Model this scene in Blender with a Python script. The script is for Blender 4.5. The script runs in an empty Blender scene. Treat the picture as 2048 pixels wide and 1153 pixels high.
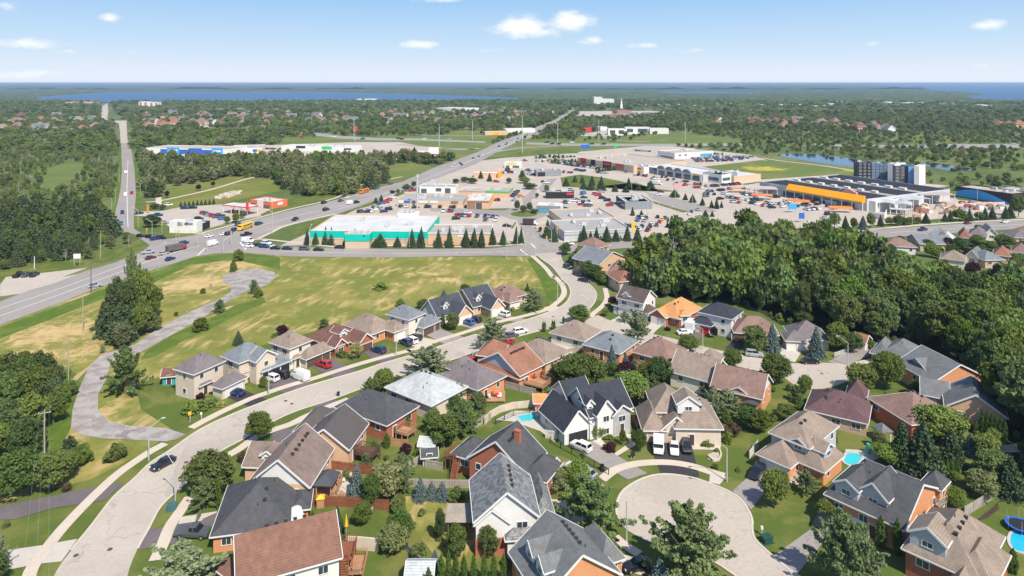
import bpy, bmesh, math, random
import numpy as np
from math import sin, cos, pi, radians, sqrt, atan2, hypot
from mathutils import Vector, Matrix, noise
random.seed(7)
SC = bpy.context.scene
COL = SC.collection
# ---------------------------------------------------------------- camera, sky, sun
CAMH, FP, HX, HY = 73.0, 1365.0, 1024.0, 166.0
cd = bpy.data.cameras.new('camera'); cam = bpy.data.objects.new('camera', cd); COL.objects.link(cam)
cam.location = (0, 0, CAMH); cam.rotation_euler = (pi/2, 0, 0)
cd.sensor_width = 36; cd.lens = 36*FP/2048; cd.shift_y = -(576.5-HY)/2048
cd.clip_start = 1; cd.clip_end = 200000
SC.camera = cam
SUN_EL = radians(50); SUN_DIR = Vector((0.50, -0.866, 0)).normalized()
sd = bpy.data.lights.new('sun', 'SUN'); sd.energy = 4.5; sd.angle = radians(0.5); sd.color = (1, .925, .80)
so = bpy.data.objects.new('sun', sd); COL.objects.link(so)
so.rotation_euler = Vector((SUN_DIR.x*cos(SUN_EL), SUN_DIR.y*cos(SUN_EL), sin(SUN_EL))).to_track_quat('Z', 'Y').to_euler()
SC.view_settings.view_transform = 'Standard'; SC.view_settings.look = 'None'
SC.view_settings.exposure = 0.42; SC.view_settings.gamma = 1
SC.cycles.max_bounces = 6; SC.cycles.diffuse_bounces = 2; SC.cycles.glossy_bounces = 2
SC.cycles.transmission_bounces = 3; SC.cycles.transparent_max_bounces = 6; SC.cycles.volume_bounces = 0
SC.cycles.use_denoising = True

def px_dir(x, y):
    return Vector(((x-HX)/FP, 1, (HY-y)/FP)).normalized()
W = bpy.data.worlds.new('World'); SC.world = W; W.use_nodes = True
nt = W.node_tree; N = nt.nodes; L = nt.links
for n in list(N): N.remove(n)
out = N.new('ShaderNodeOutputWorld'); bg = N.new('ShaderNodeBackground'); bg.inputs[1].default_value = 0.13
sky = N.new('ShaderNodeTexSky'); sky.sky_type = 'NISHITA'; sky.sun_disc = False
sky.sun_elevation = SUN_EL; sky.sun_rotation = atan2(SUN_DIR.x, SUN_DIR.y); sky.altitude = 300
sky.air_density = 1.0; sky.dust_density = 0.6; sky.ozone_density = 2.5
tc = N.new('ShaderNodeTexCoord')
def wm(op, a, b=None):
    n = N.new('ShaderNodeMath'); n.operation = op
    for i, v in enumerate((a, b)):
        if v is None: continue
        if isinstance(v, (int, float)): n.inputs[i].default_value = v
        else: L.new(v, n.inputs[i])
    return n.outputs[0]
def sep_z():
    q = N.new('ShaderNodeSeparateXYZ'); L.new(tc.outputs['Generated'], q.inputs[0]); return q.outputs[2]
nz = N.new('ShaderNodeTexNoise'); nz.inputs['Scale'].default_value = 26; nz.inputs['Detail'].default_value = 8; nz.inputs['Roughness'].default_value = .62
mp = N.new('ShaderNodeMapping'); mp.inputs['Scale'].default_value = (1, 1, 2.2); L.new(tc.outputs['Generated'], mp.inputs[0]); L.new(mp.outputs[0], nz.inputs['Vector'])
CLOUDS = [(1040,52,66,26,1.2),(1135,44,58,24,1.2),(1090,66,60,14,.95),(218,37,30,12,1),(838,90,42,11,.85),(1188,82,38,10,.6),
  (1978,50,44,14,.95),(60,88,88,13,.85),(10,10,38,14,.85),(868,0,64,8,.7),(30,150,110,13,.7),(130,103,60,7,.35),(1285,92,50,7,.45),(978,101,38,7,.3),
  (1740,88,24,7,.5),(1822,120,22,5,.35),(1965,132,60,9,.35),(1390,102,60,8,.3),(240,104,70,8,.3),(2050,100,40,8,.3)]
acc = None
for (cx, cy, rx, ry, op) in CLOUDS:
    d = px_dir(cx, cy)
    s = N.new('ShaderNodeVectorMath'); s.operation = 'SUBTRACT'; L.new(tc.outputs['Generated'], s.inputs[0]); s.inputs[1].default_value = d
    m = N.new('ShaderNodeVectorMath'); m.operation = 'MULTIPLY'; L.new(s.outputs[0], m.inputs[0])
    k = FP*(1+((cx-HX)/FP)**2)**.5
    kx = k*(1+((cx-HX)/FP)**2)
    m.inputs[1].default_value = (kx/rx/1.0, 0.0, k/ry)
    ln = N.new('ShaderNodeVectorMath'); ln.operation = 'LENGTH'; L.new(m.outputs[0], ln.inputs[0])
    v = wm('MULTIPLY', wm('MAXIMUM', wm('SUBTRACT', 1.25, ln.outputs['Value']), 0.0), op)
    # only the half of the sky in front
    acc = v if acc is None else wm('MAXIMUM', acc, v)
sep = N.new('ShaderNodeSeparateXYZ'); L.new(tc.outputs['Generated'], sep.inputs[0])
front = wm('GREATER_THAN', sep.outputs[1], 0.0)
acc = wm('MULTIPLY', acc, front)
dens = wm('ADD', acc, wm('MULTIPLY', wm('SUBTRACT', nz.outputs['Fac'], .56), 2.4))
cl = N.new('ShaderNodeMapRange'); cl.inputs['From Min'].default_value = 0.02; cl.inputs['From Max'].default_value = 1.1
cl.interpolation_type = 'SMOOTHSTEP'; L.new(dens, cl.inputs[0])
gate = wm('MULTIPLY', cl.outputs[0], wm('MINIMUM', wm('MULTIPLY', acc, 3.0), 1.0))
mix = N.new('ShaderNodeMix'); mix.data_type = 'RGBA'; L.new(gate, mix.inputs[0])
# low sky: pale haze layer fading up into the blue
cr = N.new('ShaderNodeValToRGB'); e = cr.color_ramp.elements; e[0].position = 0; e[0].color = (.83,.90,1,1); e[1].position = .5; e[1].color = (.30,.54,.93,1)
for p_, c_ in ((.04,(.76,.86,.99,1)),(.11,(.58,.77,.97,1)),(.22,(.38,.63,.94,1))): q_ = e.new(p_); q_.color = c_
absz = wm('ABSOLUTE', sep_z(), None)
L.new(wm('MULTIPLY', absz, 1.9), cr.inputs[0])
sc_ = N.new('ShaderNodeVectorMath'); sc_.operation = 'SCALE'; sc_.inputs['Scale'].default_value = 5.7; L.new(cr.outputs[0], sc_.inputs[0])
lo = N.new('ShaderNodeMapRange'); lo.inputs[1].default_value = .18; lo.inputs[2].default_value = .5; L.new(absz, lo.inputs[0])
smx = N.new('ShaderNodeMix'); smx.data_type = 'RGBA'; L.new(lo.outputs[0], smx.inputs[0]); L.new(sc_.outputs[0], smx.inputs[6]); L.new(sky.outputs[0], smx.inputs[7])
L.new(smx.outputs[2], mix.inputs[6])
mix.inputs[7].default_value = (5.85, 5.95, 6.1, 1)
L.new(mix.outputs[2], bg.inputs[0]); L.new(bg.outputs[0], out.inputs[0])

# ---------------------------------------------------------------- photograph -> ground
def G(x, y, h=0.0):
    d = (CAMH-h)/(y-HY)
    return Vector(((x-HX)*d, FP*d, h))
def crop(ox, oy, s):
    return lambda x, y: (ox+x/s, oy+y/s)
B1, B2, B3, B4, B5 = [crop(o, 780, 3.092) for o in (0, 400, 800, 1200, 1536)]
M1, M2, M3, M4, M5 = crop(0, 500, 4), crop(300, 560, 4), crop(700, 540, 4), crop(1100, 540, 4), crop(1536, 560, 4)
C1, C2, C3, C4, C5, C6 = crop(0, 340, 5.12), crop(270, 360, 5.12), crop(580, 360, 5.12), crop(900, 340, 5.12), crop(1240, 340, 5.12), crop(1648, 340, 5.12)
D1, D2, D3, D4, D5, D6 = crop(0, 150, 5.12), crop(270, 200, 5.12), crop(600, 180, 5.12), crop(900, 180, 5.12), crop(1240, 180, 5.12), crop(1648, 150, 5.12)
P0 = lambda x, y: (x, y)
def pts(f, *xy):
    return [f(xy[i], xy[i+1]) for i in range(0, len(xy), 2)]

# ---------------------------------------------------------------- materials
MATS = {}
def mat(name, c, rough=.85, var=.12, scale=.8, fine=.08, fscale=9., metal=0, coat=0, objvar=0, trans=0, bump=0, c2=None, spec=.3, course=0, crack=0):
    if name in MATS: return MATS[name]
    m = bpy.data.materials.new(name); m.use_nodes = True; t = m.node_tree; n = t.nodes; l = t.links
    b = n['Principled BSDF']; b.inputs['Roughness'].default_value = rough; b.inputs['Metallic'].default_value = metal
    b.inputs['Specular IOR Level'].default_value = spec
    if coat: b.inputs['Coat Weight'].default_value = coat; b.inputs['Coat Roughness'].default_value = .08
    geo = n.new('ShaderNodeNewGeometry')
    rgb = n.new('ShaderNodeRGB'); rgb.outputs[0].default_value = (*c, 1)
    cur = rgb.outputs[0]
    n1 = n.new('ShaderNodeTexNoise'); n1.inputs['Scale'].default_value = scale; n1.inputs['Detail'].default_value = 5; l.new(geo.outputs['Position'], n1.inputs['Vector'])
    if c2:
        mr = n.new('ShaderNodeMapRange'); l.new(n1.outputs['Fac'], mr.inputs[0]); mr.inputs[1].default_value = .42; mr.inputs[2].default_value = .6
        mx = n.new('ShaderNodeMix'); mx.data_type = 'RGBA'; l.new(mr.outputs[0], mx.inputs[0]); l.new(cur, mx.inputs[6]); mx.inputs[7].default_value = (*c2, 1); cur = mx.outputs[2]
    n2 = n.new('ShaderNodeTexNoise'); n2.inputs['Scale'].default_value = fscale; n2.inputs['Detail'].default_value = 3; l.new(geo.outputs['Position'], n2.inputs['Vector'])
    def m_(op, a, bb):
        q = n.new('ShaderNodeMath'); q.operation = op
        for i, v in enumerate((a, bb)):
            if isinstance(v, (int, float)): q.inputs[i].default_value = v
            else: l.new(v, q.inputs[i])
        return q.outputs[0]
    f = m_('ADD', m_('MULTIPLY', m_('SUBTRACT', n1.outputs['Fac'], .5), var*5), m_('MULTIPLY', m_('SUBTRACT', n2.outputs['Fac'], .5), fine*5))
    if objvar:
        oi = n.new('ShaderNodeObjectInfo'); f = m_('ADD', f, m_('MULTIPLY', m_('SUBTRACT', oi.outputs['Random'], .5), objvar*2))
        hs = n.new('ShaderNodeHueSaturation'); l.new(cur, hs.inputs['Color'])
        r2 = m_('FRACT', m_('MULTIPLY', oi.outputs['Random'], 7.31), 0)
        l.new(m_('ADD', m_('MULTIPLY', m_('SUBTRACT', r2, .5), objvar*.14), .5), hs.inputs['Hue'])
        l.new(m_('ADD', m_('MULTIPLY', m_('SUBTRACT', m_('FRACT', m_('MULTIPLY', oi.outputs['Random'], 13.7), 0), .5), objvar*.9), 1.0), hs.inputs['Saturation'])
        cur = hs.outputs[0]
    if course:      # shingle courses
        wv = n.new('ShaderNodeTexWave'); wv.bands_direction = 'Z'; wv.inputs['Scale'].default_value = 1.6; wv.inputs['Distortion'].default_value = .6; wv.inputs['Detail'].default_value = 2; l.new(geo.outputs['Position'], wv.inputs['Vector'])
        f = m_('ADD', f, m_('MULTIPLY', m_('SUBTRACT', wv.outputs['Fac'], .5), course))
        mp = n.new('ShaderNodeMapping'); mp.inputs['Scale'].default_value = (1.2, 1.2, .12); l.new(geo.outputs['Position'], mp.inputs[0])
        n4 = n.new('ShaderNodeTexNoise'); n4.inputs['Scale'].default_value = 1.0; n4.inputs['Detail'].default_value = 4; l.new(mp.outputs[0], n4.inputs['Vector'])
        f = m_('ADD', f, m_('MULTIPLY', m_('SUBTRACT', n4.outputs['Fac'], .5), .7))
    if crack:       # tar seams, cracks and repaired patches
        n5 = n.new('ShaderNodeTexNoise'); n5.inputs['Scale'].default_value = .35; n5.inputs['Detail'].default_value = 3; l.new(geo.outputs['Position'], n5.inputs['Vector'])
        vv = n.new('ShaderNodeVectorMath'); vv.operation = 'MULTIPLY_ADD'; l.new(n5.outputs['Color'], vv.inputs[0]); vv.inputs[1].default_value = (5, 5, 0); l.new(geo.outputs['Position'], vv.inputs[2])
        vo = n.new('ShaderNodeTexVoronoi'); vo.feature = 'DISTANCE_TO_EDGE'; vo.inputs['Scale'].default_value = .11; l.new(vv.outputs[0], vo.inputs['Vector'])
        gate = m_('MULTIPLY', m_('LESS_THAN', vo.outputs['Distance'], .012), m_('GREATER_THAN', n1.outputs['Fac'], .5))
        f = m_('SUBTRACT', f, m_('MULTIPLY', gate, crack*.45))
        v2 = n.new('ShaderNodeTexVoronoi'); v2.inputs['Scale'].default_value = .05; l.new(geo.outputs['Position'], v2.inputs['Vector']); sx = n.new('ShaderNodeSeparateColor'); l.new(v2.outputs['Color'], sx.inputs[0])
        f = m_('ADD', f, m_('MULTIPLY', m_('SUBTRACT', sx.outputs[0], .5), crack*.32))
    f = m_('MAXIMUM', m_('ADD', f, 1.0), .15)
    vs = n.new('ShaderNodeVectorMath'); vs.operation = 'SCALE'; l.new(cur, vs.inputs[0]); l.new(f, vs.inputs['Scale'])
    l.new(vs.outputs[0], b.inputs['Base Color'])
    if bump:
        bp = n.new('ShaderNodeBump'); bp.inputs['Strength'].default_value = bump; bp.inputs['Distance'].default_value = .1; l.new(n2.outputs['Fac'], bp.inputs['Height']); l.new(bp.outputs[0], b.inputs['Normal'])
    if trans:
        tr = n.new('ShaderNodeBsdfTranslucent'); l.new(vs.outputs[0], tr.inputs[0])
        ms = n.new('ShaderNodeMixShader'); ms.inputs[0].default_value = trans
        l.new(b.outputs[0], ms.inputs[1]); l.new(tr.outputs[0], ms.inputs[2]); l.new(ms.outputs[0], n['Material Output'].inputs[0])
    m.diffuse_color = (*c, 1)
    MATS[name] = m
    return m
def S(r, g, b, k=1.0):
    f = lambda v: (v/255/12.92 if v <= 10 else ((v/255+.055)/1.055)**2.4)
    return tuple(min(.9, f(v)*k) for v in (r, g, b))
def roofm(name, c): return mat('roof_'+name, c, rough=.9, var=.10, scale=.35, fine=.16, fscale=7, bump=.4, course=.22)
def wallm(name, c, var=.05, fine=.06): return mat('wall_'+name, c, rough=.85, var=var, scale=.7, fine=fine, fscale=10)
R = dict(rust=roofm('rust', (.20,.105,.075)), charcoal=roofm('charcoal', (.074,.075,.082)), brown=roofm('brown', (.205,.155,.13)), espresso=roofm('espresso', (.10,.075,.068)),
  pale=roofm('pale', (.42,.44,.44)), mauve=roofm('mauve', (.17,.145,.15)), terracotta=roofm('terracotta', (.27,.13,.085)), tan=roofm('tan', (.255,.2,.16)), bluegrey=roofm('bluegrey', (.175,.19,.21)),
  rosy=roofm('rosy', (.23,.145,.12)), redbrown=roofm('redbrown', (.16,.08,.062)), navy=roofm('navy', (.058,.063,.08)), orange=roofm('orange', (.52,.25,.10)), black=roofm('black', (.038,.043,.055)),
  grey=roofm('grey', (.15,.155,.16)), maroon=roofm('maroon', (.125,.07,.075)), mottled=mat('roof_mottled', (.27,.275,.28), rough=.9, var=.3, scale=1.3, fine=.25, fscale=5, c2=(.10,.105,.11), course=.2))
Wl = dict(beige=wallm('beige', (.62,.52,.42)), white=wallm('white', (.68,.66,.63)), orange=wallm('orange', (.60,.27,.13), fine=.09), red=wallm('red', (.38,.13,.075), fine=.1), peach=wallm('peach', (.62,.40,.25)),
  grey=wallm('grey', (.42,.44,.46)), stone=wallm('stone', (.40,.39,.38), var=.15, fine=.2), tanbrick=wallm('tanbrick', (.50,.36,.27), fine=.1), bluesiding=wallm('bluesiding', (.35,.42,.50)), cream=wallm('cream', (.70,.64,.54)), dark=wallm('dark', (.06,.06,.065)))
TRIM = mat('white_trim', (.70,.69,.67), var=.02, fine=.02, rough=.6)
GLASS = mat('window_glass', (.035,.05,.07), rough=.08, var=.02, fine=.02, spec=.9)
GARW = mat('garage_white', (.72,.69,.64), var=.03, fine=.02, rough=.6)
GARB = mat('garage_brown', (.12,.075,.06), var=.05, rough=.6)
GARK = mat('garage_black', (.03,.03,.033), var=.05, rough=.5)
GART = mat('garage_tan', (.50,.41,.32), var=.03, rough=.6)
GARR = mat('garage_red', (.6,.03,.03), var=.03, rough=.5)
DOORM = mat('door_dark', (.08,.05,.04), rough=.5)
WOOD = mat('wood_deck', (.40,.22,.12), var=.15, fine=.15)
WOODR = mat('wood_redbrown', (.24,.085,.045), var=.12, fine=.12)
WOODG = mat('wood_grey', (.36,.32,.27), var=.15, fine=.15)
METAL = mat('galvanised', (.55,.56,.56), rough=.45, metal=.3, var=.05)
DARK = mat('dark_metal', (.03,.03,.035), rough=.5)
CONC = mat('concrete', (.50,.455,.40), var=.06, fine=.06)
VENT = mat('vent_metal', (.04,.035,.035), rough=.6)
VENTG = mat('vent_grey', (.45,.45,.45), rough=.6)

# ---------------------------------------------------------------- mesh helpers
class MB:
    def __init__(s): s.v = []; s.f = []; s.m = []
    def add(s, vs, fs, mi=0):
        o = len(s.v); s.v += [tuple(v) for v in vs]; s.f += [tuple(i+o for i in f) for f in fs]; s.m += [mi]*len(fs); return s
    def box(s, c, d, rz=0, mi=0, top=1.0):
        cx, cy, cz = c; x, y, z = d[0]/2, d[1]/2, d[2]/2; ca, sa = cos(rz), sin(rz); vs = []
        for k, zz in ((1, -z), (top, z)):
            for sx, sy in ((-1,-1),(1,-1),(1,1),(-1,1)):
                a, b = sx*x*k, sy*y*k; vs.append((cx+a*ca-b*sa, cy+a*sa+b*ca, cz+zz))
        return s.add(vs, [(0,3,2,1),(4,5,6,7),(0,1,5,4),(1,2,6,5),(2,3,7,6),(3,0,4,7)], mi)
    def bar(s, a, b, w, h, mi=0):
        a = Vector(a); b = Vector(b); d = (b-a).normalized(); up = Vector((0,0,1)) if abs(d.z) < .95 else Vector((1,0,0))
        r = d.cross(up).normalized()*w/2; u = r.cross(d).normalized()*h/2; vs = []
        for p in (a, b):
            vs += [p-r-u, p+r-u, p+r+u, p-r+u]
        return s.add(vs, [(0,3,2,1),(4,5,6,7),(0,1,5,4),(1,2,6,5),(2,3,7,6),(3,0,4,7)], mi)
    def tube(s, a, b, r1, r2=None, n=8, mi=0):
        r2 = r1 if r2 is None else r2
        a = Vector(a); b = Vector(b); d = (b-a).normalized(); up = Vector((0,0,1)) if abs(d.z) < .9 else Vector((1,0,0))
        r = d.cross(up).normalized(); u = r.cross(d); vs = []
        for p, rr in ((a, r1), (b, r2)):
            for i in range(n):
                t = 2*pi*i/n; vs.append(p+r*cos(t)*rr+u*sin(t)*rr)
        fs = [(i, (i+1) % n, n+(i+1) % n, n+i) for i in range(n)]+[tuple(range(n))[::-1], tuple(range(n, 2*n))]
        return s.add(vs, fs, mi)
    def poly(s, ring, z0, z1, mi=0):
        n = len(ring)
        vs = [(p[0], p[1], z0) for p in ring]+[(p[0], p[1], z1) for p in ring]
        ar = sum(ring[i][0]*ring[(i+1) % n][1]-ring[(i+1) % n][0]*ring[i][1] for i in range(n))
        top = tuple(range(n, 2*n)); bot = tuple(range(n))[::-1]; sides = [(i, (i+1) % n, n+(i+1) % n, n+i) for i in range(n)]
        if ar < 0: top = top[::-1]; bot = bot[::-1]; sides = [x[::-1] for x in sides]
        return s.add(vs, [top, bot]+sides, mi)
    def mesh(s, name, mats, smooth=False):
        me = bpy.data.meshes.new(name); me.from_pydata(s.v, [], s.f)
        for m in (mats if isinstance(mats, (list, tuple)) else [mats]): me.materials.append(m)
        me.polygons.foreach_set('material_index', s.m)
        if smooth: me.polygons.foreach_set('use_smooth', [True]*len(s.f))
        me.update(); return me
    def build(s, name, mats, parent=None, smooth=False, loc=None):
        o = bpy.data.objects.new(name, s.mesh(name, mats, smooth)); COL.objects.link(o)
        if parent is not None: o.parent = parent
        if loc is not None: o.location = loc
        return o
def tag(o, label=None, cat=None, group=None, kind=None):
    if label: o['label'] = label
    if cat: o['category'] = cat
    if group: o['group'] = group
    if kind: o['kind'] = kind
    return o
def empty(name, loc, rz=0, label=None, cat=None, group=None):
    o = bpy.data.objects.new(name, None); COL.objects.link(o); o.location = loc; o.rotation_euler = (0, 0, rz); o.empty_display_size = .2
    return tag(o, label, cat, group)
def link(name, me, parent=None, loc=(0,0,0), rz=0, sc=None):
    o = bpy.data.objects.new(name, me); COL.objects.link(o); o.location = loc; o.rotation_euler = (0, 0, rz)
    if parent is not None: o.parent = parent
    if sc: o.scale = sc
    return o
def copy_tree(o, parent=None):
    c = o.copy(); COL.objects.link(c)
    if parent is not None: c.parent = parent
    for ch in o.children: copy_tree(ch, c)
    return c
def smooth_line(P, k=6):
    out = []
    n = len(P)
    for i in range(n-1):
        p0 = P[max(i-1, 0)]; p1 = P[i]; p2 = P[i+1]; p3 = P[min(i+2, n-1)]
        for j in range(k):
            t = j/k
            out.append(tuple(.5*((2*p1[q])+(-p0[q]+p2[q])*t+(2*p0[q]-5*p1[q]+4*p2[q]-p3[q])*t*t+(-p0[q]+3*p1[q]-3*p2[q]+p3[q])*t**3) for q in (0, 1)))
    out.append(tuple(P[-1])); return out
def smooth_ring(P, k=5):
    n = len(P); Q = [P[-1]]+list(P)+[P[0], P[1]]; out = []
    for i in range(1, n+1):
        p0, p1, p2, p3 = Q[i-1], Q[i], Q[i+1], Q[i+2]
        for j in range(k):
            t = j/k
            out.append(tuple(.5*((2*p1[q])+(-p0[q]+p2[q])*t+(2*p0[q]-5*p1[q]+4*p2[q]-p3[q])*t*t+(-p0[q]+3*p1[q]-3*p2[q]+p3[q])*t**3) for q in (0, 1)))
    return out
EXCL = []
NSH = [0]
def sheet(name, pxs, z, material, smooth=False, excl=False, label=None, kind='structure', thick=0, gr=None):
    ring = [G(*p) for p in (smooth_ring(pxs) if smooth else pxs)]
    NSH[0] += 1; z += (NSH[0] % 9)*.0022
    if excl: EXCL.append(np.array([(p.x, p.y) for p in ring]))
    c = sum((Vector((p.x, p.y, 0)) for p in ring), Vector())/len(ring)
    bm = bmesh.new()
    f = bm.faces.new([bm.verts.new((p.x-c.x, p.y-c.y, 0)) for p in ring]); bm.normal_update()
    if f.normal.z < 0: f.normal_flip()
    if thick:
        r = bmesh.ops.extrude_face_region(bm, geom=[f]); vv = [g for g in r['geom'] if isinstance(g, bmesh.types.BMVert)]
        for v in vv: v.co.z += 0
        for v in f.verts: v.co.z -= thick
    bmesh.ops.triangulate(bm, faces=bm.faces[:])
    bmesh.ops.recalc_face_normals(bm, faces=bm.faces[:])
    me = bpy.data.meshes.new(name); bm.to_mesh(me); bm.free(); me.materials.append(material)
    if not thick:
        me.update()
        if me.polygons[0].normal.z < 0: me.flip_normals()
    o = bpy.data.objects.new(name, me); COL.objects.link(o); o.location = (c.x, c.y, z)
    return tag(o, label, None, gr, kind)
def ribbon(P, w, z, mb, h=0, mi=0, px=True):
    W_ = [G(*p) for p in P] if px else [Vector(p) for p in P]
    L_, R_ = [], []
    for i, p in enumerate(W_):
        a = W_[max(i-1, 0)]; b = W_[min(i+1, len(W_)-1)]; d = (b-a); d.z = 0; d.normalize(); nrm = Vector((-d.y, d.x, 0))*w/2
        L_.append(p+nrm); R_.append(p-nrm)
    n = len(W_); vs = [(p.x, p.y, z+h) for p in L_]+[(p.x, p.y, z+h) for p in R_]
    fs = [(i+1, i, n+i, n+i+1) for i in range(n-1)]
    if h:
        vs += [(p.x, p.y, z) for p in L_]+[(p.x, p.y, z) for p in R_]
        fs += [(i, i+1, 2*n+i+1, 2*n+i) for i in range(n-1)]+[(n+i+1, n+i, 3*n+i, 3*n+i+1) for i in range(n-1)]
    mb.add(vs, fs, mi)
# ================================================================ ground, fields, roads, water
def blobmat(name, base, c2, blobs, dry, scale=.03, fine=.5, stripes=None, var=.25, thr=(.45, .62), patch=None):
    """grass with a second tone by noise and dry areas with a place of their own"""
    m = bpy.data.materials.new(name); m.use_nodes = True; t = m.node_tree; n = t.nodes; l = t.links
    b = n['Principled BSDF']; b.inputs['Roughness'].default_value = .95; b.inputs['Specular IOR Level'].default_value = .1
    geo = n.new('ShaderNodeNewGeometry'); P = geo.outputs['Position']
    def m_(op, *a):
        q = n.new('ShaderNodeMath'); q.operation = op
        for i, v in enumerate(a):
            if isinstance(v, (int, float)): q.inputs[i].default_value = v
            else: l.new(v, q.inputs[i])
        return q.outputs[0]
    def nse(sc, det=5, dist=0, rough=.6):
        q = n.new('ShaderNodeTexNoise'); q.inputs['Scale'].default_value = sc; q.inputs['Detail'].default_value = det; q.inputs['Distortion'].default_value = dist; q.inputs['Roughness'].default_value = rough; l.new(P, q.inputs['Vector']); return q.outputs['Fac']
    def rng(v, a, bb):
        q = n.new('ShaderNodeMapRange'); q.inputs[1].default_value = a; q.inputs[2].default_value = bb; q.interpolation_type = 'SMOOTHSTEP'; l.new(v, q.inputs[0]); return q.outputs[0]
    def mixc(f, a, bb):
        q = n.new('ShaderNodeMix'); q.data_type = 'RGBA'; l.new(f, q.inputs[0])
        for s_, v in ((6, a), (7, bb)):
            if isinstance(v, tuple): q.inputs[s_].default_value = (*v, 1)
            else: l.new(v, q.inputs[s_])
        return q.outputs[2]
    n1 = nse(scale, 6, .6); cur = mixc(rng(n1, *thr), base, c2)
    n2 = nse(scale*5, 5, 1.0)
    if blobs:
        acc = None
        for (x, y, rx, ry, op) in blobs:
            c = G(x, y); e = G(x, y-ry); e2 = G(x+rx, y)
            s = n.new('ShaderNodeVectorMath'); s.operation = 'SUBTRACT'; l.new(P, s.inputs[0]); s.inputs[1].default_value = c
            q = n.new('ShaderNodeVectorMath'); q.operation = 'MULTIPLY'; l.new(s.outputs[0], q.inputs[0]); q.inputs[1].default_value = (1/abs(e2.x-c.x), 1/abs(e.y-c.y), 0)
            ln = n.new('ShaderNodeVectorMath'); ln.operation = 'LENGTH'; l.new(q.outputs[0], ln.inputs[0])
            v = m_('MULTIPLY', m_('MAXIMUM', m_('SUBTRACT', 1.3, ln.outputs['Value']), 0.0), op)
            acc = v if acc is None else m_('MAXIMUM', acc, v)
        gate = m_('MINIMUM', m_('MULTIPLY', acc, 3.0), 1.0)
        f = m_('MULTIPLY', rng(m_('ADD', m_('MULTIPLY', acc, 1.1), m_('MULTIPLY', m_('SUBTRACT', n2, .5), 2.2)), .15, .8), gate)
        cur = mixc(f, cur, dry)
    if stripes:
        for (x0, y0, x1, y1, per, amp) in stripes:
            a, bb = G(x0, y0), G(x1, y1); ang = atan2(bb.y-a.y, bb.x-a.x)
            mp = n.new('ShaderNodeMapping'); mp.inputs['Rotation'].default_value = (0, 0, -ang); l.new(P, mp.inputs[0])
            wv = n.new('ShaderNodeTexWave'); wv.bands_direction = 'Y'; wv.inputs['Scale'].default_value = .314/per; wv.inputs['Distortion'].default_value = 14; wv.inputs['Detail'].default_value = 3; wv.inputs['Detail Scale'].default_value = .25; wv.inputs['Detail Roughness'].default_value = .6
            l.new(mp.outputs[0], wv.inputs['Vector'])
            fm = m_('MULTIPLY', m_('MULTIPLY', rng(wv.outputs['Fac'], .62, .95), rng(nse(scale*1.7, 3), .45, .65)), amp)
            cur = mixc(fm, cur, dry)
    n3 = nse(fine, 4); n4 = nse(scale*3, 3)
    f = m_('ADD', 1.0, m_('ADD', m_('MULTIPLY', m_('SUBTRACT', n3, .5), var*3), m_('MULTIPLY', m_('SUBTRACT', n4, .5), var*3)))
    vs = n.new('ShaderNodeVectorMath'); vs.operation = 'SCALE'; l.new(cur, vs.inputs[0]); l.new(m_('MAXIMUM', f, .2), vs.inputs['Scale'])
    l.new(vs.outputs[0], b.inputs['Base Color']); MATS[name] = m
    return m
GREEN = (.115,.155,.028); DRYC = (.50,.33,.13)
GROUND = blobmat('ground_cover', (.10,.135,.04), (.16,.175,.065), None, DRYC, scale=.012, fine=.25)
FIELD = blobmat('field_grass', (.17,.185,.04), (.245,.225,.06), [(110,665,120,30,.62),(50,715,80,24,.7),(175,700,60,40,.4),(395,568,80,22,.7),(470,530,80,14,.6),(850,548,80,7,.4),(800,570,50,6,.35),(890,560,40,5,.7),(1000,556,50,7,.3),(1010,573,35,5,.3),(180,850,60,60,.5),(330,780,40,12,.6)], (.50,.36,.17), scale=.05, fine=1.3,
    stripes=[(300,800,700,560,5.0,.75),(560,600,1000,560,9,.25),(20,700,200,600,4,.4)], var=.2)
LAWN = blobmat('lawn_grass', (.092,.128,.026), (.155,.165,.045), None, DRYC, scale=.09, fine=1.4, var=.1)
VERGE = blobmat('verge_grass', (.085,.14,.02), (.13,.165,.035), None, DRYC, scale=.15, fine=1.2, var=.14)
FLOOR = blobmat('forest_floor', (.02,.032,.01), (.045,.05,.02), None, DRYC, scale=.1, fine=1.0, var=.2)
MEADOW = blobmat('meadow_grass', (.12,.165,.04), (.175,.18,.055), [(1790,345,120,8,.6),(1530,338,60,6,.6)], (.45,.38,.05), scale=.02, fine=.3, var=.12)
ASPH = mat('asphalt_light', (.45,.39,.33), var=.07, scale=.06, fine=.06, fscale=1.5, crack=.3)
ASPHR = mat('asphalt_road', (.42,.37,.315), var=.08, scale=.1, fine=.07, fscale=2, crack=.4)
ASPHG = mat('asphalt_grey', (.30,.268,.25), var=.07, scale=.05, fine=.06, fscale=2, crack=.35)
ASPHD = mat('asphalt_driveway', (.14,.12,.125), var=.12, scale=.25, fine=.1, fscale=2.5)
ASPHK = mat('asphalt_black', (.045,.04,.045), var=.1, scale=.3, fine=.1, fscale=3)
ASPHO = mat('asphalt_cracked', (.38,.345,.32), var=.1, scale=.3, fine=.14, fscale=3, c2=(.25,.22,.205), crack=.6)
SIDEW = mat('sidewalk_concrete', (.55,.47,.385), var=.04, scale=.3, fine=.05, fscale=4)
KERB = mat('kerb_concrete', (.55,.49,.41), var=.05, fine=.05)
PAINTY = mat('paint_yellow', (.55,.40,.12), var=.15, fine=.1)
PAINTW = mat('paint_white', (.7,.68,.64), var=.1, fine=.1)

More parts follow.
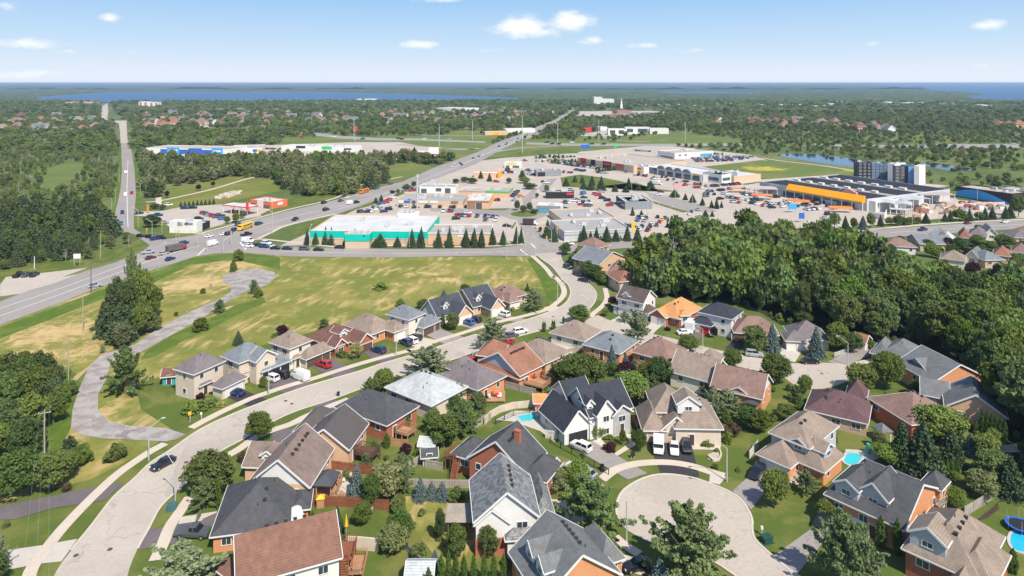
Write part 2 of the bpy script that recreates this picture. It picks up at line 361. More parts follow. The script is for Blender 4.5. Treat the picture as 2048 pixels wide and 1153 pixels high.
# ground: one sheet to the horizon, as polar rings
def ground_sheet():
    rad = [0, 60, 120, 200, 300, 450, 700, 1000, 1500, 2200, 3200, 4600, 6500, 9000, 13000, 19000, 28000, 42000, 60000]
    na = 96; vs = [(0, 0, 0)]; fs = []
    for r in rad[1:]:
        for i in range(na):
            a = 2*pi*i/na; vs.append((r*cos(a), r*sin(a), 0))
    for i in range(na): fs.append((0, 1+i, 1+(i+1) % na))
    for k in range(len(rad)-2):
        for i in range(na):
            a = 1+k*na+i; b = 1+k*na+(i+1) % na; fs.append((a, a+na, b+na, b))
    mb = MB(); mb.add(vs, fs); tag(mb.build('ground', GROUND), kind='structure')
ground_sheet()
Z1, Z2, Z3, Z4, Z5 = .02, .045, .07, .095, .12
# --- green zones
sheet('field', [(-60,1000),(-60,640),(0,612),(240,560),(385,515),(480,505),(600,515),(1064,514),(1130,580),(1135,605),(1000,655),(760,730),(440,850),(330,905),(120,1010)], Z1, FIELD)
sheet('lawn', [(-200,1400),(-60,1000),(0,1005),(180,960),(300,900),(345,860),(282,820),(270,770),(345,745),(560,680),(880,605),(1060,575),(1130,590),(1135,600),(1240,600),(1330,610),(1500,660),(1740,700),(1900,760),(2100,900),(2500,1000),(2500,1400)], Z1+.008, LAWN)
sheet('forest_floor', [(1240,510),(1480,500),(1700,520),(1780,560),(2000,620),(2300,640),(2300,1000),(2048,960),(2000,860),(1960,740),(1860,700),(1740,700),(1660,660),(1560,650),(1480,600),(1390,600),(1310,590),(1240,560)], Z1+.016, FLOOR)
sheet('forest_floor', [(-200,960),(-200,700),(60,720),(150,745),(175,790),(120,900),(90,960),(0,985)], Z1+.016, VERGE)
sheet('verge', [(0,655),(120,612),(240,566),(310,545),(380,516),(480,506),(560,514),(560,540),(470,520),(380,530),(300,570),(200,600),(100,640),(0,678)], Z1+.012, VERGE)
sheet('verge', pts(M1, 1130,880, 1160,820, 1350,690, 1650,570, 1900,440, 2100,380, 2130,420, 1900,520, 1650,650, 1450,740, 1230,860), Z1+.012, VERGE)
sheet('verge', pts(M1, 560,1120, 600,1060, 700,960, 740,920, 720,990, 640,1060, 580,1110), Z1+.012, VERGE)
sheet('verge', [(1064,514),(1080,516),(1130,575),(1131,600),(1100,612),(1080,560),(1055,520)], Z1+.012, VERGE)
sheet('grass', pts(C1, 0,1020, 500,905, 900,880, 1200,800, 1460,700, 1640,760, 1500,830, 1230,900, 900,1010, 480,1050, 0,1110), Z1+.02, LAWN)
sheet('grass', pts(C1, 0,1000, 0,1110, 480,1050, 900,1010, 640,1100, 500,1120)[:3], Z1+.018, LAWN)
# park and fields west of the commercial strip
PARK = sheet('park_lawn', pts(C2, 240,270, 340,110, 700,30, 1000,-30, 1500,10, 1500,110, 900,240, 500,330), Z1+.008, blobmat('park_grass', (.15,.17,.035), (.19,.19,.05), None, DRYC, scale=.03, fine=.4, var=.08), excl=True)
sheet('meadow', [(80,375),(110,332),(170,330),(150,360),(120,380)], Z1+.008, MEADOW, smooth=True, excl=True)
sheet('meadow', [(175,425),(180,408),(228,402),(222,424)], Z1+.008, MEADOW, smooth=True, excl=True)
sheet('meadow', pts(D3, 900,790, 1100,750, 1400,800, 1300,840, 940,920), Z1+.008, MEADOW, smooth=True, excl=True)
sheet('meadow', pts(D2, 600,330, 900,300, 1400,270, 1500,300, 1200,330, 800,360), Z1+.008, MEADOW, excl=True)
sheet('meadow', pts(D5, 850,790, 1450,720, 2048,790, 2600,870, 2048,880, 1450,920), Z2+.03, MEADOW, excl=True)
sheet('meadow', pts(D5, -100,570, 200,490, 600,430, 800,460, 1100,490, 1300,530, 900,560, 500,560, 0,590), Z1+.008, MEADOW, excl=True)
sheet('meadow', pts(D6, 1050,760, 1500,780, 2100,790, 2100,900, 1500,920, 900,880, 1000,800), Z1+.008, MEADOW, smooth=True)
sheet('meadow', pts(D6, 700,590, 1100,580, 1600,620, 1700,690, 1000,700, 700,680), Z1+.008, MEADOW, smooth=True)
sheet('meadow', pts(D6, 500,1000, 300,960, 0,940, -100,1000), Z1+.008, MEADOW)
sheet('verge', [(560,270),(900,262),(1100,262),(1320,268),(1320,300),(1100,312),(820,320),(560,300)], Z1+.004, MEADOW)
# --- commercial land: one great paved sheet
sheet('parking_lot', [(560,492),(600,474),(690,430),(760,398),(880,352),(960,322),(1010,316),(1150,305),(1320,290),(1500,310),(1560,330),(1640,345),(1720,358),(1900,372),(1915,400),(2048,412),(2300,430),(2300,450),(2048,437),(1880,446),(1770,458),(1600,478),(1250,482),(1132,486),(1046,488),(700,490)], Z2, ASPH, excl=True)
sheet('parking_lot', pts(C2, 0,330, 260,320, 480,280, 1150,235, 1550,260, 1300,370, 1000,430, 640,530, 380,510, 230,380, 0,370), Z2, ASPH, excl=True)
sheet('parking_lot', [(285,300),(700,285),(800,285),(870,298),(860,318),(700,322),(300,324)], Z2, ASPH, excl=True)
sheet('parking_lot', pts(D4, 1300,300, 1300,220, 2048,215, 2300,230, 2200,270, 1800,290), Z2, ASPH, excl=True)
sheet('parking_lot', pts(D4, 1200,470, 1600,420, 2100,410, 2048,440, 1650,480), Z2, ASPH, excl=True)
# grass islands in the commercial land
isl = [pts(C3, 0,520, 180,450, 480,330, 800,240, 860,220, 860,260, 500,350, 480,340, 190,500, 60,560, 0,560),
  pts(C3, 860,250, 1150,120, 1180,140, 1060,190, 900,270), pts(C4, 1130,80, 1330,50, 1560,80, 2048,180, 2200,230, 2048,220, 1600,190, 1500,200, 1150,170),
  pts(C4, 250,400, 660,395, 660,410, 400,425, 260,405), pts(C4, 820,505, 900,495, 880,515, 820,520), pts(C4, 805,590, 880,590, 930,680, 1050,740, 940,720, 850,640),
  pts(C4, 620,600, 670,530, 680,540, 640,605), pts(C4, -200,790, 750,765, 780,740, 400,770, -200,770), pts(C4, 1190,738, 1830,715, 1830,728, 1190,752),
  pts(C5, 330,320, 560,390, 720,430, 640,440, 350,345), pts(C5, 470,270, 560,290, 960,405, 900,412, 500,290), pts(C5, -200,170, 160,130, 330,190, 540,215, 500,225, 160,220),
  pts(C5, 1210,150, 1450,120, 1460,128, 1300,155), pts(C6, 100,640, 620,590, 1200,540, 2048,500, 2048,495, 1200,500, 640,560, 100,600), pts(C6, 1180,180, 1350,165, 1350,270, 1900,350, 2000,350, 1300,290),
  pts(D4, 560,690, 700,640, 1150,590, 1330,620, 1310,650, 1000,665, 700,690), pts(C2, 1280,360, 1540,230, 2048,130, 2048,200, 1560,320, 1300,370),
  pts(C2, 640,560, 950,480, 1300,380, 1300,395, 960,495, 700,570), pts(C2, 0,380, 160,400, 230,500, 500,505, 720,500, 640,540, 420,590, 200,590, 60,560, 0,500), pts(C3, 0,150, 380,60, 800,20, 760,60, 420,150, 0,290)]
for p in isl: sheet('grass_island', p, Z3, LAWN)
# --- roads
sheet('main_road', [(-300,735),(0,604),(57,582),(110,567),(175,542),(230,526),(283,505),(300,492),(270,470),(225,458),(231,424),(241,379),(244,340),(242,283),(260,283),(265,316),(269,340),(272,389),(268,434),(268,458),(295,476),(330,480),(395,471),(446,458),(518,438),(563,426),(670,401),(736,381),(805,364),(873,334),(955,305),(996,285),(1066,260),(1115,237),(1138,221),(1160,219),(1142,233),(1117,252),(1076,268),(1044,280),(994,305),(949,330),(893,350),(810,380),(756,400),(670,431),(575,451),(543,464),(510,480),(504,488),(553,494),(670,497),(814,499),(980,498),(1046,491),(1060,470),(1040,455),(1058,452),(1080,462),(1100,482),(1132,488),(1251,482),(1500,478),(1773,459),(1882,451),(2048,440),(2400,415),(2400,440),(2048,458),(1771,476),(1500,492),(1250,497),(1144,506),(1119,510),(1072,514),(980,512),(775,516),(582,514),(485,506),(430,508),(390,514),(310,540),(240,562),(182,582),(120,607),(0,651),(-300,790)], Z4, ASPHG, excl=True)
sheet('town_road', pts(D1, 1215,470, 1295,470, 1300,600, 1310,700, 1235,700, 1230,600), Z4, ASPH, excl=True)
for q in ([(225,240),(262,240),(268,290),(226,290)], [(195,206),(222,206),(250,244),(225,250),(200,244)]): EXCL.append(np.array([tuple(G(*p))[:2] for p in q]))
sheet('town_road', pts(D1, 1025,450, 1050,320, 1100,290, 1110,380, 1095,455, 1180,470, 1215,470, 1220,495, 1150,500), Z4+.05, ASPH, excl=True)
res_left = [(60,1260),(108,1153),(142,1103),(181,1055),(226,997),(268,959),(301,927),(340,902),(401,860),(469,828),(512,811),(567,790),(627,770),(720,743),(762,729),(820,712),(907,685),(932,676),(1012,652),(1055,640),(1105,622),(1130,608),(1141,590),(1137,572),(1126,562),(1105,535),(1087,522),(1070,508)]
res_right = [(235,1260),(255,1153),(275,1100),(298,1058),(323,1013),(365,974),(411,925),(443,903),(497,874),(545,845),(594,823),(665,800),(740,772),(797,754),(885,727),(930,712),(1010,682),(1082,662),(1125,650),(1160,632),(1185,612),(1193,592),(1187,578),(1173,565),(1130,531),(1119,505)]
RL, RR = smooth_line(res_left, 4), smooth_line(res_right, 4)
sheet('residential_road', RL+RR[::-1], Z4+.01, ASPHR, excl=True)
# court to the right and its turning circle
court_t = [(1175,640),(1195,632),(1215,640),(1290,665),(1345,678),(1390,690),(1440,702),(1490,712),(1545,722),(1590,728),(1640,727),(1690,729),(1712,740),(1704,756),(1680,770),(1645,779),(1600,777),(1575,762),(1560,752),(1510,743),(1450,728),(1390,716),(1330,703),(1270,688),(1205,664),(1165,655)]
sheet('court_road', smooth_ring(court_t, 3), Z4+.02, ASPH, excl=True)
# near cul-de-sac
cul = pts(B4, 40,1000, 100,900, 130,860, 110,790, 100,700, 150,620, 270,550, 400,525, 560,545, 700,590, 830,650, 900,720, 940,800, 942,870, 960,930, 1020,990, 1100,1060, 1200,1140, 1340,1240, 1050,1260, 900,1190, 830,1150, 730,1080, 660,1010, 450,960, 300,940, 200,900, 150,850, 130,870, 110,960, 60,1010)
cul = pts(B4, 105,780, 105,700, 150,620, 270,550, 400,525, 560,545, 700,590, 830,650, 900,720, 940,800, 942,870, 960,930, 1020,990, 1100,1060, 1200,1140, 1380,1270, 1060,1300, 900,1200, 830,1150, 700,1065, 560,1020, 440,1000, 300,945, 180,880, 130,830)
CULR = smooth_ring(cul, 3)
sheet('cul_de_sac', CULR, Z4+.02, ASPH, excl=True)
# abandoned road
aband = [(370,868),(350,858),(300,857),(240,850),(205,830),(193,790),(200,750),(207,730),(215,705),(270,690),(310,665),(370,625),(430,600),(463,583),(465,565),(442,556),(460,545),(500,539),(540,540),(551,548),(548,560),(530,572),(500,580),(460,603),(400,640),(345,670),(290,700),(262,716),(240,730)]
aband = [(372,870),(330,857),(260,853),(215,843),(196,820),(196,790),(212,760),(222,725),(262,716),(300,695),(345,670),(400,640),(455,604),(495,582),(535,571),(551,556),(549,545),(525,539),(480,541),(445,551),(446,562),(462,572),(462,584),(430,603),(385,622),(340,645),(300,668),(270,690),(240,700),(200,712),(175,740),(158,780),(145,820),(142,855),(160,870),(205,878),(290,882),(330,884),(352,880)]
sheet('abandoned_road', aband, Z3, ASPHO, excl=True)
sheet('track', pts(M1, 500,1290, 600,1100, 740,930, 870,880, 880,860, 800,850, 700,940, 600,1010, 530,1120, 440,1290), Z2, mat('dry_earth', (.42,.31,.15), var=.15, fine=.15), excl=True)
sheet('parking_lot', pts(C1, 60,1100, 500,1050, 900,1005, 640,1100, 900,1050, 640,1150, 300,1260, 0,1300, 0,1180), Z3, ASPH, excl=True)
sheet('roundabout', [(1048+44*cos(a), 428+13*sin(a)) for a in np.linspace(0, 2*pi, 24, endpoint=False)], Z4+.02, ASPHG)
sheet('roundabout_island', [(1048+27*cos(a), 429+5.5*sin(a)) for a in np.linspace(0, 2*pi, 20, endpoint=False)], Z5+.05, VERGE)
for p in (pts(C4, 700,480, 790,480, 860,620, 960,720, 1100,760, 1110,800, 780,800, 770,740, 760,640, 690,540), pts(C4, 740,300, 860,190, 900,190, 830,330, 830,400, 760,400), pts(C4, 900,190, 1000,100, 1100,90, 1000,200, 940,230),
          pts(C5, 250,225, 330,240, 560,290, 760,350, 990,420, 950,440, 700,420, 500,370, 330,300), pts(C4, 160,400, 250,405, 560,420, 620,440, 620,480, 400,470, 0,430, -200,425, -200,390)):
    sheet('service_road', p, Z3+.01, ASPHG)
# highway
HWY = mat('asphalt_highway', (.30,.28,.26), var=.05, scale=.05, fine=.03)
sheet('highway', pts(D3, -400,400, 400,500, 800,520, 1200,520, 1900,545, 1900,530, 1200,500, 800,495, 400,470, -400,365), Z2+.05, HWY, excl=True)
sheet('highway', pts(D4, 780,560, 1200,575, 2048,578, 3000,575, 3000,548, 2048,555, 1200,550, 780,540), Z2+.05, HWY, excl=True)
sheet('highway', pts(D6, -100,725, 400,745, 900,745, 1200,755, 2300,745, 2300,710, 1300,712, 900,720, 400,722, -100,705), Z2+.05, HWY, excl=True)
for p, w in ((pts(D4, 450,640, 700,600, 1100,575), 7), (pts(D4, 1080,435, 1500,465, 1700,520, 2048,530), 7), (pts(D3, 480,460, 900,440, 1400,470, 1900,470), 7), (pts(D3, 1000,560, 1500,600, 1800,610), 8), (pts(D4, -100,600, 130,615, 300,600), 8)):
    mb = MB(); ribbon(smooth_line(p, 5), w, .11, mb); tag(mb.build('highway_ramp', HWY), kind='structure')
# water
WATER = bpy.data.materials.new('water'); WATER.use_nodes = True
b_ = WATER.node_tree.nodes['Principled BSDF']; b_.inputs['Base Color'].default_value = (.02,.08,.17,1); b_.inputs['Roughness'].default_value = .35; b_.inputs['Specular IOR Level'].default_value = .12
sheet('lake', [(60,200),(80,194),(150,189.5),(205,186.5),(212,184.5),(400,183.4),(520,184),(640,184.6),(760,187),(880,190.5),(960,193),(1030,196),(1050,200),(1035,203),(860,205),(500,207),(200,206),(90,203)], 1.5, WATER, excl=True)
sheet('lake', [(1300,184.5),(1440,183.6),(1540,186),(1500,190),(1340,189.5)], 1.5, WATER, excl=True)
sheet('lake', [(1700,172),(1850,168.2),(2300,167.3),(2300,206),(1990,205),(1935,199),(1930,195),(1965,191),(1930,187),(1850,183),(1830,177),(1780,174)], 2.5, WATER, excl=True)
PONDM = bpy.data.materials.new('pond_water'); PONDM.use_nodes = True
b_ = PONDM.node_tree.nodes['Principled BSDF']; b_.inputs['Base Color'].default_value = (.015,.04,.09,1); b_.inputs['Roughness'].default_value = .08
sheet('pond', pts(D5, 1620,665, 1750,655, 2048,665, 2450,720, 2600,760, 2560,800, 2400,790, 2200,770, 1950,735, 1740,700, 1640,680), Z3, PONDM, smooth=True, excl=True)
sheet('pond', pts(D6, 900,900, 1100,900, 1500,960, 1500,985, 1250,975, 980,920), Z3, PONDM, smooth=True, excl=True)

# --- kerbs, markings
mb = MB()
for P in (RL[8:], RR[8:]): ribbon(P, .35, Z4, mb, h=.1)
ribbon(CULR[:58], .35, Z4, mb, h=.1)
tag(mb.build('kerb', KERB), kind='structure')
mb = MB()
cl = [((a[0]+b[0])/2, (a[1]+b[1])/2) for a, b in zip(RL[::4][:20], RR[::4][:20])]
CLP = smooth_line([(172,1260),(181,1153),(205,1110),(235,1055),(270,1008),(312,960),(352,922),(400,893),(452,862),(510,838)], 5)
ribbon(CLP, .16, Z4+.018, mb); tag(mb.build('centre_line', PAINTY), kind='structure')
mb = MB()
for P in ([(0,633),(120,590),(240,545),(330,512),(400,492)], [(0,618),(120,578),(235,536),(300,515)], [(520,452),(600,431),(700,407),(800,377),(900,338),(1000,297),(1080,262),(1135,227)], [(530,462),(620,437),(740,399),(860,358),(950,318),(1050,272)], [(560,504),(800,508),(1030,504)], [(256,455),(254,390),(256,320)], [(1780,466),(2048,449)]):
    ribbon(smooth_line(P, 4), .3, Z4+.03, mb)
tag(mb.build('lane_marking', PAINTW), kind='structure')
mb = MB()
for a, b in (((1040,499),(1050,508)),((1046,506),(1056,511)),((1072,498),(1062,488)),((480,485),(492,500)),((470,505),(485,503)),((395,512),(410,498))):
    ribbon([a, b], .6, Z4+.03, mb)
tag(mb.build('stop_line', PAINTW), kind='structure')
# --- sidewalks (raised slabs)
def sidewalk(P, w): 
    mb = MB(); ribbon(smooth_line(P, 5), w, Z3, mb, h=.06); tag(mb.build('sidewalk', SIDEW), kind='structure')
sidewalk([(50,1240)]+pts(B1, 180,1153, 270,1010, 370,880, 480,760, 600,640, 720,530, 830,450, 930,385, 1020,335), 1.9)
sidewalk(pts(B1, 1180,240, 1270,190, 1400,125, 1500,80, 1583,45)+pts(M2, 1100,853, 1300,795, 1700,668, 2048,575)+pts(M3, 480,650, 700,570, 900,508, 1150,430, 1400,370, 1560,325, 1650,270, 1710,200, 1700,130, 1640,60)+pts(C4, 1050,1100, 980,1010, 840,880), 1.9)
sidewalk(pts(B1, 960,1060, 1010,950, 1050,850, 1110,760, 1175,665), 1.9)
sidewalk(pts(B2, 150,420, 240,370, 340,300, 440,255, 560,215, 650,170, 800,105, 920,60), 1.9)
sidewalk(pts(M4, 325,378, 350,350, 420,290, 455,230, 440,150), 1.7)
sidewalk(pts(B4, 10,560, 90,500, 200,465, 320,452, 450,455, 570,475, 680,510, 770,535), 1.9)
sidewalk(pts(B3, 1330,910, 1400,970, 1480,1020), 1.7)
sidewalk(pts(C4, -1500,700, -900,770, -300,785, 300,785, 750,765)[1:], 1.8)
sidewalk(pts(C6, 620,600, 1200,553, 2060,508), 2.2)
sidewalk(pts(C2, 1180,620, 1300,610, 1500,630, 2048,690), 1.8)
sidewalk(pts(C2, 1250,610, 1400,540, 1560,470, 2048,350), 1.8)
sidewalk(pts(C2, 640,560, 900,490, 1300,380, 1600,300, 2048,190)+pts(C3, 700,60, 1150,-30), 1.8)
mb = MB(); ribbon(smooth_line(pts(C2, 110,230, 260,215, 500,165, 800,95, 1100,5, 1300,-45), 4), 2.6, Z3, mb); ribbon(smooth_line(pts(C2, 210,135, 240,180, 240,270), 4), 3.2, Z3+.01, mb); tag(mb.build('path', SIDEW), kind='structure')
mb = MB(); ribbon(smooth_line(pts(D5, 1450,700, 1700,735, 2048,775, 2600,860), 4), 3, Z3+.01, mb); tag(mb.build('path', SIDEW), kind='structure')
# --- driveways
DRV = [(B1, ASPHD, (-60,735, 300,665, 560,610, 770,575, 640,690, 330,735, 90,805, -60,810)), (B1, CONC, (-60,1010, 260,965, 480,925, 380,1065, 240,1080, 30,1120, -60,1130)),
 (B1, ASPHD, (855,995, 920,865, 1040,850, 1320,805, 1330,890, 1090,930, 1080,955)), (B1, CONC, (1120,790, 1340,755, 1345,800, 1100,835)),
 (B2, ASPHD, (20,800, 110,760, 110,830, 60,900, -60,900)), (B2, ASPHD, (440,280, 520,240, 620,245, 600,330, 450,320)), (B2, ASPHD, (700,100, 830,65, 960,95, 880,170, 760,130)),
 (M2, ASPHK, (590,930, 720,872, 945,965, 800,1020)), (M2, ASPHD, (930,860, 1110,735, 1310,840, 1075,912)), (M2, ASPHD, (1290,700, 1460,635, 1670,735, 1480,790)), (M2, ASPHD, (1700,580, 1780,555, 1970,630, 1850,680)),
 (M3, ASPHD, (100,660, 170,640, 370,710, 250,755)), (M3, CONC, (370,580, 460,520, 720,570, 600,640)), (M3, ASPHG, (590,515, 720,475, 930,550, 760,600)), (M3, ASPHG, (880,450, 960,400, 1100,440, 1010,480)), (M3, ASPHG, (1160,390, 1210,360, 1420,400, 1340,425)),
 (M3, CONC, (1560,300, 1640,290, 1700,310, 1640,335, 1530,330)), (M4, CONC, (460,420, 620,340, 700,360, 640,400, 720,430, 640,480, 520,470)), (M4, CONC, (790,420, 940,415, 860,480, 820,520, 740,470)),
 (M4, ASPHD, (1080,530, 1190,485, 1260,500, 1170,575)), (M4, ASPHK, (1400,630, 1480,550, 1580,560, 1520,650)), (M4, CONC, (1820,640, 1860,590, 2048,600, 1960,745, 1860,700)),
 (M5, CONC, (70,560, 130,510, 290,540, 190,665)), (M5, ASPHG, (480,660, 700,540, 830,520, 820,600, 640,690)), (M5, ASPHK, (960,760, 1100,745, 1220,790, 1150,810, 1000,812)), (M5, CONC, (700,660, 830,630, 830,660, 720,720)),
 (B3, ASPHG, (1040,345, 1190,320, 1530,520, 1410,560)), (B4, ASPHK, (300,330, 560,320, 615,540, 380,525)), (B4, ASPHG, (820,630, 950,510, 1060,480, 1080,560, 935,745)), (B4, CONC, (680,520, 780,540, 740,590, 675,575)),
 (B5, ASPHG, (30,1035, 340,810, 420,840, 300,1000, 180,1145)), (B3, CONC, (935,680, 1080,690, 1220,790, 1280,850, 1160,880, 1000,790)), (B3, ASPHG, (985,460, 1050,440, 1270,600, 1200,600)), (B3, CONC, (1220,1000, 1420,1030, 1560,1060, 1500,1153, 1300,1100)),
 (M3, CONC, (1570,550, 1700,570, 1860,610, 1840,650, 1700,640, 1560,590)), (B2, CONC, (700,500, 940,500, 930,670, 840,670)), (B3, CONC, (590,190, 700,130, 880,140, 960,330, 870,260, 700,200)),
 (B4, CONC, (560,330, 745,335, 745,375, 570,372)), (B3, SIDEW, (1190,320, 1240,300, 1320,400, 1420,330, 1390,270, 1440,280, 1450,350, 1340,415)), (B4, mat('gravel', (.45,.4,.33)), (670,400, 740,375, 750,420, 710,450, 665,430)),
 (B4, SIDEW, (1160,580, 1190,540, 1240,560, 1230,585)), (B5, CONC, (1080,270, 1250,200, 1260,240, 1130,300)), (B5, CONC, (1410,350, 1600,330, 1600,390, 1440,390)), (B5, CONC, (480,370, 640,380, 700,420, 560,480, 470,450))]
for f, m, xy in DRV: sheet('driveway', pts(f, *xy), Z3+.035 if m is not CONC else Z3+.03, m, excl=True)
sheet('flower_bed', pts(B5, 1300,800, 1400,720, 1440,680, 1500,685, 1420,700, 1430,740, 1350,800, 1300,815), Z3, mat('mulch', (.06,.04,.035), var=.2))
sheet('meadow', pts(B2, 1270,660, 1700,690, 1850,800, 1700,1100, 1500,1090, 1350,900, 1280,800), Z1+.02, FIELD)
# sandy and bare patches
for k, (f, xy) in enumerate([(C2, (850,150, 1000,110, 1080,110, 1060,150, 950,190)), (C1, (620,1, 640,1, 640,3))]):
    if k == 0: sheet('rubble_ground', pts(f, *xy), Z3, mat('rubble_earth', (.42,.33,.23), var=.2), kind='structure')

for q in ([(205,470),(215,424),(228,380),(234,340),(236,290),(244,283),(243,340),(240,380),(230,430),(224,460)], [(268,330),(268,283),(275,283),(281,340),(283,389),(282,440),(280,458),(267,458),(270,390)]):
    sheet('verge', q, Z1+.014, VERGE, excl=True)

for q in ([(560,280),(960,268),(1060,262),(1010,275),(940,306),(860,322),(700,300),(560,300)], [(1090,285),(1320,283),(1320,300),(1150,304),(1040,318),(980,325),(1030,300)]): EXCL.append(np.array([tuple(G(*p))[:2] for p in q]))
# ================================================================ house builder
def frame_of(A, B, h):
    a, b = G(*A, h), G(*B, h); u = (b-a); u.z = 0; w = u.length; u.normalize(); v = Vector((-u.y, u.x, 0))
    return a, b, u, v, w
class Block:
    hl = 0; isd = False
    def __init__(s, A, B, C, e, r, typ='hip', ax='u', z0=0, gcol=None, o=.45, ang=None, noroof=False, wall=None, roof=None, hl=0):
        s.hl = hl; s.isd = False
        a, b, u, v, w = frame_of(A, B, e)
        if ang is not None:           # snap to the house's own direction
            cur = atan2(u.y, u.x); k = round((cur-ang)/(pi/2)); na = ang+k*pi/2
            if abs((cur-na)) < radians(22):
                mid = (a+b)/2; u = Vector((cos(na), sin(na), 0)); v = Vector((-u.y, u.x, 0)); a = mid-u*w/2; b = mid+u*w/2
        d = C if isinstance(C, (int, float)) else max(2, (G(*C, e)-a).dot(v))
        s.a, s.u, s.v, s.w, s.d, s.e, s.r, s.typ, s.ax, s.z0, s.gcol, s.o = a, u, v, w, d, e, r, typ, ax, z0, gcol, o
        s.a.z = 0; s.ang = atan2(u.y, u.x); s.wall = wall; s.roof = roof
        if typ == 'hip' and ax == 'u' and d > w: s.ax = 'v'
    def P(s, x, y, z): p = s.a+s.u*x+s.v*y; return Vector((p.x, p.y, z))
    def inside(s, p, m=0.0):
        q = p-s.a; x = q.dot(s.u); y = q.dot(s.v); return -m < x < s.w+m and -m < y < s.d+m
    def walls(s, mb, mi=0, gi=None):
        P = s.P; w, d, e, r, z0 = s.w, s.d, s.e, s.r, s.z0
        mb.add([P(0,0,z0), P(w,0,z0), P(w,d,z0), P(0,d,z0), P(0,0,e), P(w,0,e), P(w,d,e), P(0,d,e)], [(0,1,5,4),(1,2,6,5),(2,3,7,6),(3,0,4,7),(4,5,6,7)], mi)
        if s.typ == 'gable':
            g = mi if gi is None else gi; q = .98
            if s.ax == 'v':
                for y in (0, d): mb.add([P(0,y,e), P(w,y,e), P(w/2,y,e+r*q)], [(0,1,2)], g)
            else:
                for x in ((w,) if s.hl else (0, w)): mb.add([P(x,0,e), P(x,d,e), P(x,d/2,e+r*q)], [(0,1,2)], g)
    def roofs(s, mb, tb):
        w, d, e, r, o = s.w, s.d, s.e, s.r, s.o; T = .16
        if s.ax == 'v': Pp = lambda p, q, z: s.P(q, p, z); Ln, Wd = d, w      # p along ridge
        else: Pp = s.P; Ln, Wd = w, d
        k = r/(Wd/2); ze = e-o*k
        flip = s.ax == 'v'
        def addf(vs, fs):
            mb.add(vs, [f[::-1] for f in fs] if flip else fs)
        if s.typ == 'gable':
            vs = []
            for p in (-o, Ln+o):
                pr = p+s.hl if p < 0 else p
                vs += [Pp(p,-o,ze+T), Pp(pr,Wd/2,e+r+T), Pp(p,Wd+o,ze+T), Pp(p,-o,ze), Pp(pr,Wd/2,e+r), Pp(p,Wd+o,ze)]
            addf(vs, [(0,6,7,1),(1,7,8,2),(3,4,10,9),(4,5,11,10),(0,3,9,6),(2,8,11,5),(0,1,4,3),(1,2,5,4),(6,9,10,7),(7,10,11,8)])
            if s.hl: mb.add([Pp(-o,-o,ze+T), Pp(-o+s.hl,Wd/2,e+r+T), Pp(-o,Wd+o,ze+T)], [(0,1,2)]); tb.bar(Pp(-o-.05,-o,ze+T*.2), Pp(-o-.05,Wd+o,ze+T*.2), .12, .2)
            for p in ((Ln+o+.03,) if s.hl else (-o-.03, Ln+o+.03)):
                tb.bar(Pp(p,-o,ze+T*.3), Pp(p,Wd/2,e+r+T*.3), .08, .30); tb.bar(Pp(p,Wd/2,e+r+T*.3), Pp(p,Wd+o,ze+T*.3), .08, .30)
            for q in (-o-.05, Wd+o+.05): tb.bar(Pp(-o,q,ze+T*.2), Pp(Ln+o,q,ze+T*.2), .12, .2)
        else:
            hl = max(0, (Ln-Wd)/2); c = Ln/2; q = Wd/2
            hl = max(hl, .05)
            R0, R1 = Pp(c-hl,q,e+r+T), Pp(c+hl,q,e+r+T)
            E = [Pp(-o,-o,ze+T), Pp(Ln+o,-o,ze+T), Pp(Ln+o,Wd+o,ze+T), Pp(-o,Wd+o,ze+T)]
            F = [Vector((x.x, x.y, ze)) for x in E]
            addf(E+F+[R0,R1], [(0,1,9,8),(1,2,9),(2,3,8,9),(3,0,8),(4,7,6,5),(0,4,5,1),(1,5,6,2),(2,6,7,3),(3,7,4,0)])
            for i in range(4):
                a, b = F[i], F[(i+1) % 4]; ce = s.P(w/2, d/2, a.z); 
                oa = a+(a-ce).normalized()*.05; ob = b+(b-ce).normalized()*.05
                tb.bar(oa+Vector((0,0,T*.35)), ob+Vector((0,0,T*.35)), .12, .2)
    def slope_pt(s, x, y):      # height of the roof over local x, y
        w, d, e, r = s.w, s.d, s.e, s.r; T = .16
        if s.typ == 'gable':
            return e+T+(r*(1-abs(y-d/2)/(d/2)) if s.ax == 'u' else r*(1-abs(x-w/2)/(w/2)))
        m = min(x, w-x, y, d-y); return e+T+r*max(0, m)/(min(w, d)/2)
    def side(s, k):             # start, direction, outward normal, length
        P = s.P
        return {'f': (P(0,0,0), s.u, -s.v, s.w), 'b': (P(s.w,s.d,0), -s.u, s.v, s.w), 'l': (P(0,s.d,0), -s.v, -s.u, s.d), 'r': (P(s.w,0,0), s.v, s.u, s.d)}[k]
def dormer(par, side, xf, yo, w, h, r, wall=None):
    p0, d_, n_, L_ = par.side(side); half = (par.d if side in 'fb' else par.w)/2
    if par.typ == 'hip': half = min(par.d, par.w)/2
    k = par.r/half; zb = par.e+k*yo
    D = Block.__new__(Block); D.a = p0+d_*(L_*xf-w/2)-n_*yo; D.a.z = 0; D.u = d_; D.v = -n_; D.w = w
    D.e = zb+h; D.r = r; D.d = (h+r)/k+.4; D.z0 = zb-.35; D.typ = 'gable'; D.ax = 'v'; D.o = .3; D.ang = atan2(D.u.y, D.u.x); D.wall = wall; D.roof = None; D.gcol = None; D.hl = 0; D.isd = True
    return D
WINM = {}
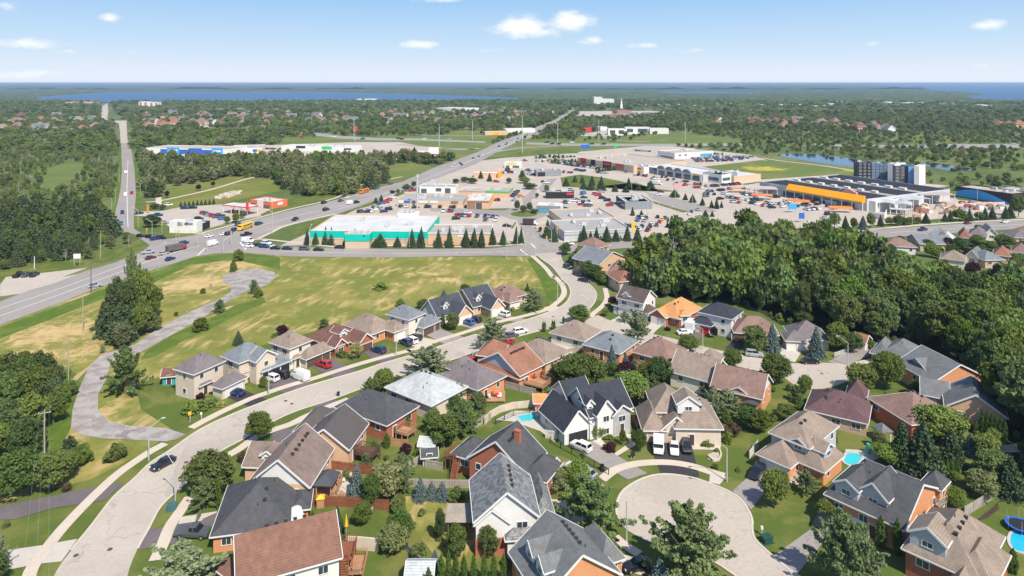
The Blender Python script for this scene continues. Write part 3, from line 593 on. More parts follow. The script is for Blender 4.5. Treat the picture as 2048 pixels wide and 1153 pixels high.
def window_meshes(w, h, arch=False):
    k = (w, h, arch)
    if k in WINM: return WINM[k]
    f = MB(); t = .10; D = .09
    for c, d in (((0,0,h/2-t/2),(w,D,t)),((0,0,-h/2+t/2),(w+.12,D+.05,t)),((-w/2+t/2,0,0),(t,D,h-2*t)),((w/2-t/2,0,0),(t,D,h-2*t))): f.box(c, d)
    if w > .9: 
        for i in range(1, int(round(w/.8))): f.box((-w/2+i*w/int(round(w/.8)),0,0), (.07,D*.8,h-2*t))
    else: f.box((0,0,.0), (w-2*t,D*.8,.06))
    g = MB(); g.box((0,.0,0), (w-.1,.05,h-.1))
    WINM[k] = (f.mesh('window', TRIM), g.mesh('pane', GLASS)); return WINM[k]
def put_window(root, p, nrm, w, h):
    fm, gm = window_meshes(w, h); rz = atan2(nrm.y, nrm.x)+pi/2
    o = link('window', fm, root, p-root.location, rz); link('pane', gm, o); return o
GDM = {}
def put_garage(root, p, nrm, w, h, m):
    k = (w, h, m.name)
    if k not in GDM:
        g = MB(); g.box((0,0,h/2), (w,.06,h))
        for i in range(1, 4): g.box((0,-.045,h*i/4), (w-.1,.03,.03))
        f = MB(); f.box((0,0,h+.07), (w+.3,.12,.14)); f.box((-w/2-.075,0,h/2), (.15,.12,h)); f.box((w/2+.075,0,h/2), (.15,.12,h))
        GDM[k] = (g.mesh('garage_door', m), f.mesh('door_frame', TRIM))
    rz = atan2(nrm.y, nrm.x)+pi/2
    o = link('garage_door', GDM[k][0], root, p-root.location, rz); link('door_frame', GDM[k][1], o); return o
DRM = []
def put_door(root, p, nrm, m=None):
    if not DRM:
        g = MB(); g.box((0,0,1.05), (.95,.06,2.1)); f = MB(); f.box((0,0,2.17), (1.25,.12,.14)); f.box((-.55,0,1.05), (.14,.12,2.1)); f.box((.55,0,1.05), (.14,.12,2.1))
        DRM.extend([g.mesh('door', DOORM), f.mesh('door_frame', TRIM)])
    o = link('door', DRM[0], root, p-root.location, atan2(nrm.y, nrm.x)+pi/2); link('door_frame', DRM[1], o)
vb = MB(); vb.box((0,0,.12), (.42,.42,.34), top=.7); vb.box((0,0,.31), (.55,.55,.07)); VENTME = vb.mesh('roof_vent', VENT)
pb = MB(); pb.tube((0,0,-.1),(0,0,.5),.07); PIPEME = pb.mesh('vent_pipe', VENT)
FOOT = []
def house(label, wall, roof, blocks, gar=(), doors=(), vents=0, pipes=1, gcol=None, cat='house', name='house', group=None, nowin=(), win=True, winsides='flr', extra=None, base=None):
    """blocks: (A, B, C|depth, eave, rise, type, axis, opts); gar: (block, side, along 0..1, width, mat)"""
    w = Wl[wall] if isinstance(wall, str) else wall; r = R[roof] if isinstance(roof, str) else roof
    bl = []
    for i, b in enumerate(blocks):
        if b[0] == 'D': bl.append(dormer(bl[b[1]], *b[2:])); continue
        opt = b[7] if len(b) > 7 else {}
        ty = b[5] if len(b) > 5 else 'hip'; ax = b[6] if len(b) > 6 else 'u'
        bl.append(Block(b[0], b[1], b[2], b[3], b[4], ty, ax, ang=(bl[0].ang if bl else None), **{k: v for k, v in opt.items() if k in ('z0', 'o', 'wall', 'roof', 'gcol', 'hl')}))
    c = bl[0].P(bl[0].w/2, bl[0].d/2, 0)
    root = empty(name, c, 0, label, cat, group)
    for b in bl:
        EXCL.append(np.array([tuple(b.P(x, y, 0))[:2] for x, y in ((-.5,-.5),(b.w+.5,-.5),(b.w+.5,b.d+.5),(-.5,b.d+.5))]))
        if b.z0 == 0: FOOT.append(b)
    groups = {}
    for b in bl: groups.setdefault((b.wall or None), []).append(b)
    off = -c
    def shift(mb): mb.v = [(x+off.x, y+off.y, z) for x, y, z in mb.v]; return mb
    gm = Wl[gcol] if gcol else None
    for wk, bs in groups.items():
        mb = MB()
        for b in bs: b.walls(mb, 0, 1 if gm is not None and b.z0 == 0 else None)
        shift(mb).build('wall', [Wl[wk] if wk else w]+([gm] if gm is not None else []), root)
    mb, tb = MB(), MB(); rg = {}
    for b in bl:
        k = b.roof; rb = rg.setdefault(k, MB()); b.roofs(rb, tb)
    ro = None
    for k, rb in rg.items():
        o = shift(rb).build('roof', R[k] if k else r, root); ro = ro or o
    shift(tb).build('fascia', TRIM, ro)
    rnd = random.Random(label)
    b = bl[0]
    for i in range(vents):
        t = .3+.1*i if b.w > b.d or b.ax == 'u' else .25+.13*i
        x, y = (b.w*min(t, .8), b.d*.60) if b.ax == 'u' else (b.w*.62, b.d*min(t, .85))
        link('roof_vent', VENTME, ro, b.P(x, y, b.slope_pt(x, y))-c, b.ang)
    for i in range(pipes):
        x, y = b.w*rnd.uniform(.3,.7), b.d*rnd.uniform(.2,.8); link('vent_pipe', PIPEME, ro, b.P(x, y, b.slope_pt(x, y))-c)
    taken = []
    for (bi, sd_, t, gw, gmat) in gar:
        B_ = bl[bi]; p0, d_, n_, L_ = B_.side(sd_); p = p0+d_*L_*t+n_*.05; gw = min(gw, L_*.94)
        put_garage(root, p, n_, round(gw, 1), 2.2, gmat); taken.append((p, gw/2+.7))
    for (bi, sd_, t) in doors:
        B_ = bl[bi]; p0, d_, n_, L_ = B_.side(sd_); p = p0+d_*L_*t+n_*.05; put_door(root, p+Vector((0,0,.3)), n_); taken.append((p, 1.2))
    if win:
        for bi, B_ in enumerate(bl):
            if bi in nowin: continue
            for sd_ in winsides:
                p0, d_, n_, L_ = B_.side(sd_)
                if n_.y > .35: continue
                fl = [B_.e-1.35] if B_.e < 5 else ([B_.e-1.45, 1.6] if B_.z0 == 0 else [B_.e-1.0])
                if B_.z0 and B_.e < 6: fl = [B_.e-.75]
                nn = max(1, int(L_/3.6)) if B_.z0 == 0 else 1
                ww = rnd.choice((1.2, 1.5, 1.8)) if sd_ in 'f' else 1.1
                for z in fl:
                    for i in range(nn):
                        p = p0+d_*L_*(i+.5)/nn+n_*.04
                        if any((p-q).length < rr+ww/2 for q, rr in taken) and z < 2.8: continue
                        if not B_.isd and any(o is not B_ and o.inside(p+n_*.35, .1) and o.e+.4*o.r > z-.5 and o.z0 < z for o in bl): continue
                        if rnd.random() < .22 and nn > 1: continue
                        hh = 1.25 if B_.z0 == 0 else .95
                        if B_.z0: ww = min(1.5, L_*.5); ww = round(ww, 1)
                        if L_ < ww+.5: continue
                        put_window(root, p+Vector((0,0,z)), n_, ww, hh)
    if extra: extra(root, bl, c)
    return root, bl
def chimney(root, bl, c, bi, x, y, h=1.6, s=(.9,.6), m='red'):
    b = bl[bi]; z = b.slope_pt(b.w*x, b.d*y); mb = MB(); mb.box((0,0,h/2-.8), (s[0],s[1],h+1.6)); mb.box((0,0,h+.05), (s[0]+.15,s[1]+.15,.12))
    mb.build('chimney', Wl[m], root, loc=b.P(b.w*x, b.d*y, z)-c).rotation_euler = (0,0,b.ang)

GB = 'gable'
H_ = []
def build_houses():
    q = lambda f, *a: pts(f, *a)
    # --- south side of the street, from the foot of the picture
    house('long house with a rust red shingle roof at the foot of the picture', 'white', 'rust',
      [(B2(240,1195), B2(860,1022), 10, 5.2, 3.4, GB, 'u'), (B2(105,1090), B2(240,1190), 6, 3.0, 2.2, 'hip', 'u', dict(wall='orange'))], vents=5, pipes=2, nowin=())
    house('house with a dark charcoal hipped roof and orange brick front below the white gabled house', 'orange', 'charcoal',
      [(B2(82,892), B2(562,832), 13, 3.0, 3.9), (B2(568,738), B2(668,722), 5, 2.9, .7)], vents=2, pipes=3, doors=[(0,'r',.3)])
    house('brown roofed house with a steep white siding gable facing the camera', 'peach', 'brown',
      [(B2(305,572), B2(670,588), B2(790,360), 4.2, 4.2, GB, 'v'), (B2(275,467), B2(480,467), 7, 3.0, 2.4, GB, 'u'), ('D', 1, 'f', .62, .8, 2.0, 1.0, .7, 'white')], vents=6, pipes=2, gcol='white', gar=[(1,'l',.5,4.8,GARW)])
    house('beige house with a dark brown ribbed metal roof and rear deck', 'peach', mat('roof_metal_brown', (.10,.085,.08), rough=.55, var=.06, fine=.05),
      [(B2(625,335), B2(915,360), B2(1085,212), 4.0, 3.3, GB, 'v'), (B2(605,232), B2(770,268), 8, 3.0, 2.6)], vents=0, doors=[(0,'r',.3)], gar=[(1,'l',.5,4.6,GARW)])
    house('red brick bungalow with a wide charcoal hipped roof and a small wooden deck', 'red', 'charcoal',
      [(B2(845,100), B2(1155,210), B2(1350,100), 3.8, 3.0)], pipes=3, doors=[(0,'r',.25)])
    house('beige bungalow with a pale grey almost white roof', 'beige', 'pale',
      [(M3(295,935), M3(650,1078), M3(850,900), 3.6, 2.8)], vents=3, pipes=2, gar=[(0,'l',.5,4.6,GARW)])
    house('orange brick bungalow with a mauve grey hipped roof above a cluttered patio', 'orange', 'mauve',
      [(M3(735,840), M3(1020,952), M3(1245,848), 3.6, 2.9), (M3(775,775), M3(890,808), 6, 3.0, 2.0)], vents=0, pipes=3, doors=[(0,'r',.3)])
    house('orange brick house with a terracotta gabled roof and a grey triangular gable', 'orange', 'terracotta',
      [(M3(1045,722), M3(1355,840), M3(1535,752), 3.8, 3.6, GB, 'v'), (M3(1020,672), M3(1190,690), 8, 3.0, 2.2), (M3(1028,745), M3(1355,868), 1.0, 3.0, .3)], vents=8, gcol='grey', doors=[(0,'r',.3)])
    house('peach bungalow with a tan roof just beyond the terracotta roofed house', 'peach', 'tan', [(M3(1300,640), M3(1565,738), M3(1700,630), 3.8, 2.9)], vents=3)
    house('bungalow with a tan hipped roof and white patio on the corner of the side street', 'cream', 'tan', [(M4(10,497), M4(270,562), M4(420,487), 3.2, 3.0)], vents=1)
    house('brick bungalow with a blue grey hipped roof beside the tan corner bungalow', 'orange', 'bluegrey', [(M4(275,592), M4(555,664), M4(730,572), 3.3, 2.9)], vents=2, doors=[(0,'f',.5)])
    house('house with a rosy brown hipped roof between the blue spruces and the side street', 'orange', 'rosy', [(M4(665,647), M4(960,728), M4(1110,640), 3.4, 3.2)], vents=3)
    house('cream house with a long tan gabled roof and a small bay at its back', 'cream', 'tan',
      [(M4(965,803), M4(1300,893), 10, 3.8, 3.4, GB, 'u'), (M4(1075,845), M4(1195,866), 3, 3.4, 1.4), (M4(1190,705), M4(1330,735), 5, 3.4, 2.0)], vents=5, doors=[(1,'r',.5)])
    house('orange brick house with a plain brown gabled roof and a dark awning behind', 'orange', 'rosy', [(M4(1300,928), M4(1690,1022), 9.5, 4.0, 3.4, GB, 'u'), (M4(1420,965), M4(1600,1005), 2, 3.7, 1.4, GB, 'v')], vents=6, gcol='white')
    # --- north side of the street, west to east
    house('two storey beige house with a mauve brown roof, westernmost of the row', 'beige', 'mauve',
      [(M2(205,702), M2(352,744), M2(680,668), 6.4, 2.4), (M2(325,802), M2(375,852), M2(490,806), 3.0, .8), (M2(510,832), M2(572,860), M2(750,768), 3.0, 1.5)], gar=[(2,'r',.5,4.9,GARW)], pipes=2, doors=[(1,'r',.5)])
    house('two storey beige house with a blue grey roof and two black garage doors', 'beige', 'bluegrey',
      [(M2(580,602), M2(715,656), M2(995,585), 5.8, 2.5), (M2(700,692), M2(738,734), M2(840,704), 3.0, .7), (M2(832,688), M2(882,730), M2(1120,638), 3.0, 1.4), (M2(855,650), M2(1000,590), 3, 5.8, 1.8, GB, 'v')], gar=[(2,'r',.32,4.9,GARK),(2,'r',.82,2.5,GARK)], pipes=2, doors=[(1,'r',.5)])
    house('two storey cream house with a tan roof and two brown garage doors', 'cream', 'tan',
      [(M2(968,492), M2(1117,542), M2(1330,492), 5.8, 2.4), (M2(1110,605), M2(1150,625), M2(1212,604), 3.0, .6), (M2(1205,602), M2(1252,617), M2(1466,550), 3.0, 1.6)], gar=[(2,'r',.33,4.9,GARB),(2,'r',.84,2.5,GARB)], pipes=2, doors=[(1,'r',.5)])
    house('red brick bungalow with a dark red brown roof and a white dormer', 'red', 'redbrown',
      [(M2(1260,452), M2(1475,532), M2(1785,464), 3.0, 3.2), (M2(1475,532), M2(1575,505), 3, 3.0, 1.6, GB, 'v'), (M2(1665,505), M2(1788,467), 5, 3.0, 2.0, GB, 'v'), ('D', 0, 'r', .42, 1.6, 2.6, 1.1, .9, 'white')], gar=[(2,'f',.5,4.4,GARB)], pipes=2)
    house('orange brick bungalow with a tan roof and white garage door beside the red brown roof', 'orange', 'tan',
      [(M3(-40,432), M3(170,510), M3(400,455), 3.0, 2.9), (M3(345,490), M3(468,455), 6, 3.0, 1.8)], gar=[(1,'f',.5,4.6,GARW)], pipes=2, doors=[(0,'r',.6)])
    house('two storey grey roofed house with two dark brown garage doors', 'cream', 'bluegrey',
      [(M3(300,347), M3(470,392), M3(622,352), 5.8, 2.2), (M3(530,432), M3(585,454), M3(726,402), 3.0, 1.7)], gar=[(1,'r',.34,4.9,GARB),(1,'r',.85,2.5,GARB)], pipes=2)
    house('navy roofed house with a white siding gable end and white dormer', 'peach', 'navy',
      [(M3(570,320), M3(700,372), M3(925,305), 3.0, 3.9, GB, 'v', dict(wall='white')), (M3(870,372), M3(968,332), 7, 3.0, 2.6, GB, 'v'), ('D', 0, 'r', .35, 1.0, 1.7, 1.3, .9, 'white')], gar=[(1,'f',.5,4.8,GARW)])
    house('navy roofed peach house, nearer the brown hipped roof of the pair', 'peach', 'navy',
      [(M3(830,222), M3(985,292), M3(1190,255), 3.0, 4.0, GB, 'v'), (M3(1142,312), M3(1215,278), 7, 3.0, 2.6, GB, 'v'), ('D', 0, 'r', .3, 1.0, 1.7, 1.3, .9, 'white')], gar=[(1,'f',.3,2.5,GARW),(1,'f',.75,2.5,GARW)])
    house('brick bungalow with a brown hipped roof, easternmost of the row by the field', 'tanbrick', 'rosy', [(M3(1070,187), M3(1215,242), M3(1400,182), 3.0, 2.8), (M3(1270,250), M3(1365,238), 6, 3.0, 1.8)], vents=2, gar=[(1,'f',.5,4.6,GARW)])
    # --- along the side street under the wood
    house('two storey white house with an espresso brown roof and long front porch', 'white', 'espresso',
      [(M4(545,217), M4(745,262), 8, 5.6, 2.8, GB, 'u'), (M4(500,278), M4(690,308), 2.2, 3.0, .8), (M4(690,315), M4(772,342), M4(838,305), 2.9, 1.7), ('D', 0, 'f', .3, .3, 2.2, .8, 1.0)], pipes=1)
    house('red brick bungalow with a bright orange tan roof', 'red', 'orange',
      [(M4(830,332), M4(1035,387), M4(1205,302), 3.1, 3.3), (M4(806,350), M4(925,376), 4, 3.0, 1.8, GB, 'v'), (M4(1050,360), M4(1110,358), 3, 4.0, .8, 'hip', 'u', dict(wall='white'))], gar=[(1,'f',.27,2.5,GARW),(1,'f',.73,2.5,GARW)], vents=2)
    house('two storey white house with a black roof and a red garage door', 'white', 'black',
      [(M4(1195,332), M4(1450,388), M4(1525,328), 5.7, 2.4), (M4(1130,412), M4(1285,442), 6, 3.0, 2.0), (M4(1300,415), M4(1445,442), 4, 3.0, 1.5)], gar=[(1,'f',.7,2.6,GARR)], pipes=2)
    house('brick bungalow with a brown roof behind the big leafy tree', 'orange', 'rosy', [(M4(1480,492), M4(1820,514), M4(1900,442), 3.0, 3.2)], vents=2, gar=[(0,'f',.12,4.4,GARB)])
    house('tan roofed bungalow with two beige garage doors beside a blue spruce', 'beige', 'mauve', [(M5(200,462), M5(485,478), 9, 3.0, 3.3), (M5(148,470), M5(305,497), 5, 2.9, 1.8)], vents=2, gar=[(1,'f',.27,2.5,GARW),(1,'f',.75,2.5,GARW)])
    house('long brick bungalow with a grey roof and columned entrance at the end of the court', 'orange', 'grey',
      [(M5(900,585), M5(1180,650), M5(1375,580), 3.0, 2.8), (M5(828,568), M5(960,600), 8, 3.0, 2.4), (M5(1085,600), M5(1170,612), 3, 3.2, 1.0, GB, 'v')], pipes=2)
    house('orange brick house with a grey roof and a tall gable end under the wood', 'orange', 'grey',
      [(M5(1318,815), M5(1740,778), 11, 4.2, 3.5, GB, 'v'), (M5(1268,722), M5(1400,715), 6, 5.0, 1.6, GB, 'u', dict(wall='grey')), (M5(1255,800), M5(1330,805), 4, 3, 1.5)], pipes=1)
    house('peach brick house with a big grey gabled roof and a lower left wing', 'peach', 'grey',
      [(M5(1430,1002), M5(1900,1095), 10, 3.8, 3.4, GB, 'v'), (M5(1235,905), M5(1440,950), 7, 3.2, 2.2, GB, 'u')], vents=6, pipes=1, gar=[(1,'f',.3,2.4,GARW)])
    house('bungalow with a maroon shingle roof behind a clump of conifers', 'tanbrick', 'maroon', [(M5(310,1028), M5(785,1138), 10, 3.0, 3.2), (M5(640,900), M5(770,940), 5, 3.2, 2.4)], vents=2, pipes=2)
    house('red brick bungalow with a brown hipped roof beside the grey gabled house', 'red', 'rosy', [(M5(812,940), M5(1150,1148), M5(1480,1072), 3.8, 3.0)], vents=4)
    # --- around the near cul-de-sac
    house('two storey orange brick house with a tan hipped roof, wide steps and two garage doors', 'orange', 'tan',
      [(B4(1060,258), B4(1290,350), B4(1480,225), 5.8, 2.6, 'hip', 'u', dict(wall='grey')), (B4(1165,408), B4(1385,487), B4(1525,405), 3.2, 3.4), (B4(980,392), B4(1172,466), 7, 3.0, 2.3), ('D', 1, 'f', .2, .9, 3.0, 1.5, .9, 'bluesiding'), ('D', 1, 'r', .45, .6, 3.6, 1.5, 1.0, 'bluesiding')],
      gar=[(2,'f',.27,2.5,GARW),(2,'f',.74,2.5,GARW)], vents=2, pipes=2, doors=[(1,'f',.2)])
    def ac(root, bl, c):
        pass
    house('orange brick house with a dark roof, two grey dormers and twin white garage doors', 'orange', 'charcoal',
      [(B5(368,642), B5(832,852), B5(1052,610), 4.2, 3.7, GB, 'u', dict(hl=3.6)), ('D', 0, 'f', .24, .7, 3.6, 1.9, 1.1, 'grey'), ('D', 0, 'f', .56, 1.8, 4.4, 1.2, 1.9, 'grey'), (B5(725,800), B5(790,830), 3, 3.2, 1.2, GB, 'v'), (B5(960,560), B5(1062,600), 3.5, 5, 1.4)],
      gar=[(0,'f',.16,2.5,GARW),(0,'f',.40,2.5,GARW)], vents=0, pipes=2, doors=[(0,'f',.62)])
    house('brick house with a large tan roof and grey dormer in the picture corner', 'red', 'tan',
      [(B5(850,970), B5(1300,1172), B5(1520,930), 4.2, 3.8), ('D', 0, 'f', .3, .5, 4.6, 2.0, 1.5, 'grey'), (B5(1300,1160), B5(1560,1055), 5, 4.0, 2.2), (B5(1110,1190), B5(1260,1260), 3, 3.2, 1.6, GB, 'v')], vents=4, pipes=2, doors=[(0,'f',.7)])
    house('white house with a black roof, stone arched entrance and dark garage door', 'white', 'black',
      [(B3(1175,160), B3(1425,98), 9, 5.0, 3.9, GB, 'u'), (B3(1008,240), B3(1192,218), B3(915,108), 3.1, 3.4, GB, 'v'), (B3(1218,145), B3(1330,125), 6, 5.6, 2.4, GB, 'v'), (B3(1315,145), B3(1430,128), 3, 4.8, 1.5, GB, 'v', dict(wall='stone')), (B3(1060,105), B3(1200,70), 9, 4.2, 3.6, GB, 'u'), ('D', 0, 'f', .06, .9, 1.5, 1.2, .8)],
      gar=[(1,'f',.5,4.4,GARK)], doors=[(3,'f',.5)], pipes=1)
    house('tan two storey house with a triple garage and a white dormer, cars out in front', 'beige', 'tan',
      [(B4(470,225), B4(748,230), 11, 4.0, 4.0), (B4(272,234), B4(400,236), 9, 3.0, 2.5), (B4(385,238), B4(560,242), 9, 3.0, 2.5, GB, 'v'), (B4(340,125), B4(520,125), 9, 5.0, 3.0), ('D', 0, 'f', .33, 2.1, 4.4, 1.7, 1.5, 'white'), (B4(612,222), B4(742,228), 2, 3.2, 1.7, GB, 'v')],
      gar=[(1,'f',.5,2.6,GART),(2,'f',.5,4.9,GART)], doors=[(0,'f',.35)], vents=3, pipes=2)
    def ag(root, bl, c):
        chimney(root, bl, c, 0, .68, .55, 1.8, (1.1,.8))
    house('large red brick house with a charcoal gabled roof, brick chimney and a side staircase', 'red', 'charcoal',
      [(B3(430,412), B3(772,515), B3(938,398), 4.8, 4.2, GB, 'v'), (B3(330,385), B3(470,432), 6, 3.6, 1.9), (B3(765,515), B3(900,552), 6, 4.4, 1.8), (B3(925,475), B3(982,440), 4, 3.6, 1.2, GB, 'v')], vents=7, pipes=1, extra=ag)
    def ah(root, bl, c):
        mb = MB()
        for b, t in ((bl[0], .06), (bl[1], .08)):
            for sd_ in 'flr':
                p0, d_, n_, L_ = b.side(sd_); q = p0+d_*L_/2+n_*t-c; mb.box((q.x, q.y, 1.35), (L_+.1, .1, 2.7), atan2(d_.y, d_.x))
        mb.build('brick_base', Wl['red'], root)
    house('white and brick house with a mottled grey roof and twin siding gables', 'white', 'mottled',
      [(B3(470,800), B3(850,772), 10.5, 5.8, 3.9, GB, 'v'), (B3(472,818), B3(664,806), 2.2, 5.2, 1.9, GB, 'v'), (B3(665,912), B3(855,905), 3, 3.2, 1.1), (B3(845,748), B3(940,742), 9, 3.6, 1.8)], vents=5, pipes=1, doors=[(1,'f',.85)], extra=ah)
    house('orange brick house with a grey brown gabled roof and two small side dormers', 'orange', 'grey',
      [(B3(880,1290), B3(1350,1128), 10, 3.5, 4.3, GB, 'v'), (B3(1245,1050), B3(1378,1030), 7, 3.0, 1.9), ('D', 0, 'l', .35, 1.2, 2.6, 1.4, 1.2, 'white'), ('D', 0, 'l', .7, 1.2, 2.6, 1.4, 1.2, 'white')], vents=6, pipes=1)
    # --- row beside the main junction
    house('peach house with a slate blue gabled roof beside the street trees', 'peach', 'bluegrey', [(C4(1530,968), C4(1792,893), 13, 4.2, 3.4, GB, 'v'), (C4(1480,800), C4(1640,770), 10, 4.2, 3.0, 'hip', 'u', dict(roof='rosy'))], pipes=1)
    house('house with a tan gabled roof between the slate blue and the rust roofs', 'cream', 'rosy', [(C4(1610,1048), C4(1760,1062), 12, 4.4, 2.6)], vents=2)
    house('house with a rust brown roof shaded by the edge of the wood', 'tanbrick', 'terracotta', [(C4(1738,1140), C4(1960,1120), 10, 4.4, 2.8)], vents=2)
    # --- rows beyond the wood
    far = [((640,775),(940,790),9,'rosy','hip','rust brown hipped roof, first behind the trees'), ((850,690),(985,755),14,'bluegrey','gable','slate grey gabled roof and pale end wall'), ((1110,720),(1225,735),12,'redbrown','hip','dark red roof and white gable trim'),
     ((1240,700),(1360,700),12,'pale','hip','pale grey roof'), ((1390,680),(1490,690),12,'terracotta','hip','red brown roof and white front'), ((1480,660),(1660,680),12,'mauve','hip','dark mauve roof and peach front'),
     ((1650,650),(1780,660),12,'bluegrey','gable','blue grey gabled roof and white gable'), ((1820,640),(1950,690),14,'mauve','hip','broad dark roof beside the road'), ((1960,600),(2150,640),12,'terracotta','hip','red roof at the picture edge'),
     ((1200,900),(1440,930),9,'tan','hip','tan roof half hidden by tree tops'), ((1450,880),(1580,900),9,'grey','gable','grey roof behind a leafy crown'), ((1650,920),(1840,915),9,'bluegrey','hip','pale blue roof and white wall'),
     ((1740,860),(1900,880),9,'terracotta','hip','brick red roof in the second row'), ((1930,830),(2100,850),9,'rosy','hip','brown roof at the edge of the second row')]
    for a, b, d, rf, ty, lb in far:
        house('small house with a '+lb, random.Random(lb).choice(['peach','cream','tanbrick','white']), rf, [(C6(*a), C6(*b), d, 3.4, 2.6, ty, 'v' if ty == 'gable' else 'u')], group='houses beyond the wood')
build_houses()
# ================================================================ trees
def leafmat(name, c, ov=.22, c2=None, trans=.3):
    return mat('foliage_'+name, c, rough=.75, var=.16, scale=.35, fine=.14, fscale=1.6, objvar=ov, trans=trans, c2=c2, spec=.15)
LM = dict(green=leafmat('green', (.15,.195,.048)), bright=leafmat('bright', (.20,.27,.065), .15), dark=leafmat('dark', (.10,.145,.04)), silver=leafmat('silver', (.27,.32,.17), .12),
  spruce=leafmat('spruce', (.07,.11,.05), .15, trans=.05), blue=leafmat('blue', (.13,.18,.17), .12, trans=.05), cedar=leafmat('cedar', (.085,.145,.028), .12, trans=.08), purple=leafmat('purple', (.06,.02,.03), .1),
  olive=leafmat('olive', (.21,.225,.095), .2), pine=leafmat('pine', (.08,.11,.045), .2, trans=.05), yellow=leafmat('yellow', (.42,.40,.14), .1), wood=leafmat('wood', (.145,.20,.052), .34), sage=leafmat('sage', (.17,.23,.085), .15), russet=leafmat('russet', (.13,.09,.045), .1))
BARK = mat('bark', (.16,.12,.09), var=.15, fine=.2); BARKP = mat('bark_pale', (.42,.38,.33), var=.15, fine=.2)
def leaf_cloud(seed, clumps, per, size, outw=.6, flat=.6):
    """clumps: list of (centre, radius vector); returns quads"""
    r = np.random.RandomState(seed); C_ = np.array([c for c, _ in clumps]); Rr = np.array([q for _, q in clumps]); n = len(clumps)*per
    idx = np.repeat(np.arange(len(clumps)), per)
    d = r.normal(size=(n, 3)); d /= np.linalg.norm(d, axis=1)[:, None]
    rad = r.uniform(.55, 1.05, n)[:, None]
    p = C_[idx]+d*rad*Rr[idx]
    nrm = d*outw+r.normal(size=(n, 3))*flat+np.array([0, 0, .25]); nrm /= np.linalg.norm(nrm, axis=1)[:, None]
    t = np.cross(nrm, r.normal(size=(n, 3))); t /= np.linalg.norm(t, axis=1)[:, None]; b = np.cross(nrm, t)
    s = (size*r.uniform(.6, 1.35, n))[:, None]
    v = np.stack([p-t*s-b*s*.6, p+t*s-b*s*.6, p+t*s*.75+b*s*.7, p-t*s*.75+b*s*.7], 1).reshape(-1, 3)
    return v
def cloud_mesh(name, v, m, zf=1.0):
    me = bpy.data.meshes.new(name); n = len(v)//4
    me.vertices.add(len(v)); me.vertices.foreach_set('co', v.astype(np.float32).ravel())
    me.loops.add(n*4); me.loops.foreach_set('vertex_index', np.arange(n*4, dtype=np.int32))
    me.polygons.add(n); me.polygons.foreach_set('loop_start', np.arange(0, n*4, 4, dtype=np.int32)); me.polygons.foreach_set('loop_total', np.full(n, 4, dtype=np.int32))
    me.materials.append(m); me.update(calc_edges=True); return me
def broad(seed, m, nc=70, per=95, size=.023, bottom=.14, lump=.135, spread=1.0, top=1.0):
    r = random.Random(seed); cl = []
    for i in range(nc):
        u = r.uniform(-.85, 1); a = r.uniform(0, 2*pi); k = sqrt(max(0, 1-u*u)); rr = r.uniform(.55, .80)*spread*(1+.16*sin(2*a+seed)+.10*sin(5*a+seed*3))
        z = bottom+(top-bottom)*(.5+.5*u*.80*r.uniform(.9, 1.0)); q = lump*r.uniform(.65, 1.25)
        cl.append(((cos(a)*k*rr*.5, sin(a)*k*rr*.5, z), (q, q, q*.62)))
    for i in range(10): cl.append(((r.uniform(-.13,.13), r.uniform(-.13,.13), r.uniform(.35,.8)), (.2,.2,.16)))
    return cloud_mesh('crown', leaf_cloud(seed, cl, per, size), m)
def loose(seed, m, nb=64, per=20, size=.019):
    """open crown: rising branches of many lengths with leaves along them"""
    r = random.Random(seed); cl = []
    for i in range(nb):
        t = i/nb; a = 2.4*i+r.uniform(-.4,.4); z0 = .14+.60*t; el = radians(12+58*t+r.uniform(-14,18)); L_ = (.60-.34*t)*r.uniform(.6,1.15)
        if r.random() < .12: L_ *= 1.25
        for k in range(7):
            f = .3+.7*(k+1)/7; q = .062*(1.3-.75*f)*r.uniform(.7,1.3); h = L_*f*cos(el)
            cl.append(((cos(a)*h+r.uniform(-.02,.02), sin(a)*h+r.uniform(-.02,.02), min(.99, z0+L_*f*sin(el)-.07*f*f*(1-t))), (q,q,q*.8)))
    for i in range(14): cl.append(((r.uniform(-.10,.10), r.uniform(-.10,.10), r.uniform(.3,.85)), (.10,.10,.08)))
    return cloud_mesh('crown', leaf_cloud(seed, cl, per, size, .45, .8), m)
def conifer(seed, m, tiers=15, size=.026, bottom=.05, rad=.5, power=.85):
    r = random.Random(seed); cl = []
    for i in range(tiers):
        f = i/(tiers-1); z = bottom+(1-bottom)*f*.965; R_ = rad*(1-f)**power+.015; nb = max(4, int(13*(1-f)+4)); off = r.uniform(0, 6)
        for k in range(nb):
            a = off+2*pi*k/nb+r.uniform(-.15,.15); L_ = R_*r.uniform(.8,1.08)
            for g in (.45, .72, .95): 
                q = .035+.055*(1-f)
                cl.append(((cos(a)*L_*g, sin(a)*L_*g, z-.05*g*g*(1-f)), (q,q,.014)))
    return cloud_mesh('crown', leaf_cloud(seed, cl, 11, size, .5, .55), m)
def column(seed, m):
    r = random.Random(seed); cl = []
    for i in range(22):
        f = i/21; R_ = .36*(sin(pi*min(1, f*.9+.12))**.7)
        for k in range(4):
            a = r.uniform(0, 2*pi); cl.append(((cos(a)*R_*.8, sin(a)*R_*.8, .02+f*.94), (R_*.55+.03, R_*.55+.03, .05)))
    return cloud_mesh('crown', leaf_cloud(seed, cl, 34, .030, .8, .4), m)
def bush(seed, m):
    r = random.Random(seed); cl = []
    for i in range(26):
        a = r.uniform(0, 2*pi); k = r.uniform(0, .34); z = r.uniform(.15, .8)*(1-k*.9); cl.append(((cos(a)*k, sin(a)*k, z), (.17,.17,.17)))
    return cloud_mesh('foliage', leaf_cloud(seed, cl, 60, .045, .7, .5), m)
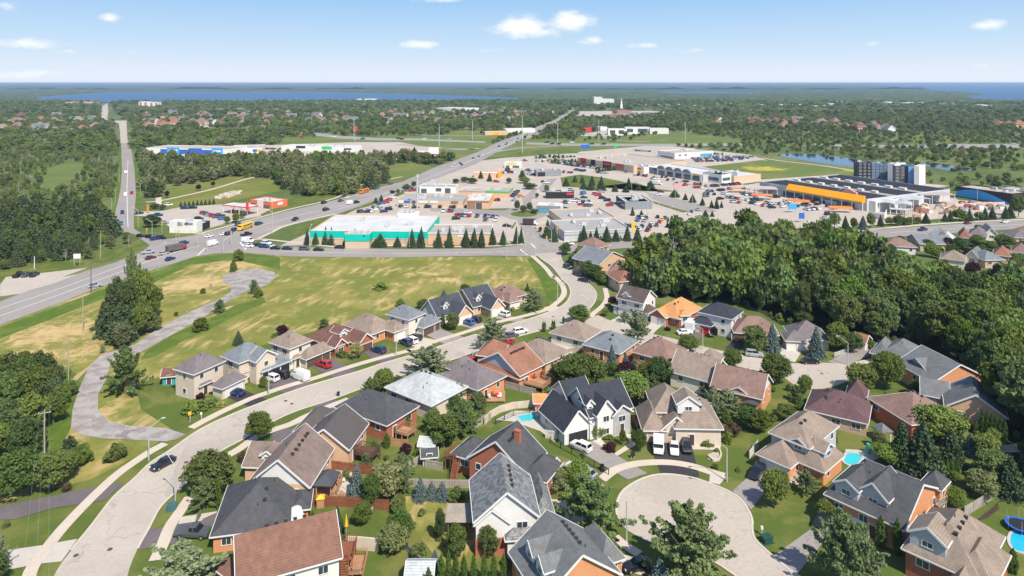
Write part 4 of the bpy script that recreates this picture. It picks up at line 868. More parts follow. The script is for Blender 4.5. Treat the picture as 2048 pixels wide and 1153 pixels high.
def trunk_mesh(kind, m):
    mb = MB(); r = random.Random(hash(kind) & 0 or len(kind)*7)
    if kind == 'straight': mb.tube((0,0,-.02),(0,0,.95), .02, .004, 6)
    elif kind == 'bare':
        mb.tube((0,0,-.02),(.01,.01,.5), .022, .014, 6); mb.tube((.01,.01,.5),(0,0,.98), .014, .003, 5)
        for i in range(40):
            z = r.uniform(.3,.9); a = r.uniform(0,6.28); L_ = (1.05-z)*.5*r.uniform(.5,1.1); e = (cos(a)*L_, sin(a)*L_, min(1, z+L_*r.uniform(.5,1.0))); mb.tube((0,0,z), e, .007, .002, 4)
            for j in range(3):
                f = r.uniform(.3,.8); s = (e[0]*f, e[1]*f, z+(e[2]-z)*f); b = a+r.uniform(-1,1); mb.tube(s, (s[0]+cos(b)*L_*.4, s[1]+sin(b)*L_*.4, s[2]+L_*.4), .004, .0015, 4)
    else:
        mb.tube((0,0,-.02),(0,0,.38), .032, .02, 7)
        for i in range(7):
            a = i*2.4+.4; z = .2+.03*i; mb.tube((0,0,z), (cos(a)*.27, sin(a)*.27, z+.38), .014, .004, 5)
    return mb.mesh('trunk', m)
TRB, TRS, TRBARE, TRP = trunk_mesh('broad', BARK), trunk_mesh('straight', BARK), trunk_mesh('bare', BARKP), trunk_mesh('straight', BARKP)
PR = {}
def proto(kind, n, fn, trunk, name, cat):
    PR[kind] = ([fn(11*i+len(kind)*101) for i in range(n)], trunk, name, cat)
proto('maple', 4, lambda s: broad(s, LM['green']), TRB, 'leafy_tree', 'tree')
proto('bright', 2, lambda s: broad(s, LM['bright'], lump=.16), TRB, 'leafy_tree', 'tree')
proto('dark', 2, lambda s: broad(s, LM['dark'], nc=60, lump=.15, spread=1.05), TRB, 'leafy_tree', 'tree')
proto('loose', 3, lambda s: loose(s, LM['silver']), TRB, 'leafy_tree', 'tree')
proto('loosegreen', 2, lambda s: loose(s, LM['sage']), TRB, 'leafy_tree', 'tree')
proto('purple', 1, lambda s: broad(s, LM['purple'], nc=40), TRB, 'purple_tree', 'tree')
proto('yellow', 1, lambda s: broad(s, LM['yellow'], nc=34, per=60), TRB, 'flowering_tree', 'tree')
proto('wood', 4, lambda s: broad(s, LM['wood'], nc=95, per=70, size=.022, bottom=.2, lump=.105), TRS, 'forest_tree', 'tree')
proto('olive', 2, lambda s: broad(s, LM['olive'], nc=50, per=70, size=.025, bottom=.1, lump=.13), TRS, 'forest_tree', 'tree')
proto('pine', 2, lambda s: conifer(s, LM['pine'], 12, .034, .12, .5, .55), TRS, 'pine_tree', 'tree')
proto('spruce', 2, lambda s: conifer(s, LM['spruce']), TRS, 'spruce_tree', 'tree')
proto('blue', 2, lambda s: conifer(s, LM['blue'], 16), TRS, 'blue_spruce', 'tree')
proto('cedar', 2, lambda s: column(s, LM['cedar']), TRS, 'columnar_cedar', 'tree')
proto('bare', 1, lambda s: None, TRBARE, 'bare_tree', 'tree')
proto('bush', 3, lambda s: bush(s, LM['green']), None, 'shrub', 'shrub')
proto('bushbright', 2, lambda s: bush(s, LM['bright']), None, 'shrub', 'shrub')
proto('bushpurple', 1, lambda s: bush(s, LM['purple']), None, 'purple_shrub', 'shrub')
proto('bushrusset', 1, lambda s: bush(s, LM['russet']), None, 'russet_shrub', 'shrub')
proto('bushyellow', 1, lambda s: bush(s, LM['yellow']), None, 'yellow_shrub', 'shrub')
TCNT = [0]
def plant(kind, p, h, w, label, group=None, z=0):
    ms, tr, name, cat = PR[kind]; r = random.Random(TCNT[0]*17+3); TCNT[0] += 1
    if tr is None or ms[0] is None:
        me = ms[r.randrange(len(ms))] if ms[0] is not None else tr
        o = link(name, me, None, (p[0], p[1], z), r.uniform(0, 6.28), (w, w*r.uniform(.9,1.1), h)); return tag(o, label, cat, group)
    root = empty(name, (p[0], p[1], z), r.uniform(0, 6.28), label, cat, group); root.scale = (w, w*r.uniform(.92,1.08), h)
    link('crown', ms[r.randrange(len(ms))], root); link('trunk', tr, root)
    return root
def T(kind, x, yb, yt, wpx, label, group=None):
    k = (yb-HY)/CAMH; return plant(kind, G(x, yb), (yb-yt)/k, wpx/k/1.0, label, group)
def near_trees():
    g = 'trees in the gardens'
    def c(f, kind, x, yb, yt, w, label, group=None):
        s = 4 if f in (M1,M2,M3,M4,M5) else (3.092 if f in (B1,B2,B3,B4,B5) else 5.12); q = f(x, yb); T(kind, q[0], q[1], f(x, yt)[1], w/s, label, group)
    # foreground
    c(B1, 'loose', 1130, 1330, 960, 560, 'pale feathery tree filling the lower edge beside the rust roof')
    c(B1, 'maple', 1290, 660, 375, 300, 'dark leafy tree beside the lamp post on the near street')
    c(B1, 'loosegreen', 1260, 745, 540, 190, 'open green conifer-like tree in front of the charcoal roof')
    c(B1, 'cedar', 1350, 740, 545, 42, 'narrow cedar at the corner of the charcoal roofed house')
    c(B1, 'cedar', 1298, 930, 845, 26, 'small narrow cedar beside the parked pickup')
    c(B2, 'maple', 365, 320, 130, 170, 'dark leafy street tree left of the brown gabled roof')
    c(B1, 'dark', 100, 640, 390, 330, 'broad dark tree under the power lines')
    c(B1, 'maple', 330, 610, 380, 270, 'bushy green tree beside the power pole')
    c(B1, 'pine', 430, 460, 285, 150, 'pine tree beside the power pole')
    c(B1, 'bright', 500, 470, 330, 110, 'light green tree between the pine and the small bush')
    c(B1, 'bush', 558, 445, 375, 55, 'small round bush by the lawn edge')
    c(B1, 'bush', 715, 440, 310, 145, 'large round green bush alone on the verge')
    c(B1, 'bushrusset', 415, 625, 575, 75, 'low russet shrub at the garden edge')
    c(B1, 'bushbright', 40, 850, 795, 60, 'small light green shrub at the left picture edge')
    c(B1, 'loose', -10, 1120, 880, 130, 'whitish loose tree at the left picture edge')
    c(B1, 'dark', -80, 1250, 1000, 230, 'dark tree in the lower left corner')
    for x, yb, yt, w, k in ((60,330,40,240,'dark'),(190,300,20,220,'maple'),(330,210,20,150,'maple'),(-20,420,200,200,'wood'),(150,420,170,200,'dark'),(20,180,-120,260,'wood'),(190,130,-160,240,'maple'),(330,100,-90,180,'pine'),(230,400,250,110,'maple')):
        c(B1, k, x, yb, yt, w, 'leafy tree in the dense stand left of the broken road', 'trees left of the broken road')
    for x, yb, yt, w, k in ((60,1150,820,330,'dark'),(200,1100,810,260,'maple'),(330,1120,790,240,'dark'),(430,1130,910,200,'maple'),(540,1180,1040,180,'bright'),(470,1250,1060,200,'maple'),(120,1260,980,300,'maple'),(300,1290,1010,300,'dark')):
        c(M1, k, x, yb, yt, w*.85, 'leafy tree in the clump below the dry field', 'clump below the dry field')
    c(M1, 'loosegreen', 1000, 1150, 760, 330, 'grey green tree standing by the broken road')
    c(M1, 'bushbright', 940, 1150, 1010, 130, 'bright shrub at the foot of the roadside tree')
    # tall clump left of the field
    for x, yb, yt, w, k in ((1060,480,-10,200,'loosegreen'),(1120,620,130,280,'maple'),(900,620,330,290,'pine'),(1030,660,220,240,'dark'),(1200,560,270,230,'maple'),(880,690,420,240,'pine'),(980,740,420,260,'pine'),(1130,690,420,240,'maple'),(1200,660,490,180,'olive'),(980,790,560,200,'olive'),(1080,380,0,200,'bare'),(1250,650,520,110,'bright'),(950,560,200,200,'dark')):
        c(M1, k, x, yb, yt, w*.84, 'tree in the tall clump between the highway and the field', 'tall clump beside the field')
    c(M1, 'loose', 820, 830, 750, 50, 'small pale sapling at the foot of the tall clump')
    c(M1, 'bush', 1600, 650, 525, 145, 'dark rounded pine bush beside the broken road')
    c(M1, 'loosegreen', 1755, 510, 395, 110, 'small open tree beside the broken road')
    c(M1, 'spruce', 1905, 760, 645, 95, 'small dark spruce at the field edge behind the blue grey roof')
    c(M1, 'bush', 1625, 350, 300, 45, 'tiny shrub on the dry patch')
    c(M1, 'bare', 1697, 310, 110, 60, 'thin bare sapling beside the turning circle')
    c(M1, 'bush', 1410, 530, 490, 40, 'small bush by the cracked road edge')
    c(C2, 'bush', 1060, 835, 695, 130, 'round green bush near the junction')
    c(C2, 'bush', 1010, 945, 820, 90, 'dark shrub at the turning circle edge')
    c(M2, 'loosegreen', 830, 110, 0, 90, 'open young tree beside the turning circle')
    c(M2, 'bush', 865, 135, 55, 110, 'round bush beside the turning circle')
    c(M2, 'bushbright', 1845, 75, 10, 150, 'low spreading shrub in the middle of the field')
    c(M2, 'purple', 1055, 445, 360, 110, 'small dark purple tree behind the cream house')
    c(M2, 'bushbright', 990, 460, 420, 60, 'light shrub behind the cream house')
    c(M2, 'loosegreen', 1390, 405, 310, 120, 'open green tree behind the red brown roof')
    c(M2, 'yellow', 1650, 640, 495, 130, 'cream flowering tree in front of the red brick bungalow')
    c(M2, 'bush', 1535, 620, 555, 90, 'round clipped bush by the brick bungalow')
    c(M2, 'bush', 1490, 600, 570, 50, 'small clipped bush by the garage corner')
    c(M2, 'bush', 1150, 685, 610, 60, 'boxy hedge bush between two garages')
    c(M2, 'bush', 785, 815, 755, 50, 'round bush at the blue grey house entrance')
    c(M2, 'maple', 905, 870, 770, 60, 'small street tree before the blue grey house')
    for x, yb, yt, w, k in ((330,1070,950,170,'bushbright'),(430,1040,950,170,'bushbright'),(500,1010,920,130,'bushbright'),(560,1010,960,100,'bushyellow')):
        c(M2, k, x, yb, yt, w, 'bright green garden shrub on the lawn of the beige house', 'shrubs on the beige house lawn')
    c(M2, 'bushpurple', 405, 960, 895, 80, 'purple shrub beside the beige house porch')
    c(M2, 'bush', 530, 925, 880, 80, 'low green shrub in the bed of the beige house')
    c(M2, 'maple', 1865, 905, 705, 160, 'light leafy tree across the street from the red brown roof')
    c(M3, 'loose', 620, 850, 610, 360, 'large pale feathery tree above the near white roof')
    c(M3, 'loose', 1140, 620, 400, 270, 'pale feathery tree beside the parked white car on the street')
    c(M3, 'loose', 1470, 330, 150, 190, 'pale weeping tree in front of the brown roofed corner bungalow')
    c(M3, 'maple', 820, 480, 340, 130, 'round green tree by the navy roofed house')
    c(M3, 'cedar', 745, 460, 340, 40, 'narrow cedar by the navy roofed house')
    c(M3, 'maple', 265, 960, 800, 160, 'leafy tree left of the pale roof')
    c(M3, 'bushbright', 420, 1030, 960, 50, 'small bright shrub in front of the pale roof')
    c(M3, 'bush', 400, 290, 220, 90, 'bush in the field behind the grey roof')
    c(M3, 'dark', 590, 310, 235, 100, 'round dark tree behind the navy roof')
    c(M3, 'blue', 750, 225, 155, 60, 'blue spruce at the field edge')
    c(M3, 'dark', 920, 180, 115, 90, 'round dark tree at the field edge')
    c(M3, 'spruce', 1420, 170, 105, 40, 'dark narrow spruce behind the corner bungalow')
    c(M3, 'bushyellow', 1303, 330, 290, 45, 'bright yellow shrub by the corner bungalow')
    c(M3, 'maple', 1830, 430, 280, 170, 'green tree at the entrance of the side street')
    for x in (1545, 1560, 1620, 1635): c(M3, 'cedar', x, 500 if x < 1600 else 480, 410 if x < 1600 else 400, 24, 'narrow cedar beside the corner bungalow', 'cedars beside the corner bungalow')
    c(M3, 'cedar', 1708, 435, 370, 26, 'narrow cedar beside the tan corner roof')
    c(M3, 'maple', 860, 1060, 900, 150, 'green tree between the pale roof and the mauve roof')
    c(M3, 'dark', 830, 1120, 1000, 160, 'dark leafy tree below the pale roof')
    c(M3, 'loosegreen', 1010, 1180, 980, 190, 'open green tree below the patio')
    c(M3, 'bushpurple', 640, 1150, 1090, 90, 'purple leaved shrub below the pale roof')
    c(B3, 'bushpurple', 200, 210, 110, 110, 'purple leaved shrub behind the red brick bungalow')
    c(B3, 'maple', 270, 360, 150, 200, 'light green tree beside the white shed')
    c(B3, 'loosegreen', 380, 290, 60, 220, 'feathery tree in the middle of the back gardens')
    c(B3, 'bushbright', 430, 230, 100, 130, 'pale green shrub near the pool fence')
    c(B3, 'purple', 35, 410, 330, 80, 'dark purple bush by the white shed')
    c(B3, 'bush', 110, 400, 340, 80, 'round bush by the white shed')
    # big trees behind the black roofed house
    for x, yb, yt, w, k, lb in ((250,960,670,420,'dark','huge dark leafy tree above the black roofed house'),(80,890,760,180,'maple','leafy tree left of the huge dark crown'),(640,1060,820,330,'bright','yellow green tree beside the black roofed house'),
        (880,920,690,190,'dark','round dark tree behind the tan two storey house'),(770,900,740,160,'maple','green tree beside the purple crown'),(610,860,735,180,'purple','dark purple tree below the blue spruces'),(760,1110,930,220,'olive','soft olive tree right of the black roof'),
        (495,800,600,110,'blue','tallest blue spruce behind the black roofed house'),(600,740,655,80,'blue','small blue spruce beside the tallest one'),(690,750,665,80,'blue','blue spruce left of the rosy roof'),(760,740,665,80,'blue','blue spruce right beside the rosy roof'),
        (700,600,320,230,'loose','pale feathery tree at the mouth of the side street'),(600,420,330,110,'loose','loose pale tree before the white espresso roofed house'),(1110,650,520,165,'maple','round leafy tree beside the side street'),(1460,790,630,160,'maple','round leafy tree at the bend of the court'),
        (1810,915,660,240,'dark','large round dark tree beside the court'),(1640,655,440,210,'maple','big leafy tree in front of the brown roofed brick bungalow'),(1780,650,425,130,'blue','tall blue spruce beside the brown roofed bungalow'),(1385,990,850,110,'maple','leafy tree left of the plain brown roof'),
        (1420,1160,960,260,'loose','silvery loose tree between two roofs'),(1250,1000,880,110,'olive','olive tree right of the tan roof bay'),(500,300,210,90,'purple','dark purple tree beside the espresso roofed porch'),(1310,550,450,70,'purple','slender purple tree before the black roofed white house'),
        (440,370,310,60,'maple','young tree on the corner lawn'),(940,485,455,60,'bushpurple','purple shrub on the court lawn'),(1400,510,455,90,'bushbright','shrubs at the foot of the white house wall')):
        c(M4, k, x, yb, yt, w, lb)
    for x, yb, yt, w, k, lb in ((385,620,375,150,'blue','blue spruce in front of the beige garage doors'),(560,570,330,200,'maple','leafy tree behind the blue spruce'),(660,580,420,170,'dark','shaded leafy tree behind the lamp post'),
        (890,640,500,80,'spruce','small spruce left of the grey roof'),(750,905,670,270,'maple','large leafy tree between the court and the red brick roof'),(950,880,570,250,'maple','taller leafy tree right of the court'),
        (470,1130,920,130,'blue','leftmost conifer in front of the maroon roof'),(580,1150,950,110,'spruce','middle conifer in front of the maroon roof'),(680,1160,1000,110,'blue','rightmost conifer in front of the maroon roof'),
        (165,890,830,50,'cedar','small cedar beside the court'),(240,1000,910,60,'cedar','yellow green cedar on the lawn'),(130,1080,990,110,'maple','leafy bush beside the green lawn'),(1180,930,800,100,'dark','shaded tree by the grey wing')):
        c(M5, k, x, yb, yt, w, lb)
    for x, yb, yt, w, k, lb in ((690,370,250,90,'olive','soft olive tree near the small gazebo'),(830,470,190,190,'spruce','spruce left of the great spruce'),(960,510,200,260,'spruce','great dark spruce beside the lawn'),(1130,470,240,180,'spruce','spruce right of the great spruce'),
        (1060,330,90,280,'bright','tall bright green tree above the spruces'),(730,450,330,170,'bright','yellow green arching tree by the pool'),(1330,660,500,240,'olive','dark olive round tree over the lawn'),(1400,560,380,260,'maple','leafy tree in the upper right garden'),
        (1250,400,270,110,'blue','pale blue spruce in the right garden'),(1350,440,270,150,'bright','light green tree in the right garden'),(1500,650,410,220,'spruce','drooping spruce at the right edge'),(1170,745,600,110,'bright','small round tree on the back lawn'),
        (1400,360,240,110,'bright','pale green tree near the cedars'),(700,975,775,70,'cedar','narrow cedar left of the front window'),(800,1020,790,70,'cedar','narrow cedar right of the front window'),(740,960,880,70,'bush','round bush between the two cedars'),
        (915,925,845,80,'bush','bush at the corner of the orange wall'),(470,1250,745,400,'loosegreen','large airy tree on the driveway side of the dark roofed house'),(600,1200,900,260,'loose','airy pale branches in front of the lawn'),(1210,1180,1060,80,'bush','bush at the bottom edge beside the corner house')):
        c(B5, k, x, yb, yt, w, lb)
    for x in (1325,1355,1385,1412,1440,1465): c(B5, 'cedar', x, 290+(x-1325)*.3, 115+(x-1325)*.45, 36, 'tall narrow cedar in the row by the peach brick house', 'row of cedars by the peach brick house')
    for x in (1235,1260,1285,1310): c(B5, 'bushrusset' if x == 1260 else 'cedar', x, 255, 185, 30, 'short cedar in the low row', 'low row of short cedars')
    for x, y in ((1060,530),(1085,530),(1110,530),(1140,530),(1170,525)): c(B5, 'cedar', x, y, y-100, 34, 'short cedar in the hedge below the spruces', 'cedar hedge below the spruces')
    # round the cul-de-sac
    for x, yb, yt, w, k, lb in ((1080,735,485,165,'maple','round green tree on the big lawn'),(700,180,-20,130,'loose','silvery tree behind the tan two storey house'),(780,210,110,60,'cedar','narrow cedar beside the silvery tree'),(820,280,195,120,'bushrusset','russet bush beside the driveway house'),
        (930,240,110,170,'dark','dark green tree on the long lawn'),(790,330,245,70,'bushbright','green bush by the tan house corner'),(660,345,290,90,'bush','clipped bush in front of the tan house'),(720,385,355,35,'bush','small shrub in the stone ring'),(1300,595,525,130,'bush','green shrubs below the front window'),
        (1150,190,90,120,'maple','green tree behind the tan hipped roof'),(1230,130,20,60,'cedar','yellow green cedar behind the tan hipped roof'),(-70,880,540,430,'loosegreen','airy tree on the left of the cul-de-sac'),(540,1200,705,540,'loosegreen','large airy tree at the foot of the cul-de-sac'),
        (370,1240,1050,200,'blue','blue green shrubby tree below the cul-de-sac'),(250,390,240,70,'dark','hedge tree on the lawn edge'),(210,335,250,50,'dark','dark cedar by the arched entrance'),(140,345,240,45,'dark','small conifer by the entrance path'),(60,375,320,100,'bushpurple','dark red bush on the entrance bed'),(15,290,215,80,'bushbright','light shrub by the garage')):
        c(B4, k, x, yb, yt, w, lb)
    for x, yb, yt, w, k, lb in ((1100,640,430,150,'bright','bright green tree by the parked white car'),(970,650,480,130,'olive','olive tree beside the red brick house'),(1225,300,205,90,'bright','bright shrub beside the dark garage door'),(1280,300,270,100,'bush','clipped hedge under the bay window'),
        (350,1050,830,150,'maple','leafy tree in front of the wooden pergola'),(550,1040,840,140,'maple','leafy tree in front of the white gable'),(245,940,730,70,'dark','narrow dark tree beside the pergola'),(125,680,540,110,'blue','leftmost of three low spruces'),(195,670,570,100,'blue','middle of three low spruces'),(260,680,565,100,'blue','rightmost of three low spruces'),
        (350,690,590,110,'bush','bush right of the three low spruces'),(0,960,740,150,'dark','dark leafy tree behind the flower meadow'),(110,1050,930,110,'bush','rounded bush by the grey fence'),(215,1120,990,90,'blue','silvery blue small tree by the cedars'),(30,650,470,90,'loosegreen','loose tree by the sheds'),(700,1100,960,45,'cedar','lone narrow cedar under the dormers'),
        (1000,830,760,90,'bushbright','shrub beside the mottled roof'),(270,970,930,40,'bushyellow','small yellow shrub by the pergola'),(240,900,850,80,'bush','shrub beside the flower meadow'),(660,1120,1030,40,'cedar','short cedar by the mottled roofed house')):
        c(B3, k, x, yb, yt, w, lb)
    for x in (255,300,345,395,455,520,580,640): c(B3, 'cedar', x, 1190, 1010 if x != 300 else 980, 48, 'narrow cedar in the tall row at the foot of the picture', 'tall cedar row at the foot of the picture')
    for x, yb, yt, w, k, lb in ((970,690,455,130,'blue','tall blue spruce beside the stone patio'),(1060,720,520,150,'dark','dark leafy tree beside the blue spruce'),(1160,660,450,260,'olive','half bare olive tree in the back garden'),(1150,655,450,220,'bare','bare grey branches among the olive tree'),(1240,560,390,170,'loosegreen','white flowering open tree in the back garden'),
        (1190,1020,820,190,'olive','grey green tree beside the lawn'),(1250,900,760,120,'dark','dark tree beside the flower meadow'),(1230,770,650,110,'maple','leafy tree above the grey green tree'),(1155,360,265,55,'cedar','stout cedar in the back garden'),(1085,380,305,80,'bush','round bush beside the beige wall'),(900,560,485,80,'bushbright','light shrub on the stone patio'),(675,800,740,22,'cedar','small cedar by the white awning'),(697,800,745,22,'cedar','second small cedar by the white awning'),(265,450,370,75,'bushrusset','russet bush by the brown roof'),(1440,280,110,110,'bright','yellow green bush near the white shed')):
        c(B2, k, x, yb, yt, w, lb)
    # street trees by the junction
    for x, yb, yt, w, k in ((1185,870,745,130,'dark'),(1330,880,790,110,'bright'),(1270,960,860,150,'dark'),(1340,1010,890,170,'dark'),(1420,1060,930,180,'dark'),(1480,1110,980,190,'dark'),(1540,1140,1030,180,'dark'),(1420,1000,900,150,'bright'),(1600,1180,1070,150,'maple'),(1700,1200,1110,110,'maple')):
        c(C4, k, x, yb, yt, w, 'dense street tree in the row by the main junction', 'street trees by the junction')
    # spruces along the plaza back
    gg = 'conifers along the plaza back wall'; lb = 'conifer in the row behind the shopping plaza'
    for x, yt, w in ((175,510,70),(265,510,80),(365,480,80),(425,485,80),(570,550,70),(665,500,90),(755,530,70),(925,550,150),(880,600,120),(1100,580,90),(1250,500,90),(1345,480,90),(1520,505,90),(1635,505,90),(1805,510,80),(1890,495,70),(1965,500,70)): c(C3, 'spruce', x, 665+20*(x > 500)+(8 if x > 1200 else 0), yt, w, lb, gg)
    for x, yb, yt, w in ((-5,775,570,60),(165,775,600,90),(250,778,590,70),(325,775,600,75),(435,770,590,90),(545,770,620,90),(680,760,580,75),(730,745,585,60),(1000,700,510,110),(1070,740,580,80),(1370,740,568,100),(1440,738,628,70),(1500,740,588,80),(1605,738,578,110),(1700,733,608,100),(1815,730,568,90),(1920,728,578,90)): c(C4, 'spruce', x, yb, yt, w, lb, gg)
    gg = 'conifers by the shops'; lb = 'conifer on a grass strip among the shops'
    for x, yb, yt, w in ((1190,170,80,80),(1280,130,55,60),(1355,140,55,60),(1455,160,60,70),(1550,215,65,110),(1440,210,120,90),(1370,200,120,90),(1690,225,140,70),(1830,160,80,50),(1800,230,160,80),(2030,210,120,50),(315,90,10,60),(405,120,30,60),(1870,470,380,50),(1960,480,410,50),(740,80,0,80)): c(C4, 'spruce', x, yb, yt, w, lb, gg)
    for x, yb, yt, w in ((90,180,80,60),(190,210,150,70),(315,190,110,90),(560,280,200,110),(670,310,240,60),(745,335,250,80),(845,365,285,60),(938,390,310,50),(990,400,280,55),(1040,390,320,40),(875,480,410,70),(945,480,420,50)): c(C5, 'spruce', x, yb, yt, w, lb, gg)
    for x, yb, yt, w, k in ((820,200,130,130,'dark'),(150,130,70,90,'dark'),(60,140,90,80,'dark'),(230,140,80,110,'dark'),(760,140,70,120,'bright'),(605,140,80,70,'maple'),(990,230,150,70,'olive'),(890,290,235,50,'maple'),(690,420,310,60,'maple'),(750,440,360,70,'maple'),(815,430,330,70,'maple'),(860,450,400,80,'maple'),(590,30,-30,60,'maple'),(925,640,580,50,'maple')):
        c(C4, k, x, yb, yt, w, 'leafy tree beside the roads among the shops', 'leafy trees among the shops')
    for x, yb, yt, w, k in ((1190,120,40,80,'dark'),(1270,80,10,60,'dark'),(1050,140,105,60,'dark'),(1105,150,90,50,'maple'),(880,240,180,60,'spruce'),(935,230,150,60,'spruce')): c(C3, k, x, yb, yt, w, 'small tree beside the plaza parking lot', 'small trees by the plaza parking lot')
    for x, yb, yt, w, k in ((170,490,350,160,'dark'),(1030,440,335,90,'maple'),(945,450,370,60,'maple'),(1100,400,320,70,'maple'),(330,185,110,50,'purple'),(650,110,45,60,'purple'),(800,70,15,50,'purple'),(200,300,240,90,'dark'),(280,310,250,70,'dark')): c(C2, k, x, yb, yt, w, 'tree beside the restaurant and the park path', 'trees by the restaurant and park')
    for i in range(9): c(C2, 'spruce', 470+i*42, 275-i*3, 220-i*4, 34, 'small spruce in the row behind the gas station', 'spruce row behind the gas station')
    gg = 'trees along the garden centre'
    for x, yb, yt, w, k in ((110,600,430,110,'maple'),(220,600,470,80,'spruce'),(310,610,490,80,'maple'),(400,610,470,100,'blue'),(480,590,440,110,'maple'),(580,580,460,70,'spruce'),(670,570,480,90,'maple'),(760,575,460,110,'maple'),(820,570,470,60,'spruce'),(880,565,480,100,'maple'),(960,555,480,80,'maple'),(1045,550,440,90,'spruce'),(1240,530,440,70,'spruce'),(1295,530,410,70,'spruce'),(1390,525,400,160,'maple'),(1490,525,400,90,'spruce'),(1590,515,430,100,'maple'),(1650,510,380,80,'spruce'),(1725,505,370,80,'spruce'),(1860,500,370,80,'spruce'),(1910,490,340,90,'spruce'),(1990,485,240,140,'maple'),(1960,340,240,70,'maple')):
        c(C6, k, x, yb, yt, w, 'tree in the row between the garden centre and the road', gg)
    for x, yb, yt, w, k in ((1060,830,710,150,'dark'),(1170,870,780,110,'bright'),(1270,830,690,150,'purple'),(1390,850,690,160,'dark'),(1570,790,680,160,'dark'),(1680,830,720,170,'maple'),(1850,800,660,190,'dark'),(1990,820,740,90,'dark'),(1960,960,860,180,'maple'),(1590,620,560,110,'maple'),(2010,740,640,100,'dark')):
        c(C6, k, x, yb, yt, w, 'tree among the houses beyond the wood', 'trees among the far houses')
near_trees()

# --- woods: separate trees where they show largest, one body behind
def poly_world(pxs): return np.array([tuple(G(*p))[:2] for p in pxs])
def in_poly(P, poly):
    x, y = P[:, 0], P[:, 1]; n = len(poly); c = np.zeros(len(P), bool); j = n-1
    for i in range(n):
        xi, yi = poly[i]; xj, yj = poly[j]
        m = ((yi > y) != (yj > y)) & (x < (xj-xi)*(y-yi)/(yj-yi+1e-12)+xi); c ^= m; j = i
    return c
def scatter(poly, sp, seed, jit=.45):
    r = np.random.RandomState(seed); lo, hi = poly.min(0), poly.max(0)
    gx, gy = np.meshgrid(np.arange(lo[0], hi[0], sp), np.arange(lo[1], hi[1], sp)); P = np.stack([gx.ravel(), gy.ravel()], 1)
    P += r.uniform(-jit, jit, P.shape)*sp; return P[in_poly(P, poly)]
def drop(P, marg=0):
    keep = np.ones(len(P), bool)
    for e in EXCL:
        lo, hi = e.min(0)-1, e.max(0)+1; m = keep & (P[:, 0] > lo[0]) & (P[:, 0] < hi[0]) & (P[:, 1] > lo[1]) & (P[:, 1] < hi[1])
        if m.any(): i = np.where(m)[0]; keep[i[in_poly(P[i], e)]] = False
    return P[keep]
ZONES = [ # polygon in the photograph, spacing, height, kinds, label
 ([(1268,560),(1290,520),(1380,508),(1480,492),(1600,505),(1700,525),(1770,565),(1850,588),(1980,625),(2300,625),(2300,1010),(2070,960),(2040,900),(1990,840),(1965,745),(1870,700),(1770,690),(1735,705),(1690,700),(1650,652),(1570,645),(1500,620),(1400,602),(1320,597),(1285,605)], 5.8, 14.5, ['wood']*14+['maple','maple','olive','bright','pine','loosegreen','bright','bare'], 'tall tree in the dense wood behind the houses', 'trees of the dense wood', True),
 ([(-120,300),(0,285),(60,275),(236,280),(242,330),(238,380),(228,420),(222,470),(262,492),(240,505),(185,520),(120,528),(0,545),(-120,570)], 7.2, 5.2, ['wood','olive','olive','bright','bright','maple','loosegreen','bare'], 'tree in the wood left of the north road', 'trees of the western wood', True),
 ([(-120,440),(0,430),(130,425),(215,440),(230,470),(190,505),(120,522),(0,540),(-120,560)], 6.0, 11, ['pine','pine','dark'], 'dark conifer in the western wood', 'conifers of the western wood', True),
 ([(275,318),(480,305),(620,312),(760,305),(860,315),(870,330),(780,352),(770,378),(690,398),(600,392),(560,382),(480,385),(490,362),(330,375),(310,400),(275,395)], 7.5, 10, ['wood','olive','olive','pine','maple','russetish'], 'tree in the copse beside the park', 'trees of the park copse', True),
]
far_pts = []      # (x, y, h, w, kind index)
KINDS = ['wood','olive','pine','maple','dark','bright','bare']
def woods():
    allp = []
    for zi, (poly, sp, h, kinds, lb, gr, ind) in enumerate(ZONES):
        pw = poly_world(poly); P = drop(scatter(pw, sp, 40+zi)); r = random.Random(90+zi)
        for x, y in P:
            k = r.choice(kinds); k = 'olive' if k == 'russetish' else k; hh = h*r.uniform(.6, 1.22); allp.append((hh/y, x, y, hh, k, lb, gr, r.uniform(.5, .95)))
    allp.sort(key=lambda a: a[2])
    near = [a for a in allp if a[6] == 'trees of the dense wood'][:130]+[a for a in allp if a[6] != 'trees of the dense wood'][:130]
    ids = set(map(id, near))
    for a in allp:
        if id(a) in ids: plant(a[4], (a[1], a[2]), a[3], a[3]*a[7]*(1 if a[4] != 'pine' else .8), a[5], a[6])
        else: far_pts.append((a[1], a[2], a[3], a[3]*a[7], KINDS.index(a[4]) if a[4] in KINDS else 0))
woods()

